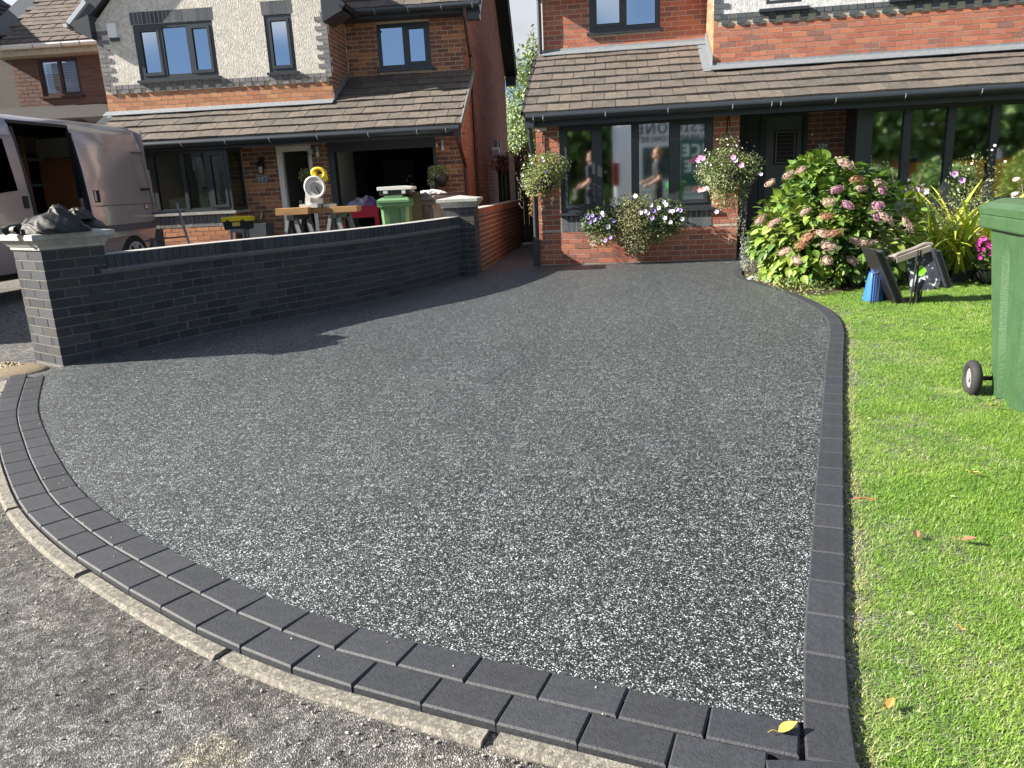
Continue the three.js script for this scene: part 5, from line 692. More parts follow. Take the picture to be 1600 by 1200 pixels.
// ---------- trees and fences between the houses ----------
function tree(name, label, p, trunkR, h, lobes, n, leaf, cols, size, cat = 'tree') { const t = thing(name, label, cat, p); mesh('trunk', [cy(trunkR * 0.5, trunkR, h, 0, h / 2, 0, 10), ...lobes.slice(0, 6).map(l => rod([0, h * 0.6, 0], [l[0] * 0.8, l[1], l[2] * 0.8], trunkR * 0.3, 6))], std([0.10, 0.075, 0.05], { map: g3, bumpMap: b3, bumpScale: 0.03 }), t); crown('crown', t, lobes, n, leaf, cols, size, { shell: 0.4 }); return t; }
{
  const big = leafGeo(0.13, 0.07, 0.2, 0.2, 2);
  tree('conifer_tree', 'tall pale green tree rising behind the gap between the two houses', [-4.3, 0, -36], 0.2, 5, [[0, 4.4, 0, 1.1, 2.1, 1.2], [0.25, 5.9, 0, 0.65, 1.3, 0.8], [-0.5, 3.2, 0.3, 1.0, 1.2, 0.9], [0.6, 3.7, 0, 1.2, 1.8, 1.0], [0.5, 6.9, 0, 0.38, 0.9, 0.45], [-0.65, 1.8, 0.4, 1.0, 1.1, 0.9], [0.3, 1.5, 0.3, 1.2, 1.2, 0.9]], 9000, leafGeo(0.17, 0.09, 0.2, 0.2, 2), [[0.14, 0.22, 0.06], [0.36, 0.44, 0.18]], 1);
  tree('red_hedge', 'red leaved shrub showing over the side gate beside house 139', [-2.1, 0, -18], 0.06, 1.6, [[0, 1.78, 0, 0.55, 0.24, 0.3], [-0.5, 1.7, 0.1, 0.4, 0.22, 0.3]], 1500, leafGeo(0.07, 0.035, 0.2, 0.2, 2), [[0.22, 0.07, 0.05], [0.42, 0.16, 0.09]], 1, 'shrub');
  const g = thing('side_gate', 'dark brown boarded gate across the passage left of house 139', 'gate', [-1.78, 0, -16.5]); for (let i = 0; i < 8; i++) mesh('board', [span(-0.42 + i * 0.105, -0.42 + i * 0.105 + 0.099, 0.03, 1.72, -0.012, 0.012 + (i % 2) * 0.003)], std([0.05, 0.034, 0.026], { map: g3 }), g); mesh('rail', [span(-0.42, 0.42, 0.3, 0.4, -0.05, -0.013), span(-0.42, 0.42, 1.4, 1.5, -0.05, -0.013)], M.black, g);
  const fp = thing('fence_post', 'pale concrete fence post at the far end of the low red wall', 'post', [-2.3, 0, -16.42]); mesh('post', [chamferBox(0.11, 1.86, 0.11, 0.02)], std([0.40, 0.36, 0.32], { map: g1, roughness: 0.9 }), fp, { keepuv: true });
  const bg = thing('side_gate', 'tall black boarded gate at the side of house 137', 'gate', [-2.84, NY, -18.02], LHT); for (let i = 0; i < 6; i++) mesh('board', [span(-0.02 + i * 0.09, 0.065 + i * 0.09, 0.03, 1.80, -0.012, 0.012 + (i % 2) * 0.003)], std([0.010, 0.010, 0.012], { roughness: 0.6 }), bg); mesh('rail', [span(0, 0.5, 0.3, 0.4, -0.05, -0.013), span(0, 0.5, 1.5, 1.6, -0.05, -0.013)], M.black, bg);
}
const LL = (X, y, z) => { const s = Math.sin(LHT), c = Math.cos(LHT); return [LHP[0] + X * c + z * s, y, LHP[2] - X * s + z * c]; };
// ---------- vans ----------
function sectionShell(sec, zs, scale) { // open shell lofted along z
  const P = [], S = zs.map(([z, k, dy]) => sec.map(([x, y]) => [x * k, 0.32 + (y - 0.32) * (dy || 1), z])); const q = (a, b, c, d) => P.push(...a, ...b, ...c, ...a, ...c, ...d);
  for (let i = 0; i + 1 < S.length; i++) for (let k = 0; k + 1 < sec.length; k++) q(S[i][k], S[i + 1][k], S[i + 1][k + 1], S[i][k + 1]);
  const g = new THREE.BufferGeometry(); g.setAttribute('position', new THREE.Float32BufferAttribute(P, 3)); g.computeVertexNormals(); return creased(g);
}
function creased(g) { // smooth normals where faces meet gently
  const p = g.attributes.position, n = g.attributes.normal, map = new Map(), key = i => [p.getX(i), p.getY(i), p.getZ(i)].map(v => Math.round(v * 2000)).join(); for (let i = 0; i < p.count; i++) { const k = key(i); if (!map.has(k)) map.set(k, []); map.get(k).push(i); } const src = n.array.slice(); for (const L of map.values()) for (const i of L) { let x = 0, y = 0, z = 0; for (const j of L) { const d = src[3 * i] * src[3 * j] + src[3 * i + 1] * src[3 * j + 1] + src[3 * i + 2] * src[3 * j + 2]; if (d > 0.75) { x += src[3 * j]; y += src[3 * j + 1]; z += src[3 * j + 2]; } } const l = Math.hypot(x, y, z) || 1; n.setXYZ(i, x / l, y / l, z / l); } return muv(g);
}
const SIDE = [[0.93, 0.32], [0.965, 0.45], [0.975, 0.62], [0.985, 0.80], [0.985, 1.05], [0.975, 1.25], [0.945, 1.6], [0.90, 1.95], [0.865, 2.10], [0.83, 2.19], [0.77, 2.245], [0.66, 2.28], [0.4, 2.30], [0, 2.31]];
const mir = a => a.map(([x, y]) => [-x, y]);
const FULL = [...SIDE, ...mir(SIDE).reverse().slice(1)];
const seg = (y0, y1) => SIDE.filter(p => p[1] >= y0 - 1e-6 && p[1] <= y1 + 1e-6);
function wheelAt(parent, x, y, z, r = 0.34) { const w = mesh('wheel', [new THREE.TorusGeometry(r - 0.075, 0.085, 12, 32).rotateY(Math.PI / 2).scale(1.15, 1, 1)], std([0.018, 0.018, 0.019], { roughness: 0.85 }), parent); w.position.set(x, y, z); mesh('hub_cap', [cy(0.215, 0.225, 0.03, 0.075, 0, 0, 24, 0, 0, Math.PI / 2), cy(0.07, 0.09, 0.03, 0.10, 0, 0, 16, 0, 0, Math.PI / 2), ...[0, 1, 2, 3, 4].map(k => { const a = k * 1.2566; return bx(0.02, 0.15, 0.06, 0.098, Math.cos(a) * 0.12, Math.sin(a) * 0.12, a, 0, 0); })], std([0.50, 0.50, 0.49], { roughness: 0.4, metalness: 0.4 }), w); mesh('hub_slot', [0, 1, 2, 3, 4].map(k => { const a = k * 1.2566 + 0.628; return bx(0.01, 0.07, 0.055, 0.091, Math.cos(a) * 0.16, Math.sin(a) * 0.16, a, 0, 0); }), M.black, w); return w; }
{
  const t = thing('panel_van', 'silver mauve panel van parked on the left with its side door slid open', 'van', [-8.485, 0.14, 0]);
  const paint = phys([0.40, 0.345, 0.345], { metalness: 0.35, roughness: 0.28, clearcoat: 1, clearcoatRoughness: 0.08, side: THREE.DoubleSide });
  const zR = -11.84, zo1 = -10.24, zo0 = -9.14, zF = -7.6; const inner = std([0.022, 0.024, 0.032], { roughness: 0.8, side: THREE.DoubleSide });
  const roofFar = [...seg(2.19, 2.4), ...mir(SIDE).reverse().slice(1)], sill = seg(0.32, 0.62);
  mesh('body', [sectionShell(FULL, [[zR, 0.94, 0.985], [zR + 0.05, 0.985, 0.995], [zR + 0.16, 1], [zo1, 1]]), sectionShell(roofFar, [[zo1, 1], [zo0, 1]]), sectionShell(sill, [[zo1, 1], [zo0, 1]]), sectionShell(FULL, [[zo0, 1], [zF, 1], [-7.0, 0.97, 0.86]]), sectionShell(FULL, [[-7.0, 0.97, 0.86], [-6.5, 0.94, 0.55], [-6.1, 0.86, 0.44]])], paint, t, { keepuv: true });
  mesh('interior', [span(-0.93, 0.88, 0.50, 0.56, zR + 0.1, zo0 + 0.9), span(-0.93, -0.90, 0.56, 2.2, zR + 0.1, zo0 + 0.9), span(-0.85, 0.78, 2.19, 2.23, zR + 0.1, zo0 + 0.9), span(-0.9, 0.9, 0.56, 2.2, zo0 + 0.9, zo0 + 0.94), span(-0.9, 0.82, 0.56, 2.2, zR + 0.08, zR + 0.1), span(0.80, 0.83, 0.6, 2.15, zR + 0.1, zo1 - 0.02)], inner, t);
  mesh('ply_lining', [span(-0.88, -0.20, 0.56, 1.85, zR + 0.102, zR + 0.115)], std([0.78, 0.33, 0.15], { roughness: 0.7 }), t); mesh('pale_lining', [span(-0.88, -0.20, 1.86, 2.16, zR + 0.102, zR + 0.115)], std([0.8, 0.74, 0.62]), t);  // added bright panels stand in for the brick house seen through the van
  mesh('shelf', [span(-0.9, -0.45, 0.98, 1.01, -11.3, -8.6), span(-0.9, -0.45, 1.42, 1.45, -11.3, -8.6), span(-0.9, -0.45, 1.80, 1.83, -11.3, -8.6)], std([0.40, 0.42, 0.46], { roughness: 0.6 }), t); mesh('shelf_upright', [span(-0.47, -0.44, 0.56, 2.15, -10.95, -10.9), span(-0.47, -0.44, 0.56, 2.15, -9.9, -9.85)], std([0.6, 0.28, 0.18]), t);
  for (const [y, z, c] of [[1.09, -9.6, [0.05, 0.05, 0.06]], [1.52, -9.5, [0.2, 0.07, 0.05]], [1.53, -10.4, [0.02, 0.03, 0.09]], [1.10, -10.4, [0.07, 0.04, 0.03]], [1.9, -9.7, [0.5, 0.48, 0.44]]]) mesh('tool_case', [span(-0.85, -0.5, y - 0.08, y + 0.08, z - 0.16, z + 0.16)], std(c), t);
  // door slid back over the rear quarter
  const dsec = seg(0.62, 2.10).map(([x, y]) => [x + 0.055, y]); const d = mesh('sliding_door', [sectionShell(dsec, [[-11.42, 0.995], [-11.40, 1], [zo1 + 0.02, 1], [zo1 + 0.04, 0.985]]), sectionShell(dsec.map(([x, y]) => [x - 0.045, y]), [[-11.4, 1], [zo1 + 0.03, 1]])], paint, t, { keepuv: true });
  mesh('door_edge', [bar([0.985, 0.64, zo1 + 0.05], [0.965, 1.3, zo1 + 0.05], 0.07, 0.03), bar([0.965, 1.3, zo1 + 0.05], [0.885, 2.08, zo1 + 0.05], 0.07, 0.03)], M.blackPlastic, d); mesh('door_latch', [bx(0.03, 0.5, 0.05, 0.93, 0.95, zo1 + 0.09)], M.steel, d);
  mesh('handle_recess', [span(1.026, 1.036, 1.13, 1.30, zo1 - 0.18, zo1 - 0.05)], M.black, d); mesh('handle', [span(1.036, 1.05, 1.15, 1.29, zo1 - 0.085, zo1 - 0.06)], std([0.6, 0.58, 0.58], { roughness: 0.3 }), d);
  for (const y of [1.08, 1.86]) { const x = y < 1.5 ? 1.037 : 0.962; mesh('crease', [bx(0.008, 0.014, 1.12, x, y, -10.84)], std([0.12, 0.105, 0.105]), d); }
  mesh('rubbing_strip', [span(0.978, 1.0, 0.70, 0.80, zR + 0.12, -11.42), span(1.03, 1.052, 0.70, 0.80, -11.42, zo1)], std([0.10, 0.09, 0.095], { roughness: 0.6 }), t);
  for (const q of [[bar([0.985, 0.62, zo0 - 0.015], [0.975, 1.25, zo0 - 0.015], 0.05, 0.03), bar([0.975, 1.25, zo0 - 0.015], [0.865, 2.10, zo0 - 0.015], 0.05, 0.03)], [bar([0.985, 0.62, zo1 + 0.01], [0.975, 1.25, zo1 + 0.01], 0.05, 0.03)], [bar([0.84, 2.165, zo0], [0.84, 2.165, zo1], 0.03, 0.03)]]) mesh('opening_trim', q, M.blackPlastic, t);
  const fw = mesh('front_window', [prism([[-8.95, 1.30], [-8.1, 1.22], [-7.75, 1.3], [-8.0, 1.88], [-8.95, 1.93]], 0.012, 0).applyMatrix4(new THREE.Matrix4().makeBasis(V(0, 0, 1), V(-0.125, 0.992, 0), V(0.992, 0.125, 0))).translate(1.135, 0.03, 0)], phys([0.10, 0.12, 0.12], { roughness: 0.03, metalness: 0.9 }), t);
  mesh('front_door_handle', [span(0.98, 0.995, 1.10, 1.25, zo0 + 0.06, zo0 + 0.14)], M.black, t);
  mesh('front_door_seam', [bx(0.006, 0.01, 1.2, 0.93, 1.98, -8.5)], std([0.18, 0.16, 0.16]), t);
  mesh('rear_door', [span(-0.91, 0.91, 0.45, 2.2, zR - 0.02, zR + 0.02)], paint, t); mesh('rear_bumper', [span(-0.95, 0.97, 0.32, 0.66, zR - 0.10, zR + 0.3)], std([0.06, 0.056, 0.058]), t); mesh('tail_lamp', [bar([0.925, 0.95, zR + 0.03], [0.90, 1.6, zR + 0.03], 0.07, 0.12)], phys([0.3, 0.25, 0.25], { roughness: 0.2 }), t); mesh('rear_pillar_trim', [bar([0.955, 1.25, zR + 0.11], [0.885, 2.0, zR + 0.11], 0.012, 0.03)], std([0.6, 0.57, 0.57]), t);
  mesh('panel_seam', [bar([1.0, 0.66, -11.44], [0.985, 1.25, -11.44], 0.012, 0.012), bar([0.985, 1.25, -11.44], [0.875, 2.08, -11.44], 0.012, 0.012), bx(0.012, 0.02, 0.32, 0.925, 1.86, -11.62), bx(0.012, 0.012, 0.32, 0.992, 1.08, -11.62)], std([0.10, 0.09, 0.09]), t); mesh('door_rail', [bx(0.02, 0.035, 1.45, 0.985, 1.30, -11.0)], M.black, t);
  mesh('side_badge', [span(0.982, 0.992, 0.99, 1.09, zR + 0.22, zR + 0.34)], std([0.28, 0.16, 0.16]), t); mesh('badge_mark', [span(0.992, 0.996, 1.01, 1.07, zR + 0.265, zR + 0.295)], M.white, t);
  mesh('wheel_arch', [cy(0.46, 0.46, 0.30, 0.66, 0.36, -11.13, 24, 0, 0, Math.PI / 2)], M.black, t); wheelAt(t, 0.90, 0.30, -11.13); wheelAt(t, 0.90, 0.30, -7.2); wheelAt(t, -0.85, 0.30, -11.13); mesh('underbody', [span(-0.85, 0.72, 0.22, 0.5, zR + 0.2, -6.6)], M.black, t);
}
// ---------- clothes on the pier ----------
function heap(w, h, d, seed, amp = 0.3) { const g = new THREE.IcosahedronGeometry(1, 22), p = g.attributes.position; for (let i = 0; i < p.count; i++) { const v = V(p.getX(i), p.getY(i), p.getZ(i)); const n = fbm(v.x * 1.5 + seed, v.y * 1.5 + v.z * 1.2 + seed, 3, seed), f = Math.abs(fbm(v.x * 2.0 + v.y * 1.5 + seed, v.z * 2.0 + seed * 2, 2, seed + 5) - 0.5) * 2, cr = Math.pow(1 - f, 6); const k = 0.80 + 0.34 * n + amp * (cr - 0.5) * 0.8; let y = v.y * k * h; if (y < 0) y *= 0.12; const fl = 1 + 0.25 * (1 - clamp(v.y + 0.2)); p.setXYZ(i, v.x * k * w * fl, y, v.z * k * d * fl); } g.computeVertexNormals(); const n_ = g.attributes.normal, mp = new Map(); for (let i = 0; i < p.count; i++) { const k = [p.getX(i), p.getY(i), p.getZ(i)].map(v => Math.round(v * 20000)).join(); const a = mp.get(k) || [0, 0, 0, []]; a[0] += n_.getX(i); a[1] += n_.getY(i); a[2] += n_.getZ(i); a[3].push(i); mp.set(k, a); } for (const a of mp.values()) { const l = Math.hypot(a[0], a[1], a[2]) || 1; for (const i of a[3]) n_.setXYZ(i, a[0] / l, a[1] / l, a[2] / l); } return g; }
{
  const fab = (c) => phys(c, { roughness: 0.55, map: g3, bumpMap: b3, bumpScale: 0.003, side: THREE.DoubleSide });
  const top = 1.055, P = (a, b) => { const s = Math.sin(P1TURN), c = Math.cos(P1TURN); return [PIER1[0] + a * c + b * s, top, PIER1[2] - a * s + b * c]; };
  const j = thing('crumpled_jacket', 'crumpled shiny black waterproof jacket heaped on the left of the pier cap', 'jacket', P(-0.09, 0.16), 0.35); mesh('body', [heap(0.21, 0.15, 0.17, 3, 0.16), heap(0.14, 0.19, 0.12, 11, 0.16).translate(0.05, 0, -0.05)], fab([0.006, 0.008, 0.010]), j); for (const [P_, r] of [[[[-0.2, 0.05, 0.06], [-0.27, 0.04, 0.1], [-0.31, 0.025, 0.12]], 0.036]]) mesh('sleeve', [tube(P_, r, 10, 20)], fab([0.010, 0.013, 0.016]), j); mesh('cuff', [tube([[-0.24, 0.03, 0.12], [-0.20, 0.03, 0.15]], 0.03, 8, 8)], fab([0.16, 0.17, 0.17]), j);
  const b = thing('dark_hoodie', 'dark brown black hoodie with a pale lining folded on the right of the pier cap', 'hoodie', P(0.15, -0.02), 0.6); mesh('body', [heap(0.21, 0.12, 0.16, 23, 0.16), heap(0.13, 0.15, 0.12, 29, 0.16).translate(0.07, 0, -0.03)], fab([0.007, 0.006, 0.006]), b); mesh('hood', [heap(0.10, 0.09, 0.09, 57, 0.2).translate(0.05, 0.085, 0.05)], fab([0.04, 0.034, 0.028]), b); mesh('lining', [heap(0.085, 0.10, 0.05, 41, 0.3).translate(-0.14, 0.03, 0.13)], fab([0.30, 0.28, 0.21]), b); mesh('brim', [heap(0.10, 0.03, 0.07, 53, 0.1).translate(-0.06, 0.125, 0.08)], fab([0.20, 0.17, 0.12]), b);
}
// ---------- things in front of the left house ----------
{
  const wp = thing('work_platform', 'folding grey aluminium work platform standing before the bay window of house 137', 'work platform', LL(-4.62, NY, 3.0), LHT);
  const al = std([0.16, 0.18, 0.21], { metalness: 0.5, roughness: 0.45 });
  mesh('top_rail', [rod([-0.34, 0.98, 0.0], [0.36, 1.0, 0.0], 0.022)], al, wp); mesh('second_rail', [rod([-0.30, 0.86, 0.02], [0.34, 0.88, 0.02], 0.014)], al, wp);
  for (const [a, b] of [[[-0.30, 1.0, 0], [-0.12, 0, 0.1]], [[0.24, 1.12, 0], [0.48, 0, 0.1]]]) mesh('leg', [bar(a, b, 0.04, 0.025)], al, wp); mesh('lower_rail', [rod([-0.20, 0.58, 0.05], [0.36, 0.60, 0.05], 0.013)], al, wp);
  mesh('stay', [rod([-0.44, 0.56, 0.25], [-0.08, 0.57, 0.25], 0.014), rod([-0.40, 0.56, 0.25], [-0.5, 0, 0.3], 0.013), rod([-0.40, 0.56, 0.25], [-0.22, 0, 0.3], 0.01), rod([-0.1, 0.56, 0.25], [-0.2, 0, 0.3], 0.013), rod([-0.08, 0.56, 0.25], [0.12, 0, 0.3], 0.01), rod([0.40, 0.45, 0.06], [0.62, 0, 0.12], 0.01)], al, wp);
  const st = thing('step_stool', 'narrow grey stool under the yellow and black toolbox', 'stool', LL(-3.66, NY, 2.42), LHT); mesh('seat', [span(-0.12, 0.12, 0.60, 0.66, -0.12, 0.12)], M.clip, st); for (const [x, z] of [[-0.1, -0.1], [0.1, -0.1], [-0.1, 0.1], [0.1, 0.1]]) mesh('leg', [bar([x, 0.6, z], [x * 1.3, 0, z * 1.3], 0.03, 0.03)], M.clip, st);
  const tb = thing('toolbox', 'black toolbox with bright yellow lid in front of the bay window', 'toolbox', LL(-3.66, NY + 0.66, 2.42), LHT); mesh('case', [prism([[-0.20, 0], [0.20, 0], [0.22, 0.13], [-0.22, 0.13]], 0.22, 0.008).translate(0, 0, -0.11)], M.blackPlastic, tb); mesh('lid', [prism([[-0.235, 0], [0.235, 0], [0.235, 0.045], [0.215, 0.06], [-0.215, 0.06], [-0.235, 0.045]], 0.25, 0.006).translate(0, 0.131, -0.125)], phys([0.72, 0.55, 0.02], { roughness: 0.4 }), tb); for (const x of [-0.13, 0.13]) mesh('latch', [span(x - 0.025, x + 0.025, 0.09, 0.15, 0.126, 0.14)], M.blackPlastic, tb); mesh('label', [span(-0.06, 0.07, 0.05, 0.11, 0.111, 0.114)], phys([0.6, 0.48, 0.08], { roughness: 0.5 }), tb);
  const pl = thing('tall_planter', 'tall square grey planter with a twiggy dry plant left of the white door', 'planter', LL(-3.50, NY, 1.95), LHT); mesh('box', [new THREE.CylinderGeometry(0.27, 0.19, 0.72, 4, 1).rotateY(Math.PI / 4).translate(0, 0.36, 0)], std([0.075, 0.085, 0.10], { roughness: 0.6, flatShading: true }), pl); mesh('plant', [...Array(16)].map((_, i) => rod([rr(-0.08, 0.08), 0.7, rr(-0.08, 0.08)], [rr(-0.17, 0.17), rr(0.8, 0.95), rr(-0.12, 0.12)], 0.006, 5)), std([0.10, 0.09, 0.06]), pl);
  // timber on two saw horses with a mitre saw
  const horse = (X, lab) => { const h = thing('saw_horse', lab, 'saw horse', LL(X, NY, 3.4), LHT, null); mesh('beam', [span(-0.05, 0.05, 0.80, 0.875, -0.36, 0.36)], M.blackPlastic, h); for (const s of [-1, 1]) for (const z of [-0.28, 0.28]) { const l = mesh('leg', [prism([[s * 0.02, 0.84], [s * 0.07, 0.84], [s * 0.27, 0.0], [s * 0.17, 0.0], [s * 0.09, 0.45]], 0.10, 0.006).translate(0, 0, z - 0.05)], std([0.05, 0.052, 0.055], { roughness: 0.55 }), h); mesh('leg_edge', [bar([s * 0.06, 0.80, z + 0.055], [s * 0.255, 0.02, z + 0.055], 0.05, 0.012)], std([0.24, 0.25, 0.26], { roughness: 0.5 }), l); } mesh('brace', [bar([-0.18, 0.35, 0.1], [0.18, 0.55, 0.1], 0.035, 0.012), bar([0.18, 0.3, 0.0], [-0.15, 0.5, 0.0], 0.03, 0.012)], std([0.2, 0.2, 0.2]), h); };
  horse(-2.27, 'left one of the two black and grey plastic saw horses under the timber'); horse(-1.62, 'right one of the two black and grey plastic saw horses under the timber');
  const t1 = thing('timber_beam', 'pale sawn timber beam lying on the saw horses, front piece', 'timber', LL(-2.28, NY + 0.878, 3.58), LHT); mesh('beam', [chamferBox(0.50, 0.10, 0.16, 0.004)], M.wood, t1, { keepuv: true }); const t2 = thing('timber_beam', 'longer brown timber beam behind the front piece on the saw horses', 'timber', LL(-1.86, NY + 0.878, 3.36), LHT); mesh('beam', [chamferBox(1.06, 0.085, 0.26, 0.004)], M.wood, t2, { keepuv: true });
  const ms = thing('mitre_saw', 'grey mitre saw with bright yellow handle standing on the timber', 'mitre saw', LL(-2.02, NY + 0.964, 3.38), LHT); const alu = std([0.62, 0.61, 0.58], { roughness: 0.4, metalness: 0.3 }), yel = phys([0.75, 0.54, 0.02], { roughness: 0.4 });
  mesh('base', [span(-0.18, 0.10, 0.0, 0.055, -0.12, 0.14), span(0.10, 0.34, 0.005, 0.045, -0.06, 0.02), cy(0.12, 0.12, 0.02, 0.02, 0.062, 0.02, 24)], alu, ms); mesh('fence', [span(-0.15, 0.12, 0.055, 0.13, -0.1, -0.07)], alu, ms); mesh('knob', [cy(0.018, 0.018, 0.05, -0.2, 0.09, 0.0, 10), cy(0.02, 0.02, 0.06, 0.16, 0.02, 0.12, 10)], M.blackPlastic, ms);
  mesh('arm', [bar([-0.10, 0.05, -0.04], [-0.06, 0.30, -0.04], 0.08, 0.07), bar([-0.07, 0.28, -0.04], [0.06, 0.36, -0.02], 0.07, 0.06)], alu, ms); const gd = mesh('blade_guard', [new THREE.CylinderGeometry(0.155, 0.155, 0.05, 30, 1, false).rotateX(Math.PI / 2).translate(0.06, 0.30, 0.03), new THREE.TorusGeometry(0.15, 0.02, 8, 30).translate(0.06, 0.30, 0.05)], alu, ms); mesh('blade', [cy(0.085, 0.085, 0.006, 0.07, 0.29, 0.058, 26, Math.PI / 2)], std([0.3, 0.3, 0.31], { metalness: 0.9, roughness: 0.35 }), ms); mesh('blade_slot', [bx(0.02, 0.12, 0.01, 0.11, 0.25, 0.06, 0, 0, 0.5)], M.black, ms);
  mesh('handle', [new THREE.TorusGeometry(0.075, 0.028, 8, 20).scale(1.25, 0.9, 1).rotateZ(-0.2).translate(0.13, 0.50, 0.0)], yel, ms); mesh('motor', [cy(0.055, 0.06, 0.16, 0.16, 0.43, -0.06, 16, Math.PI / 2), span(0.03, 0.09, 0.44, 0.52, -0.05, 0.04)], yel, ms);
  // garage things
  const wb = thing('workbench', 'bright red metal workbench in the garage opening', 'workbench', LL(-1.84, NY, 1.30), LHT); const rd = phys([0.50, 0.012, 0.04], { roughness: 0.4 }); mesh('top', [span(-0.34, 0.36, 0.87, 0.92, -0.3, 0.24)], rd, wb); mesh('apron', [span(-0.34, 0.34, 0.72, 0.868, 0.20, 0.235)], rd, wb); for (const [x, z] of [[-0.31, -0.27], [0.31, -0.27], [-0.31, 0.2], [0.31, 0.2]]) mesh('leg', [span(x - 0.04, x + 0.04, 0, 0.868, z - 0.02, z + 0.02)], rd, wb);
  const bg = thing('plastic_bag', 'stuffed white and purple plastic bags on the red workbench', 'bags', LL(-1.80, NY + 0.92, 1.28), LHT); mesh('bag', [heap(0.21, 0.17, 0.15, 61, 0.4)], phys([0.55, 0.55, 0.60], { roughness: 0.3, transmission: 0.2, thickness: 0 }), bg); mesh('purple_bag', [heap(0.12, 0.15, 0.12, 67, 0.4).translate(0.14, 0, 0.08)], phys([0.20, 0.13, 0.36], { roughness: 0.35 }), bg); mesh('lilac_bag', [heap(0.14, 0.10, 0.1, 69, 0.3).translate(-0.14, 0, 0.09)], phys([0.34, 0.32, 0.52], { roughness: 0.35 }), bg);
  const ra = thing('site_radio', 'black and silver site radio on the floor by the red workbench', 'radio', LL(-1.92, NY, 1.78), LHT); mesh('case', [span(-0.13, 0.13, 0.3, 0.56, -0.08, 0.08)], M.blackPlastic, ra); mesh('speaker', [cy(0.045, 0.045, 0.01, -0.06, 0.42, 0.085, 18, Math.PI / 2), cy(0.045, 0.045, 0.01, 0.06, 0.42, 0.085, 18, Math.PI / 2)], M.steel, ra); mesh('frame', [span(-0.15, -0.135, 0.28, 0.58, -0.09, 0.09), span(0.135, 0.15, 0.28, 0.58, -0.09, 0.09), span(-0.12, 0.12, 0.5, 0.53, 0.08, 0.092)], alu, ra); mesh('crate', [span(-0.16, 0.16, 0, 0.275, -0.12, 0.12)], std([0.45, 0.44, 0.42]), ra);
  for (const [X, w, hh, z, lab, c] of [[-1.38, 0.19, 0.50, 1.2, 'tall olive canister inside the dark garage', [0.13, 0.12, 0.09]], [-1.15, 0.2, 0.44, 1.1, 'brown cardboard box inside the garage next to the bins', [0.22, 0.15, 0.10]]]) { const q = thing('storage_box', lab, 'box', LL(X, NY, z), LHT); mesh('body', [chamferBox(w, hh, 0.2, 0.01)], std(c), q, { keepuv: true }); mesh('lid', [cy(0.05, 0.06, 0.06, 0, hh + 0.03, 0, 12)], std([0.3, 0.3, 0.28]), q); }
  const cab = thing('tall_cabinet', 'tall dark cabinet standing deep in the garage', 'cabinet', LL(-1.55, NY, -0.9), LHT); mesh('carcass', [span(-0.32, 0.32, 0, 1.75, -0.25, 0.22)], std([0.03, 0.03, 0.032]), cab); mesh('door', [span(-0.31, -0.005, 0.05, 1.72, 0.221, 0.235), span(0.005, 0.31, 0.05, 1.72, 0.221, 0.235)], std([0.026, 0.026, 0.029]), cab); mesh('sticker', [bx(0.05, 0.03, 0.004, 0.22, 1.42, 0.24), bx(0.03, 0.05, 0.004, 0.16, 1.34, 0.24), bx(0.05, 0.03, 0.004, 0.24, 1.26, 0.24)], std([0.5, 0.5, 0.5]), cab);
}
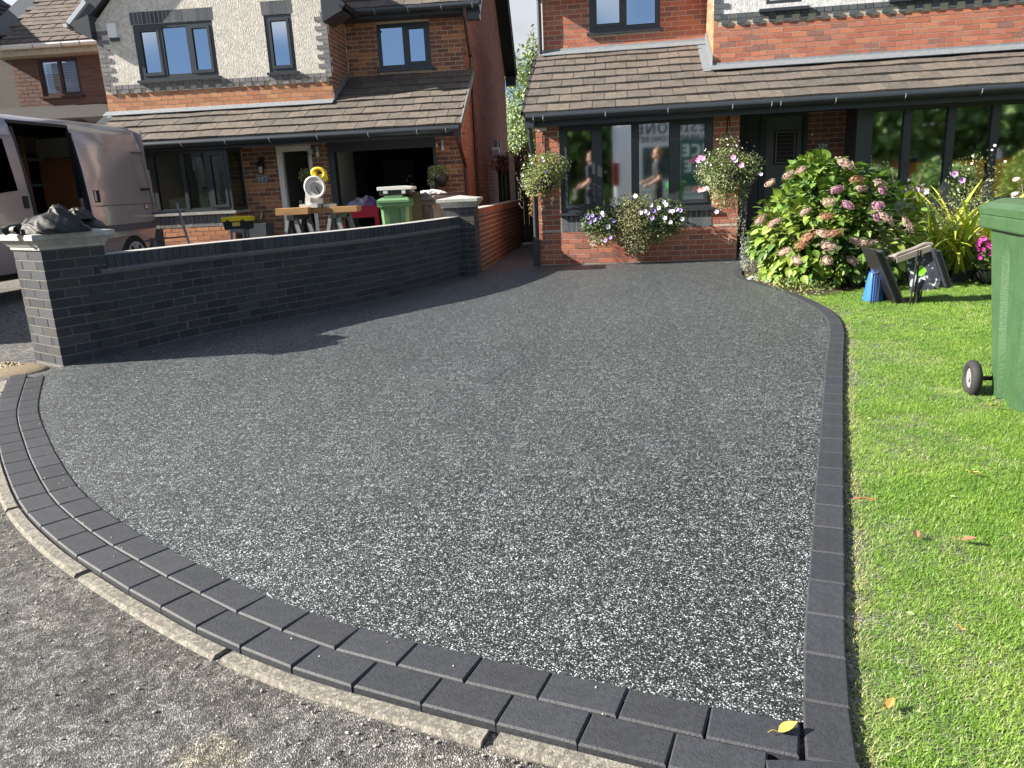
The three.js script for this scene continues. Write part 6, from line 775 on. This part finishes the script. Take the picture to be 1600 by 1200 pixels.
// ---------- wheeled bins ----------
function wheelieBin(name, label, p, turn, col, s, o = {}) { // opens at +z (front), wheels at -z
  const t = thing(name, label, 'wheelie bin', p, turn, o.group); const m = phys(col, { roughness: 0.38, clearcoat: 0.12, map: o.map || null, bumpMap: B1(2), bumpScale: 0.002 }), W = 0.29 * s, D = 0.36, H = 0.95;
  // body: fluted, tapering outline lofted from foot to rim
  const out = (k) => { const w = lerp(W * 0.80, W * 0.97, k), f = lerp(D * 0.66, D * 0.95, k), b = lerp(D * 0.48, D * 0.93, k), r = 0.05, fl = 0.028 * (1 - sstep(0.80, 0.92, k)); return [[-w + r, f], [-w * 0.42, f], [-w * 0.36, f - fl], [w * 0.36, f - fl], [w * 0.42, f], [w - r, f], [w, f - r], [w, f * 0.42], [w - fl, f * 0.34], [w - fl, -b * 0.2], [w, -b * 0.3], [w, -b + r], [w - r, -b], [-w + r, -b], [-w, -b + r], [-w, -b * 0.3], [-w + fl, -b * 0.2], [-w + fl, f * 0.34], [-w, f * 0.42], [-w, f - r]]; };
  const rings = [0, 0.03, 0.2, 0.5, 0.78, 0.86, 0.93, 1].map(k => out(k).map(q => [q[0], 0.02 + k * H, q[1]])), P = []; for (let i = 0; i + 1 < rings.length; i++) for (let k = 0; k < 20; k++) { const j = (k + 1) % 20, a = rings[i][k], b = rings[i][j], c = rings[i + 1][j], d = rings[i + 1][k]; P.push(...a, ...b, ...c, ...a, ...c, ...d); } const cen = [0, 0.02, 0]; for (let k = 0; k < 20; k++) P.push(...rings[0][(k + 1) % 20], ...rings[0][k], ...cen);
  const g = new THREE.BufferGeometry(); g.setAttribute('position', new THREE.Float32BufferAttribute(P, 3)); g.computeVertexNormals(); mesh('body', [creased(g)], m, t, { keepuv: true });
  const rim = mesh('rim', [prism([[-W * 1.03, -D * 0.98], [W * 1.03, -D * 0.98], [W * 1.03, D], [-W * 1.03, D]], 0.075, 0.012).rotateX(-Math.PI / 2).translate(0, 0.90, 0)], m, t); const ix = rim.geometry; void ix;
  const lid = mesh('lid', (() => { const L = [[W * 1.08, 0.975], [W * 1.08, 1.01], [W * 0.98, 1.035], [W * 0.80, 1.055], [W * 0.0, 1.065]]; const Q = [], q = (a, b, c, d) => Q.push(...a, ...b, ...c, ...a, ...c, ...d), ring = ([w, y]) => { const z = w / W; return [[-w, y, D * z], [w, y, D * z], [w, y, -D * z], [-w, y, -D * z]]; }; for (let i = 0; i + 1 < L.length; i++) { const A = ring(L[i]), B = ring(L[i + 1]); for (let k = 0; k < 4; k++) { const j = (k + 1) % 4; q(A[k], A[j], B[j], B[k]); } } const b = ring(L[0]); q(b[3], b[2], b[1], b[0]); const gg = new THREE.BufferGeometry(); gg.setAttribute('position', new THREE.Float32BufferAttribute(Q, 3)); gg.computeVertexNormals(); return [muv(gg)]; })(), m, t);
  mesh('lid_grip', [span(-W * 0.55, W * 0.55, 1.058, 1.07, D * 0.45, D * 0.78), span(-W * 0.6, -W * 0.5, 1.04, 1.082, D * 0.4, D * 0.85), span(W * 0.5, W * 0.6, 1.04, 1.082, D * 0.4, D * 0.85), span(-W * 0.6, W * 0.6, 1.04, 1.082, D * 0.85, D * 0.93)], m, lid);
  mesh('lid_hinge', [rod([-W * 0.9, 1.0, -D * 1.12], [W * 0.9, 1.0, -D * 1.12], 0.018), span(-W * 0.6, -W * 0.5, 0.96, 1.02, -D * 1.15, -D * 0.95), span(W * 0.5, W * 0.6, 0.96, 1.02, -D * 1.15, -D * 0.95)], m, t); mesh('lip_rib', [-0.86, -0.3, 0.3, 0.86].map(k => prism([[0, 0], [0.045, 0.09], [0, 0.12]], 0.008).rotateY(-Math.PI / 2).translate(W * k, 0.80, D * 0.93)), m, t);
  for (const s_ of [-1, 1]) { const w = mesh('wheel', [new THREE.TorusGeometry(0.076, 0.026, 10, 28).rotateY(Math.PI / 2).scale(1.1, 1, 1)], std([0.03, 0.03, 0.032], { roughness: 0.8, map: g3 }), t); w.position.set(s_ * W * 1.12, 0.10, -D * 0.46); mesh('wheel_disc', [cy(0.062, 0.062, 0.03, 0, 0, 0, 20, 0, 0, Math.PI / 2), cy(0.02, 0.02, 0.045, 0, 0, 0, 10, 0, 0, Math.PI / 2)], std([0.22, 0.23, 0.24], { roughness: 0.5 }), w); } mesh('axle', [rod([-W * 1.12, 0.10, -D * 0.46], [W * 1.12, 0.10, -D * 0.46], 0.012)], M.black, t);
  return t;
}
const binGreen = [0.052, 0.115, 0.052];
const scuff = dtex(512, (i, j) => { const st = fbm(i / 5, j / 70, 4, 610), n = fbm(i / 40, j / 40, 4, 615), sc = fbm(i / 2.5, j / 26, 3, 620); let v = 0.80 + 0.14 * n + 0.10 * st; if (sc > 0.74) v += 0.2; return [v * (1 + 0.05 * (n - 0.5)), v, v * 0.98]; });
wheelieBin('wheelie_bin', 'tall green wheelie bin standing on the lawn at the right edge', [2.245, -0.035, -4.33], -0.10, binGreen, 1.0, { map: scuff }).scale.y = 1.03;
wheelieBin('wheelie_bin', 'pale green wheelie bin with a grey case on its lid before the garage', LL(-0.93, NY, 2.45), LHT + 0.03, [0.12, 0.25, 0.115], 0.83, {});
wheelieBin('wheelie_bin', 'grey brown wheelie bin beside the pale green bin', LL(-0.36, NY, 2.05), LHT - 0.5, [0.17, 0.145, 0.13], 0.83, {});
{
  const c = thing('tool_case', 'flat grey and white power tool case lying on the pale green bin', 'tool case', LL(-0.90, NY + 1.085, 2.50), LHT); mesh('base', [span(-0.27, 0.24, 0.0, 0.08, -0.2, 0.16)], M.blackPlastic, c); mesh('lid', [prism([[-0.29, 0], [0.26, 0], [0.26, 0.03], [0.1, 0.05], [-0.29, 0.045]], 0.40, 0.006).translate(0, 0.085, -0.22)], std([0.62, 0.61, 0.58], { roughness: 0.5 }), c); mesh('clip', [span(-0.2, -0.13, 0.03, 0.085, 0.161, 0.175), span(0.1, 0.16, 0.02, 0.085, 0.161, 0.175)], std([0.5, 0.5, 0.5]), c);
  const b = thing('plywood_board', 'olive brown board standing between the two bins', 'board', LL(-0.66, NY, 2.35), LHT); mesh('board', [span(-0.09, 0.10, 0, 1.12, -0.02, 0.02)], std([0.17, 0.14, 0.06], { map: g1 }), b);
  const cl = thing('folded_sheet', 'crumpled white dust sheet on the grey brown bin', 'sheet', LL(-0.42, NY + 1.075, 2.1), LHT); mesh('cloth', [heap(0.22, 0.07, 0.16, 83, 0.3)], std([0.6, 0.59, 0.57]), cl);
}
// ---------- folded seats on the lawn ----------
{
  const blk = M.blackPlastic, rodm = std([0.03, 0.03, 0.032], { roughness: 0.4, metalness: 0.4 });
  const a = thing('folding_stool', 'folded black stool, its flat seat leaning, left one by the hydrangea', 'folding stool', [2.44, -0.03, -7.78], 0.1);
  mesh('seat', [bx(0.07, 0.56, 0.30, 0.02, 0.25, -0.02, 0, 0, 0.44)], std([0.022, 0.023, 0.026], { roughness: 0.75 }), a); mesh('seat_rim', [bx(0.012, 0.58, 0.32, -0.025, 0.265, -0.02, 0, 0, 0.44)], rodm, a);
  for (const [x, z] of [[-0.13, 0.08], [-0.10, 0.06], [-0.055, 0.0], [-0.02, -0.02]]) mesh('leg', [rod([x, 0, z], [x + 0.005, 0.29, z], 0.007), new THREE.SphereGeometry(0.012, 8, 6).translate(x + 0.005, 0.295, z)], rodm, a);
  const bl = thing('water_bottle', 'blue plastic container tucked behind the left folding stool', 'container', [2.40, -0.03, -7.9]); mesh('body', [new THREE.LatheGeometry([[0.001, 0], [0.095, 0], [0.095, 0.03], [0.07, 0.2], [0.055, 0.27], [0.05, 0.29], [0.001, 0.29]].map(p => new THREE.Vector2(...p)), 22)], phys([0.03, 0.14, 0.52], { roughness: 0.3 }), bl); mesh('cap', [cy(0.035, 0.035, 0.03, 0, 0.305, 0, 14)], std([0.02, 0.05, 0.2]), bl);
  const b = thing('folding_chair', 'folded black chair with a printed green and white motif, right one by the hydrangea', 'folding chair', [2.72, -0.03, -7.7], 0.05);
  const prt = dtex(128, (i, j) => { const u = i / 128 - 0.42, v = j / 128 - 0.55, n = fbm(i / 14, j / 14, 4, 900); if (Math.hypot(u, v) < 0.15 + 0.09 * (n - 0.5)) return n > 0.42 ? [0.45, 0.72, 0.15] : [0.75, 0.85, 0.7]; if (n > 0.60) return [0.72, 0.74, 0.76]; return [0.12 + n * 0.2, 0.13 + n * 0.2, 0.17 + n * 0.22]; });
  const bmx = std([1, 1, 1], { map: prt, roughness: 0.5 }); const pnl = mesh('back_panel', [new THREE.BoxGeometry(0.26, 0.34, 0.03)], bmx, b, { keepuv: true }); pnl.position.set(0.05, 0.30, 0.0); pnl.rotation.set(-0.1, -0.2, -0.28 + 0.45);
  mesh('seat', [bx(0.05, 0.36, 0.28, 0.19, 0.33, -0.04, 0, 0, 0.38), bx(0.012, 0.38, 0.30, 0.155, 0.345, -0.04, 0, 0, 0.38)], std([0.03, 0.032, 0.045], { roughness: 0.5 }), b); mesh('seat_back', [tube([[-0.24, 0.42, 0.0], [-0.20, 0.47, 0], [-0.06, 0.51, -0.02], [0.05, 0.555, -0.03], [0.12, 0.55, -0.03]], 0.022, 8, 24), bx(0.32, 0.05, 0.2, -0.06, 0.475, -0.06, 0, 0, 0.32)], std([0.20, 0.18, 0.16], { roughness: 0.6 }), b);
  for (const [x, z, h] of [[-0.085, 0.1, 0.52], [-0.055, 0.09, 0.52], [-0.02, 0.03, 0.26], [0.01, 0.0, 0.24], [0.05, -0.06, 0.22], [0.085, -0.1, 0.2]]) mesh('leg', [rod([x, 0, z], [x + h * 0.06, h, z], 0.008)], rodm, b);
}
// ---------- fallen leaves, twig, pebbles ----------
{
  const L = [[0.335, 0.014, -1.556, 'yellow leaf fallen on the dark block edging in front', [0.55, 0.40, 0.06], 0.05, 1.9], [1.412, 0.0, -3.229, 'tan leaf lying on the lawn near the green bin', [0.50, 0.32, 0.12], 0.05, 0.4], [1.127, 0.0, -2.593, 'reddish brown leaf on the middle of the lawn', [0.30, 0.10, 0.06], 0.05, 1.2], [0.608, 0.0, -1.679, 'bright orange leaf on the front corner of the lawn', [0.55, 0.20, 0.05], 0.035, 2.4], [0.911, 0.0, -2.038, 'small orange leaf on the lawn right of the pale patch', [0.50, 0.20, 0.07], 0.025, 0.2], [0.992, 0.0, -2.602, 'dark curled brown leaf on the middle of the lawn', [0.18, 0.10, 0.06], 0.04, 2.9], [1.909, 0.0, -4.20, 'orange leaf at the foot of the green bin', [0.50, 0.20, 0.06], 0.06, 0.1]];
  for (const [x, y, z, lab, c, s, a] of L) { const t = thing('fallen_leaf', lab, 'leaf', [x, y, z], a); const m = mesh('blade', [leafGeo(s, s * 0.55, 0.5, -0.25, 5)], std(c, { side: THREE.DoubleSide, roughness: 0.7 }), t); m.rotation.x = -0.15; mesh('stalk', [tube([[0, 0.002, 0], [0.003, 0.006, -s * 0.25], [0, 0.004, -s * 0.5]], 0.0009, 5)], std(c), t); }
  const tw = thing('twig', 'reddish twig lying across the lawn edge', 'twig', [0.90, 0.004, -2.93]); mesh('stem', [tube([[-0.03, 0, 0], [-0.01, 0.004, 0.003], [0.015, 0.003, -0.002], [0.05, 0.0, 0.004]], 0.003, 6)], std([0.40, 0.13, 0.05]), tw);
  const pg = new THREE.IcosahedronGeometry(1, 1); const pl = []; for (let i = 0; i < 46; i++) pl.push(i < 14 ? [rr(0.50, 0.62), -0.03, rr(-1.62, -1.45), rr(0.006, 0.014), 0.55] : [rr(-2.6, 0.5), 0.009, 0, rr(0.0012, 0.003), 0.5]); pl.forEach((p, i) => { if (i >= 14) { const e = EDGE[Math.floor(rnd() * EDGE.length)], d = rr(0.02, 0.22); p[0] = e[0] + d * 0.2; p[2] = e[1] + d; } }); const im = new THREE.InstancedMesh(pg, std([1, 1, 1]), pl.length); pl.forEach((p, i) => { _o.position.set(p[0], p[1], p[2]); _o.rotation.set(rr(0, 3), rr(0, 3), 0); _o.scale.set(p[3] * 1.2, p[3] * 0.8, p[3]); _o.updateMatrix(); im.setMatrixAt(i, _o.matrix); im.setColorAt(i, C(p[4], p[4] * 0.97, p[4] * 0.92)); }); im.name = 'pebbles'; im.userData.kind = 'stuff'; scene.add(im);
}
// ---------- across the road, seen in the window glass ----------
{ // white works van
  const t = thing('works_van', 'white van with green lettered side parked across the road, mirrored in the front window', 'van', [3.05, -0.03, 3.55], Math.PI / 2);
  const paint = phys([0.85, 0.85, 0.85], { roughness: 0.3, clearcoat: 0.6, side: THREE.DoubleSide }); const zR = -3.35, zF = 1.0;
  mesh('body', [sectionShell(FULL, [[zR, 0.95, 1.08], [zR + 0.06, 0.985, 1.10], [zR + 0.18, 1, 1.11], [zF, 1, 1.11], [1.35, 0.98, 1.0]]), sectionShell(FULL, [[1.35, 0.98, 1.0], [1.95, 0.95, 0.62], [2.5, 0.86, 0.44]])], paint, t, { keepuv: true });
  mesh('rear_door', [span(-0.93, 0.93, 0.42, 2.35, zR - 0.02, zR + 0.02)], paint, t); mesh('bumper', [span(-0.97, 0.98, 0.30, 0.55, zR - 0.1, zR + 0.2)], M.anth, t); mesh('tail_lamp', [span(0.92, 1.0, 1.0, 1.5, zR - 0.01, zR + 0.11)], phys([0.28, 0.015, 0.02], { roughness: 0.2 }), t); mesh('underbody', [span(-0.85, 0.85, 0.2, 0.45, zR + 0.2, 2.2)], M.black, t);
  wheelAt(t, 0.86, 0.34, -2.4); wheelAt(t, 0.86, 0.34, 1.4); wheelAt(t, -0.86, 0.34, -2.4);
  for (const y of [0.72, 0.82, 0.92]) mesh('side_rib', [span(0.985, 0.995, y, y + 0.02, zR + 0.6, zF - 0.4)], std([0.3, 0.3, 0.31]), t);
  const put = (g, z, y, x, m, nm) => { const q = mesh(nm, [g.rotateY(Math.PI / 2)], m, t); q.position.set(x, y, z); q.rotation.z = 0.13; return q; };
  const ink = std([0.02, 0.02, 0.022], { roughness: 0.4 }), grn = std([0.02, 0.11, 0.08], { roughness: 0.4 });
  put(text('RESIN STONE', 0.245, 0.004, FONTS), -1.40, 2.08, 0.955, ink, 'lettering'); put(text('20X CHEAPER PER CONCRETE', 0.12, 0.004, FONTS), -1.40, 1.91, 0.975, ink, 'small_lettering');
  put(new THREE.BoxGeometry(1.15, 1.0, 0.01), -0.55, 1.42, 1.035, grn, 'green_panel').rotation.z = 0.09; put(text('ANCE', 0.26, 0.012, FONTS), -0.60, 1.56, 1.03, M.white, 'panel_lettering').rotation.z = 0.09; put(text('ABLE', 0.26, 0.012, FONTS), -0.60, 1.22, 1.05, M.white, 'panel_lettering').rotation.z = 0.09;
  put(new THREE.BoxGeometry(0.75, 0.70, 0.01), -1.95, 1.45, 1.03, std([0.10, 0.16, 0.13], { map: dtex(64, (i, j) => 0.4 + 0.6 * fbm(i / 9, j / 9, 4, 3)) }), 'photo_panel').rotation.z = 0.09;
  for (let k = 0; k < 3; k++) mesh('rear_sticker', [span(0.3, 0.75, 1.5 + k * 0.24, 1.68 + k * 0.24, zR - 0.03, zR - 0.021)], grn, t);
}
function sdf(bones, lo, hi, cell, blend = 0.03) { // one continuous skin round tapered bones
  const n = Math.max(8, Math.ceil(Math.max(hi[0] - lo[0], hi[1] - lo[1], hi[2] - lo[2]) / cell)), half = n * cell / 2, c = [0, 1, 2].map(k => (lo[k] + hi[k]) / 2); const mc = new MarchingCubes(n, new THREE.MeshBasicMaterial(), false, false, 60000); mc.isolation = 0; let q = 0;
  for (let k = 0; k < n; k++) for (let j = 0; j < n; j++) for (let i = 0; i < n; i++, q++) { const x = c[0] + (i - n / 2) * cell, y = c[1] + (j - n / 2) * cell, z = c[2] + (k - n / 2) * cell; let d = 1; for (const [a, b, ra, rb, sq] of bones) { const bx_ = b[0] - a[0], by = b[1] - a[1], bz = b[2] - a[2], L = bx_ * bx_ + by * by + bz * bz || 1e-9; const t = clamp(((x - a[0]) * bx_ + (y - a[1]) * by + (z - a[2]) * bz) / L); const dx = x - a[0] - bx_ * t, dy = y - a[1] - by * t, dz = (z - a[2] - bz * t) * (sq || 1); const e = Math.sqrt(dx * dx + dy * dy + dz * dz) - lerp(ra, rb, t); const h = clamp(0.5 + 0.5 * (d - e) / blend); d = lerp(d, e, h) - blend * h * (1 - h); } mc.field[q] = -d; }
  mc.update(); const m = mc.count, P = new Float32Array(m * 3), N = new Float32Array(m * 3); for (let v = 0; v < m; v++) { P[3 * v] = c[0] + mc.positionArray[3 * v] * half; P[3 * v + 1] = c[1] + mc.positionArray[3 * v + 1] * half; P[3 * v + 2] = c[2] + mc.positionArray[3 * v + 2] * half; for (let k = 0; k < 3; k++) N[3 * v + k] = mc.normalArray[3 * v + k]; }
  const g = new THREE.BufferGeometry(); g.setAttribute('position', new THREE.BufferAttribute(P, 3)); g.setAttribute('normal', new THREE.BufferAttribute(N, 3)); g.setAttribute('uv', new THREE.BufferAttribute(new Float32Array(m * 2), 2)); g.computeVertexNormals(); return g;
}
function person(label, p, turn, reach, cols) {
  const t = thing('person', label, 'person', p, turn); const hr = [0.20, 1.42, 0], er = reach ? [0.25, 1.16, 0.04] : [0.27, 1.14, -0.02], wr = reach ? [0.12, 1.06, 0.27] : [0.24, 0.93, 0.12], el = [-0.26, 1.13, -0.03], wl = reach ? [-0.20, 1.0, 0.20] : [-0.22, 0.90, 0.08];
  const legs = []; for (const s of [-1, 1]) legs.push([[s * 0.095, 0.92, 0], [s * 0.11, 0.50, 0.02 * s], 0.085, 0.058], [[s * 0.11, 0.50, 0.02 * s], [s * 0.115, 0.09, -0.02], 0.056, 0.038]);
  const arms = [[[hr[0], hr[1], 0], er, 0.05, 0.042], [er, wr, 0.040, 0.028], [[-0.20, 1.42, 0], el, 0.05, 0.042], [el, wl, 0.040, 0.028]]; const torso = [[[0, 1.38, 0], [0, 1.10, 0], 0.135, 0.125, 1.35], [[-0.12, 1.40, 0], [0.12, 1.40, 0], 0.075, 0.075], [[0, 1.1, 0], [0, 0.93, 0], 0.125, 0.14, 1.3]];
  const head = [[[0, 1.45, 0], [0, 1.56, 0.01], 0.055, 0.052], [[0, 1.62, 0.01], [0, 1.68, 0.0], 0.078, 0.088], [[0, 1.575, 0.045], [0, 1.60, 0.04], 0.045, 0.055]];
  const hand = (w, dir) => { const b = []; const e = w.map((v, k) => v + dir[k] * 0.06); b.push([w, e, 0.028, 0.030]); for (let f = 0; f < 4; f++) { const o = (f - 1.5) * 0.017, L = [0.055, 0.065, 0.06, 0.048][f]; const a = [e[0] + o, e[1], e[2]], m1 = [a[0] + dir[0] * L * 0.5, a[1] + dir[1] * L * 0.5 - 0.008, a[2] + dir[2] * L * 0.5], m2 = [m1[0] + dir[0] * L * 0.4, m1[1] - 0.025, m1[2] + dir[2] * L * 0.4]; b.push([a, m1, 0.0085, 0.008], [m1, m2, 0.008, 0.007]); } b.push([[w[0] - 0.02, w[1], w[2] + 0.02], [w[0] - 0.045, w[1] + 0.005, w[2] + 0.065], 0.011, 0.009]); return b; };
  const skin = phys(cols[0], { roughness: 0.6 }); const hd = reach ? [-0.1, -0.1, 1] : [0, -0.6, 0.8];
  mesh('body', [sdf([...legs, ...arms, ...torso, ...head.slice(0, 1)], [-0.4, 0.03, -0.25], [0.4, 1.72, 0.4], 0.02), sdf([...head.slice(1), [[0, 1.612, 0.09], [0, 1.59, 0.107], 0.011, 0.014], [[0.083, 1.615, 0], [0.086, 1.595, -0.005], 0.014, 0.01], [[-0.083, 1.615, 0], [-0.086, 1.595, -0.005], 0.014, 0.01]], [-0.12, 1.5, -0.12], [0.12, 1.78, 0.14], 0.008, 0.015), ...[[wr, hd], [wl, hd]].map(([w, d]) => sdf(hand(w, d), [w[0] - 0.09, w[1] - 0.14, w[2] - 0.05], [w[0] + 0.09, w[1] + 0.06, w[2] + 0.17], 0.005, 0.006))], skin, t, { keepuv: true });
  const up = (b, k) => b.map(([a, c, r, s, q]) => [a, c, r + k, s + k, q]); const cut = (a, b, f) => a.map((v, k) => lerp(v, b[k], f));
  mesh('t_shirt', [sdf(up([...torso, [[0.20, 1.42, 0], cut(hr, er, 0.6), 0.054, 0.052], [[-0.20, 1.42, 0], cut([-0.2, 1.42, 0], el, 0.6), 0.054, 0.052]], 0.014), [-0.4, 0.86, -0.25], [0.4, 1.5, 0.25], 0.018)], std(cols[1], { roughness: 0.9 }), t, { keepuv: true });
  mesh('shorts', [sdf(up([[[0, 0.96, 0], [0, 0.90, 0], 0.13, 0.13, 1.3], ...[-1, 1].map(s => [[s * 0.095, 0.90, 0], [s * 0.108, 0.55, 0.015 * s], 0.09, 0.076])], 0.014), [-0.3, 0.46, -0.2], [0.3, 1.06, 0.2], 0.018)], std(cols[2], { roughness: 0.9 }), t, { keepuv: true });
  for (const s of [-1, 1]) mesh('shoe', [sdf([[[s * 0.115, 0.05, -0.05], [s * 0.12, 0.035, 0.14], 0.05, 0.036], [[s * 0.115, 0.13, -0.03], [s * 0.115, 0.05, -0.03], 0.045, 0.05]], [s * 0.115 - 0.1, -0.02, -0.13], [s * 0.115 + 0.1, 0.2, 0.2], 0.012, 0.02)], M.black, t, { keepuv: true });
  mesh('hair', [sdf([[[0, 1.69, -0.015], [0, 1.66, -0.03], 0.092, 0.088]], [-0.13, 1.55, -0.15], [0.13, 1.80, 0.1], 0.01).translate(0, 0.012, -0.008)], std(cols[3], { roughness: 0.9 }), t, { keepuv: true }); mesh('eye', [-1, 1].map(s => new THREE.SphereGeometry(0.011, 8, 6).translate(s * 0.032, 1.632, 0.082)), M.black, t); mesh('mouth', [span(-0.024, 0.024, 1.556, 1.562, 0.088, 0.094)], std([0.3, 0.1, 0.09]), t); return t;
}
person('person in dark t-shirt and shorts with hands held forward, mirrored at the window centre', [1.0, -0.03, 1.05], -1.6, true, [[0.50, 0.28, 0.19], [0.03, 0.035, 0.04], [0.02, 0.022, 0.026], [0.22, 0.13, 0.05]]);
person('person in dark work clothes beside the van, mirrored left of the window centre', [-1.15, -0.03, 1.8], -1.3, true, [[0.46, 0.24, 0.17], [0.03, 0.034, 0.05], [0.03, 0.032, 0.045], [0.10, 0.06, 0.03]]);
wheelieBin('wheelie_bin', 'green wheelie bin by the white van, mirrored in the right window pane', [1.62, -0.03, 1.9], 2.9, [0.05, 0.2, 0.07], 1.0);
{
  const big = leafGeo(0.22, 0.13, 0.2, 0.2, 2), md = leafGeo(0.10, 0.06, 0.2, 0.2, 2), G_ = [[0.08, 0.16, 0.035], [0.20, 0.33, 0.07]], Y = [[0.16, 0.24, 0.04], [0.34, 0.42, 0.08]];
  for (const [x, z, r, lab] of [[8.2, 3.6, 0.85, 'round clipped green bush mirrored in the left pane of the porch side window'], [10.6, 4.2, 0.95, 'wide clipped dark bush mirrored in the middle panes of the porch side window'], [13.6, 4.0, 1.1, 'tall yellow green bush mirrored in the right pane of the porch side window']]) tree('clipped_bush', lab, [x, -0.05, z], 0.05, 0.6, [[0, r * 0.8, 0, r, r * 0.85, r]], 6500, md, x > 13 ? Y : G_, 1.25, 'bush');
  struct('far_lawn', [new THREE.PlaneGeometry(16, 7).rotateX(-Math.PI / 2).translate(14, -0.036, 5.4)], std([0.11, 0.17, 0.03], { map: g3, roughness: 1 }));
  const TR = [[-24, 13, 6.5], [-18, 11, 5.6], [-13, 12.5, 6.2], [-7.5, 11.5, 5.2], [-2, 14, 6.0], [4.5, 12, 5.4], [9.5, 10.5, 6.0], [15, 11, 6.6], [21, 12, 5.8], [28, 12.5, 6.4], [-30, 9, 6]];
  TR.forEach(([x, z, h], i) => tree('street_tree', 'broad green tree across the road, number ' + ['one', 'two', 'three', 'four', 'five', 'six', 'seven', 'eight', 'nine', 'ten', 'eleven'][i] + ' from the left', [x, -0.1, z], 0.2, h * 0.6, [[0, h * 0.55, 0, 2.9, h * 0.42, 2.2], [-1.4, h * 0.4, 0.3, 1.7, h * 0.3, 1.5], [1.5, h * 0.45, 0.2, 1.8, h * 0.32, 1.6], [0.2, h * 0.28, -0.2, 2.6, h * 0.25, 1.6]], 5200, big, G_, 1.75));
  const w = thing('garden_wall', 'red brick garden wall with white posts across the road', 'wall', [11.5, -0.05, 9.2]); mesh('wall', [span(-3, 3, 0, 1.6, -0.1, 0.1)], M.red[0], w); mesh('post', [span(-3.1, -2.9, 0, 1.9, -0.15, 0.15), span(2.9, 3.1, 0, 1.9, -0.15, 0.15)], M.white, w);
  const sg = thing('yellow_skip', 'yellow orange metal skip across the road', 'skip', [13.1, -0.05, 7.6]); mesh('hull', [prism([[-1.3, 0], [1.3, 0], [1.7, 1.5], [-1.7, 1.5]], 1.6, 0.03)], phys([0.62, 0.30, 0.02], { roughness: 0.5 }), sg); mesh('rim', [span(-1.75, 1.75, 1.5, 1.58, -0.03, 1.63)], phys([0.6, 0.28, 0.02]), sg);
}
// ---------- render ----------
scene.environmentIntensity = 1;
scene.updateMatrixWorld(true);
const renderer = new THREE.WebGLRenderer({ antialias: true });
renderer.toneMapping = THREE.LinearToneMapping; renderer.toneMappingExposure = EXPOSURE;
renderer.shadowMap.enabled = true;
renderer.render(scene, camera);
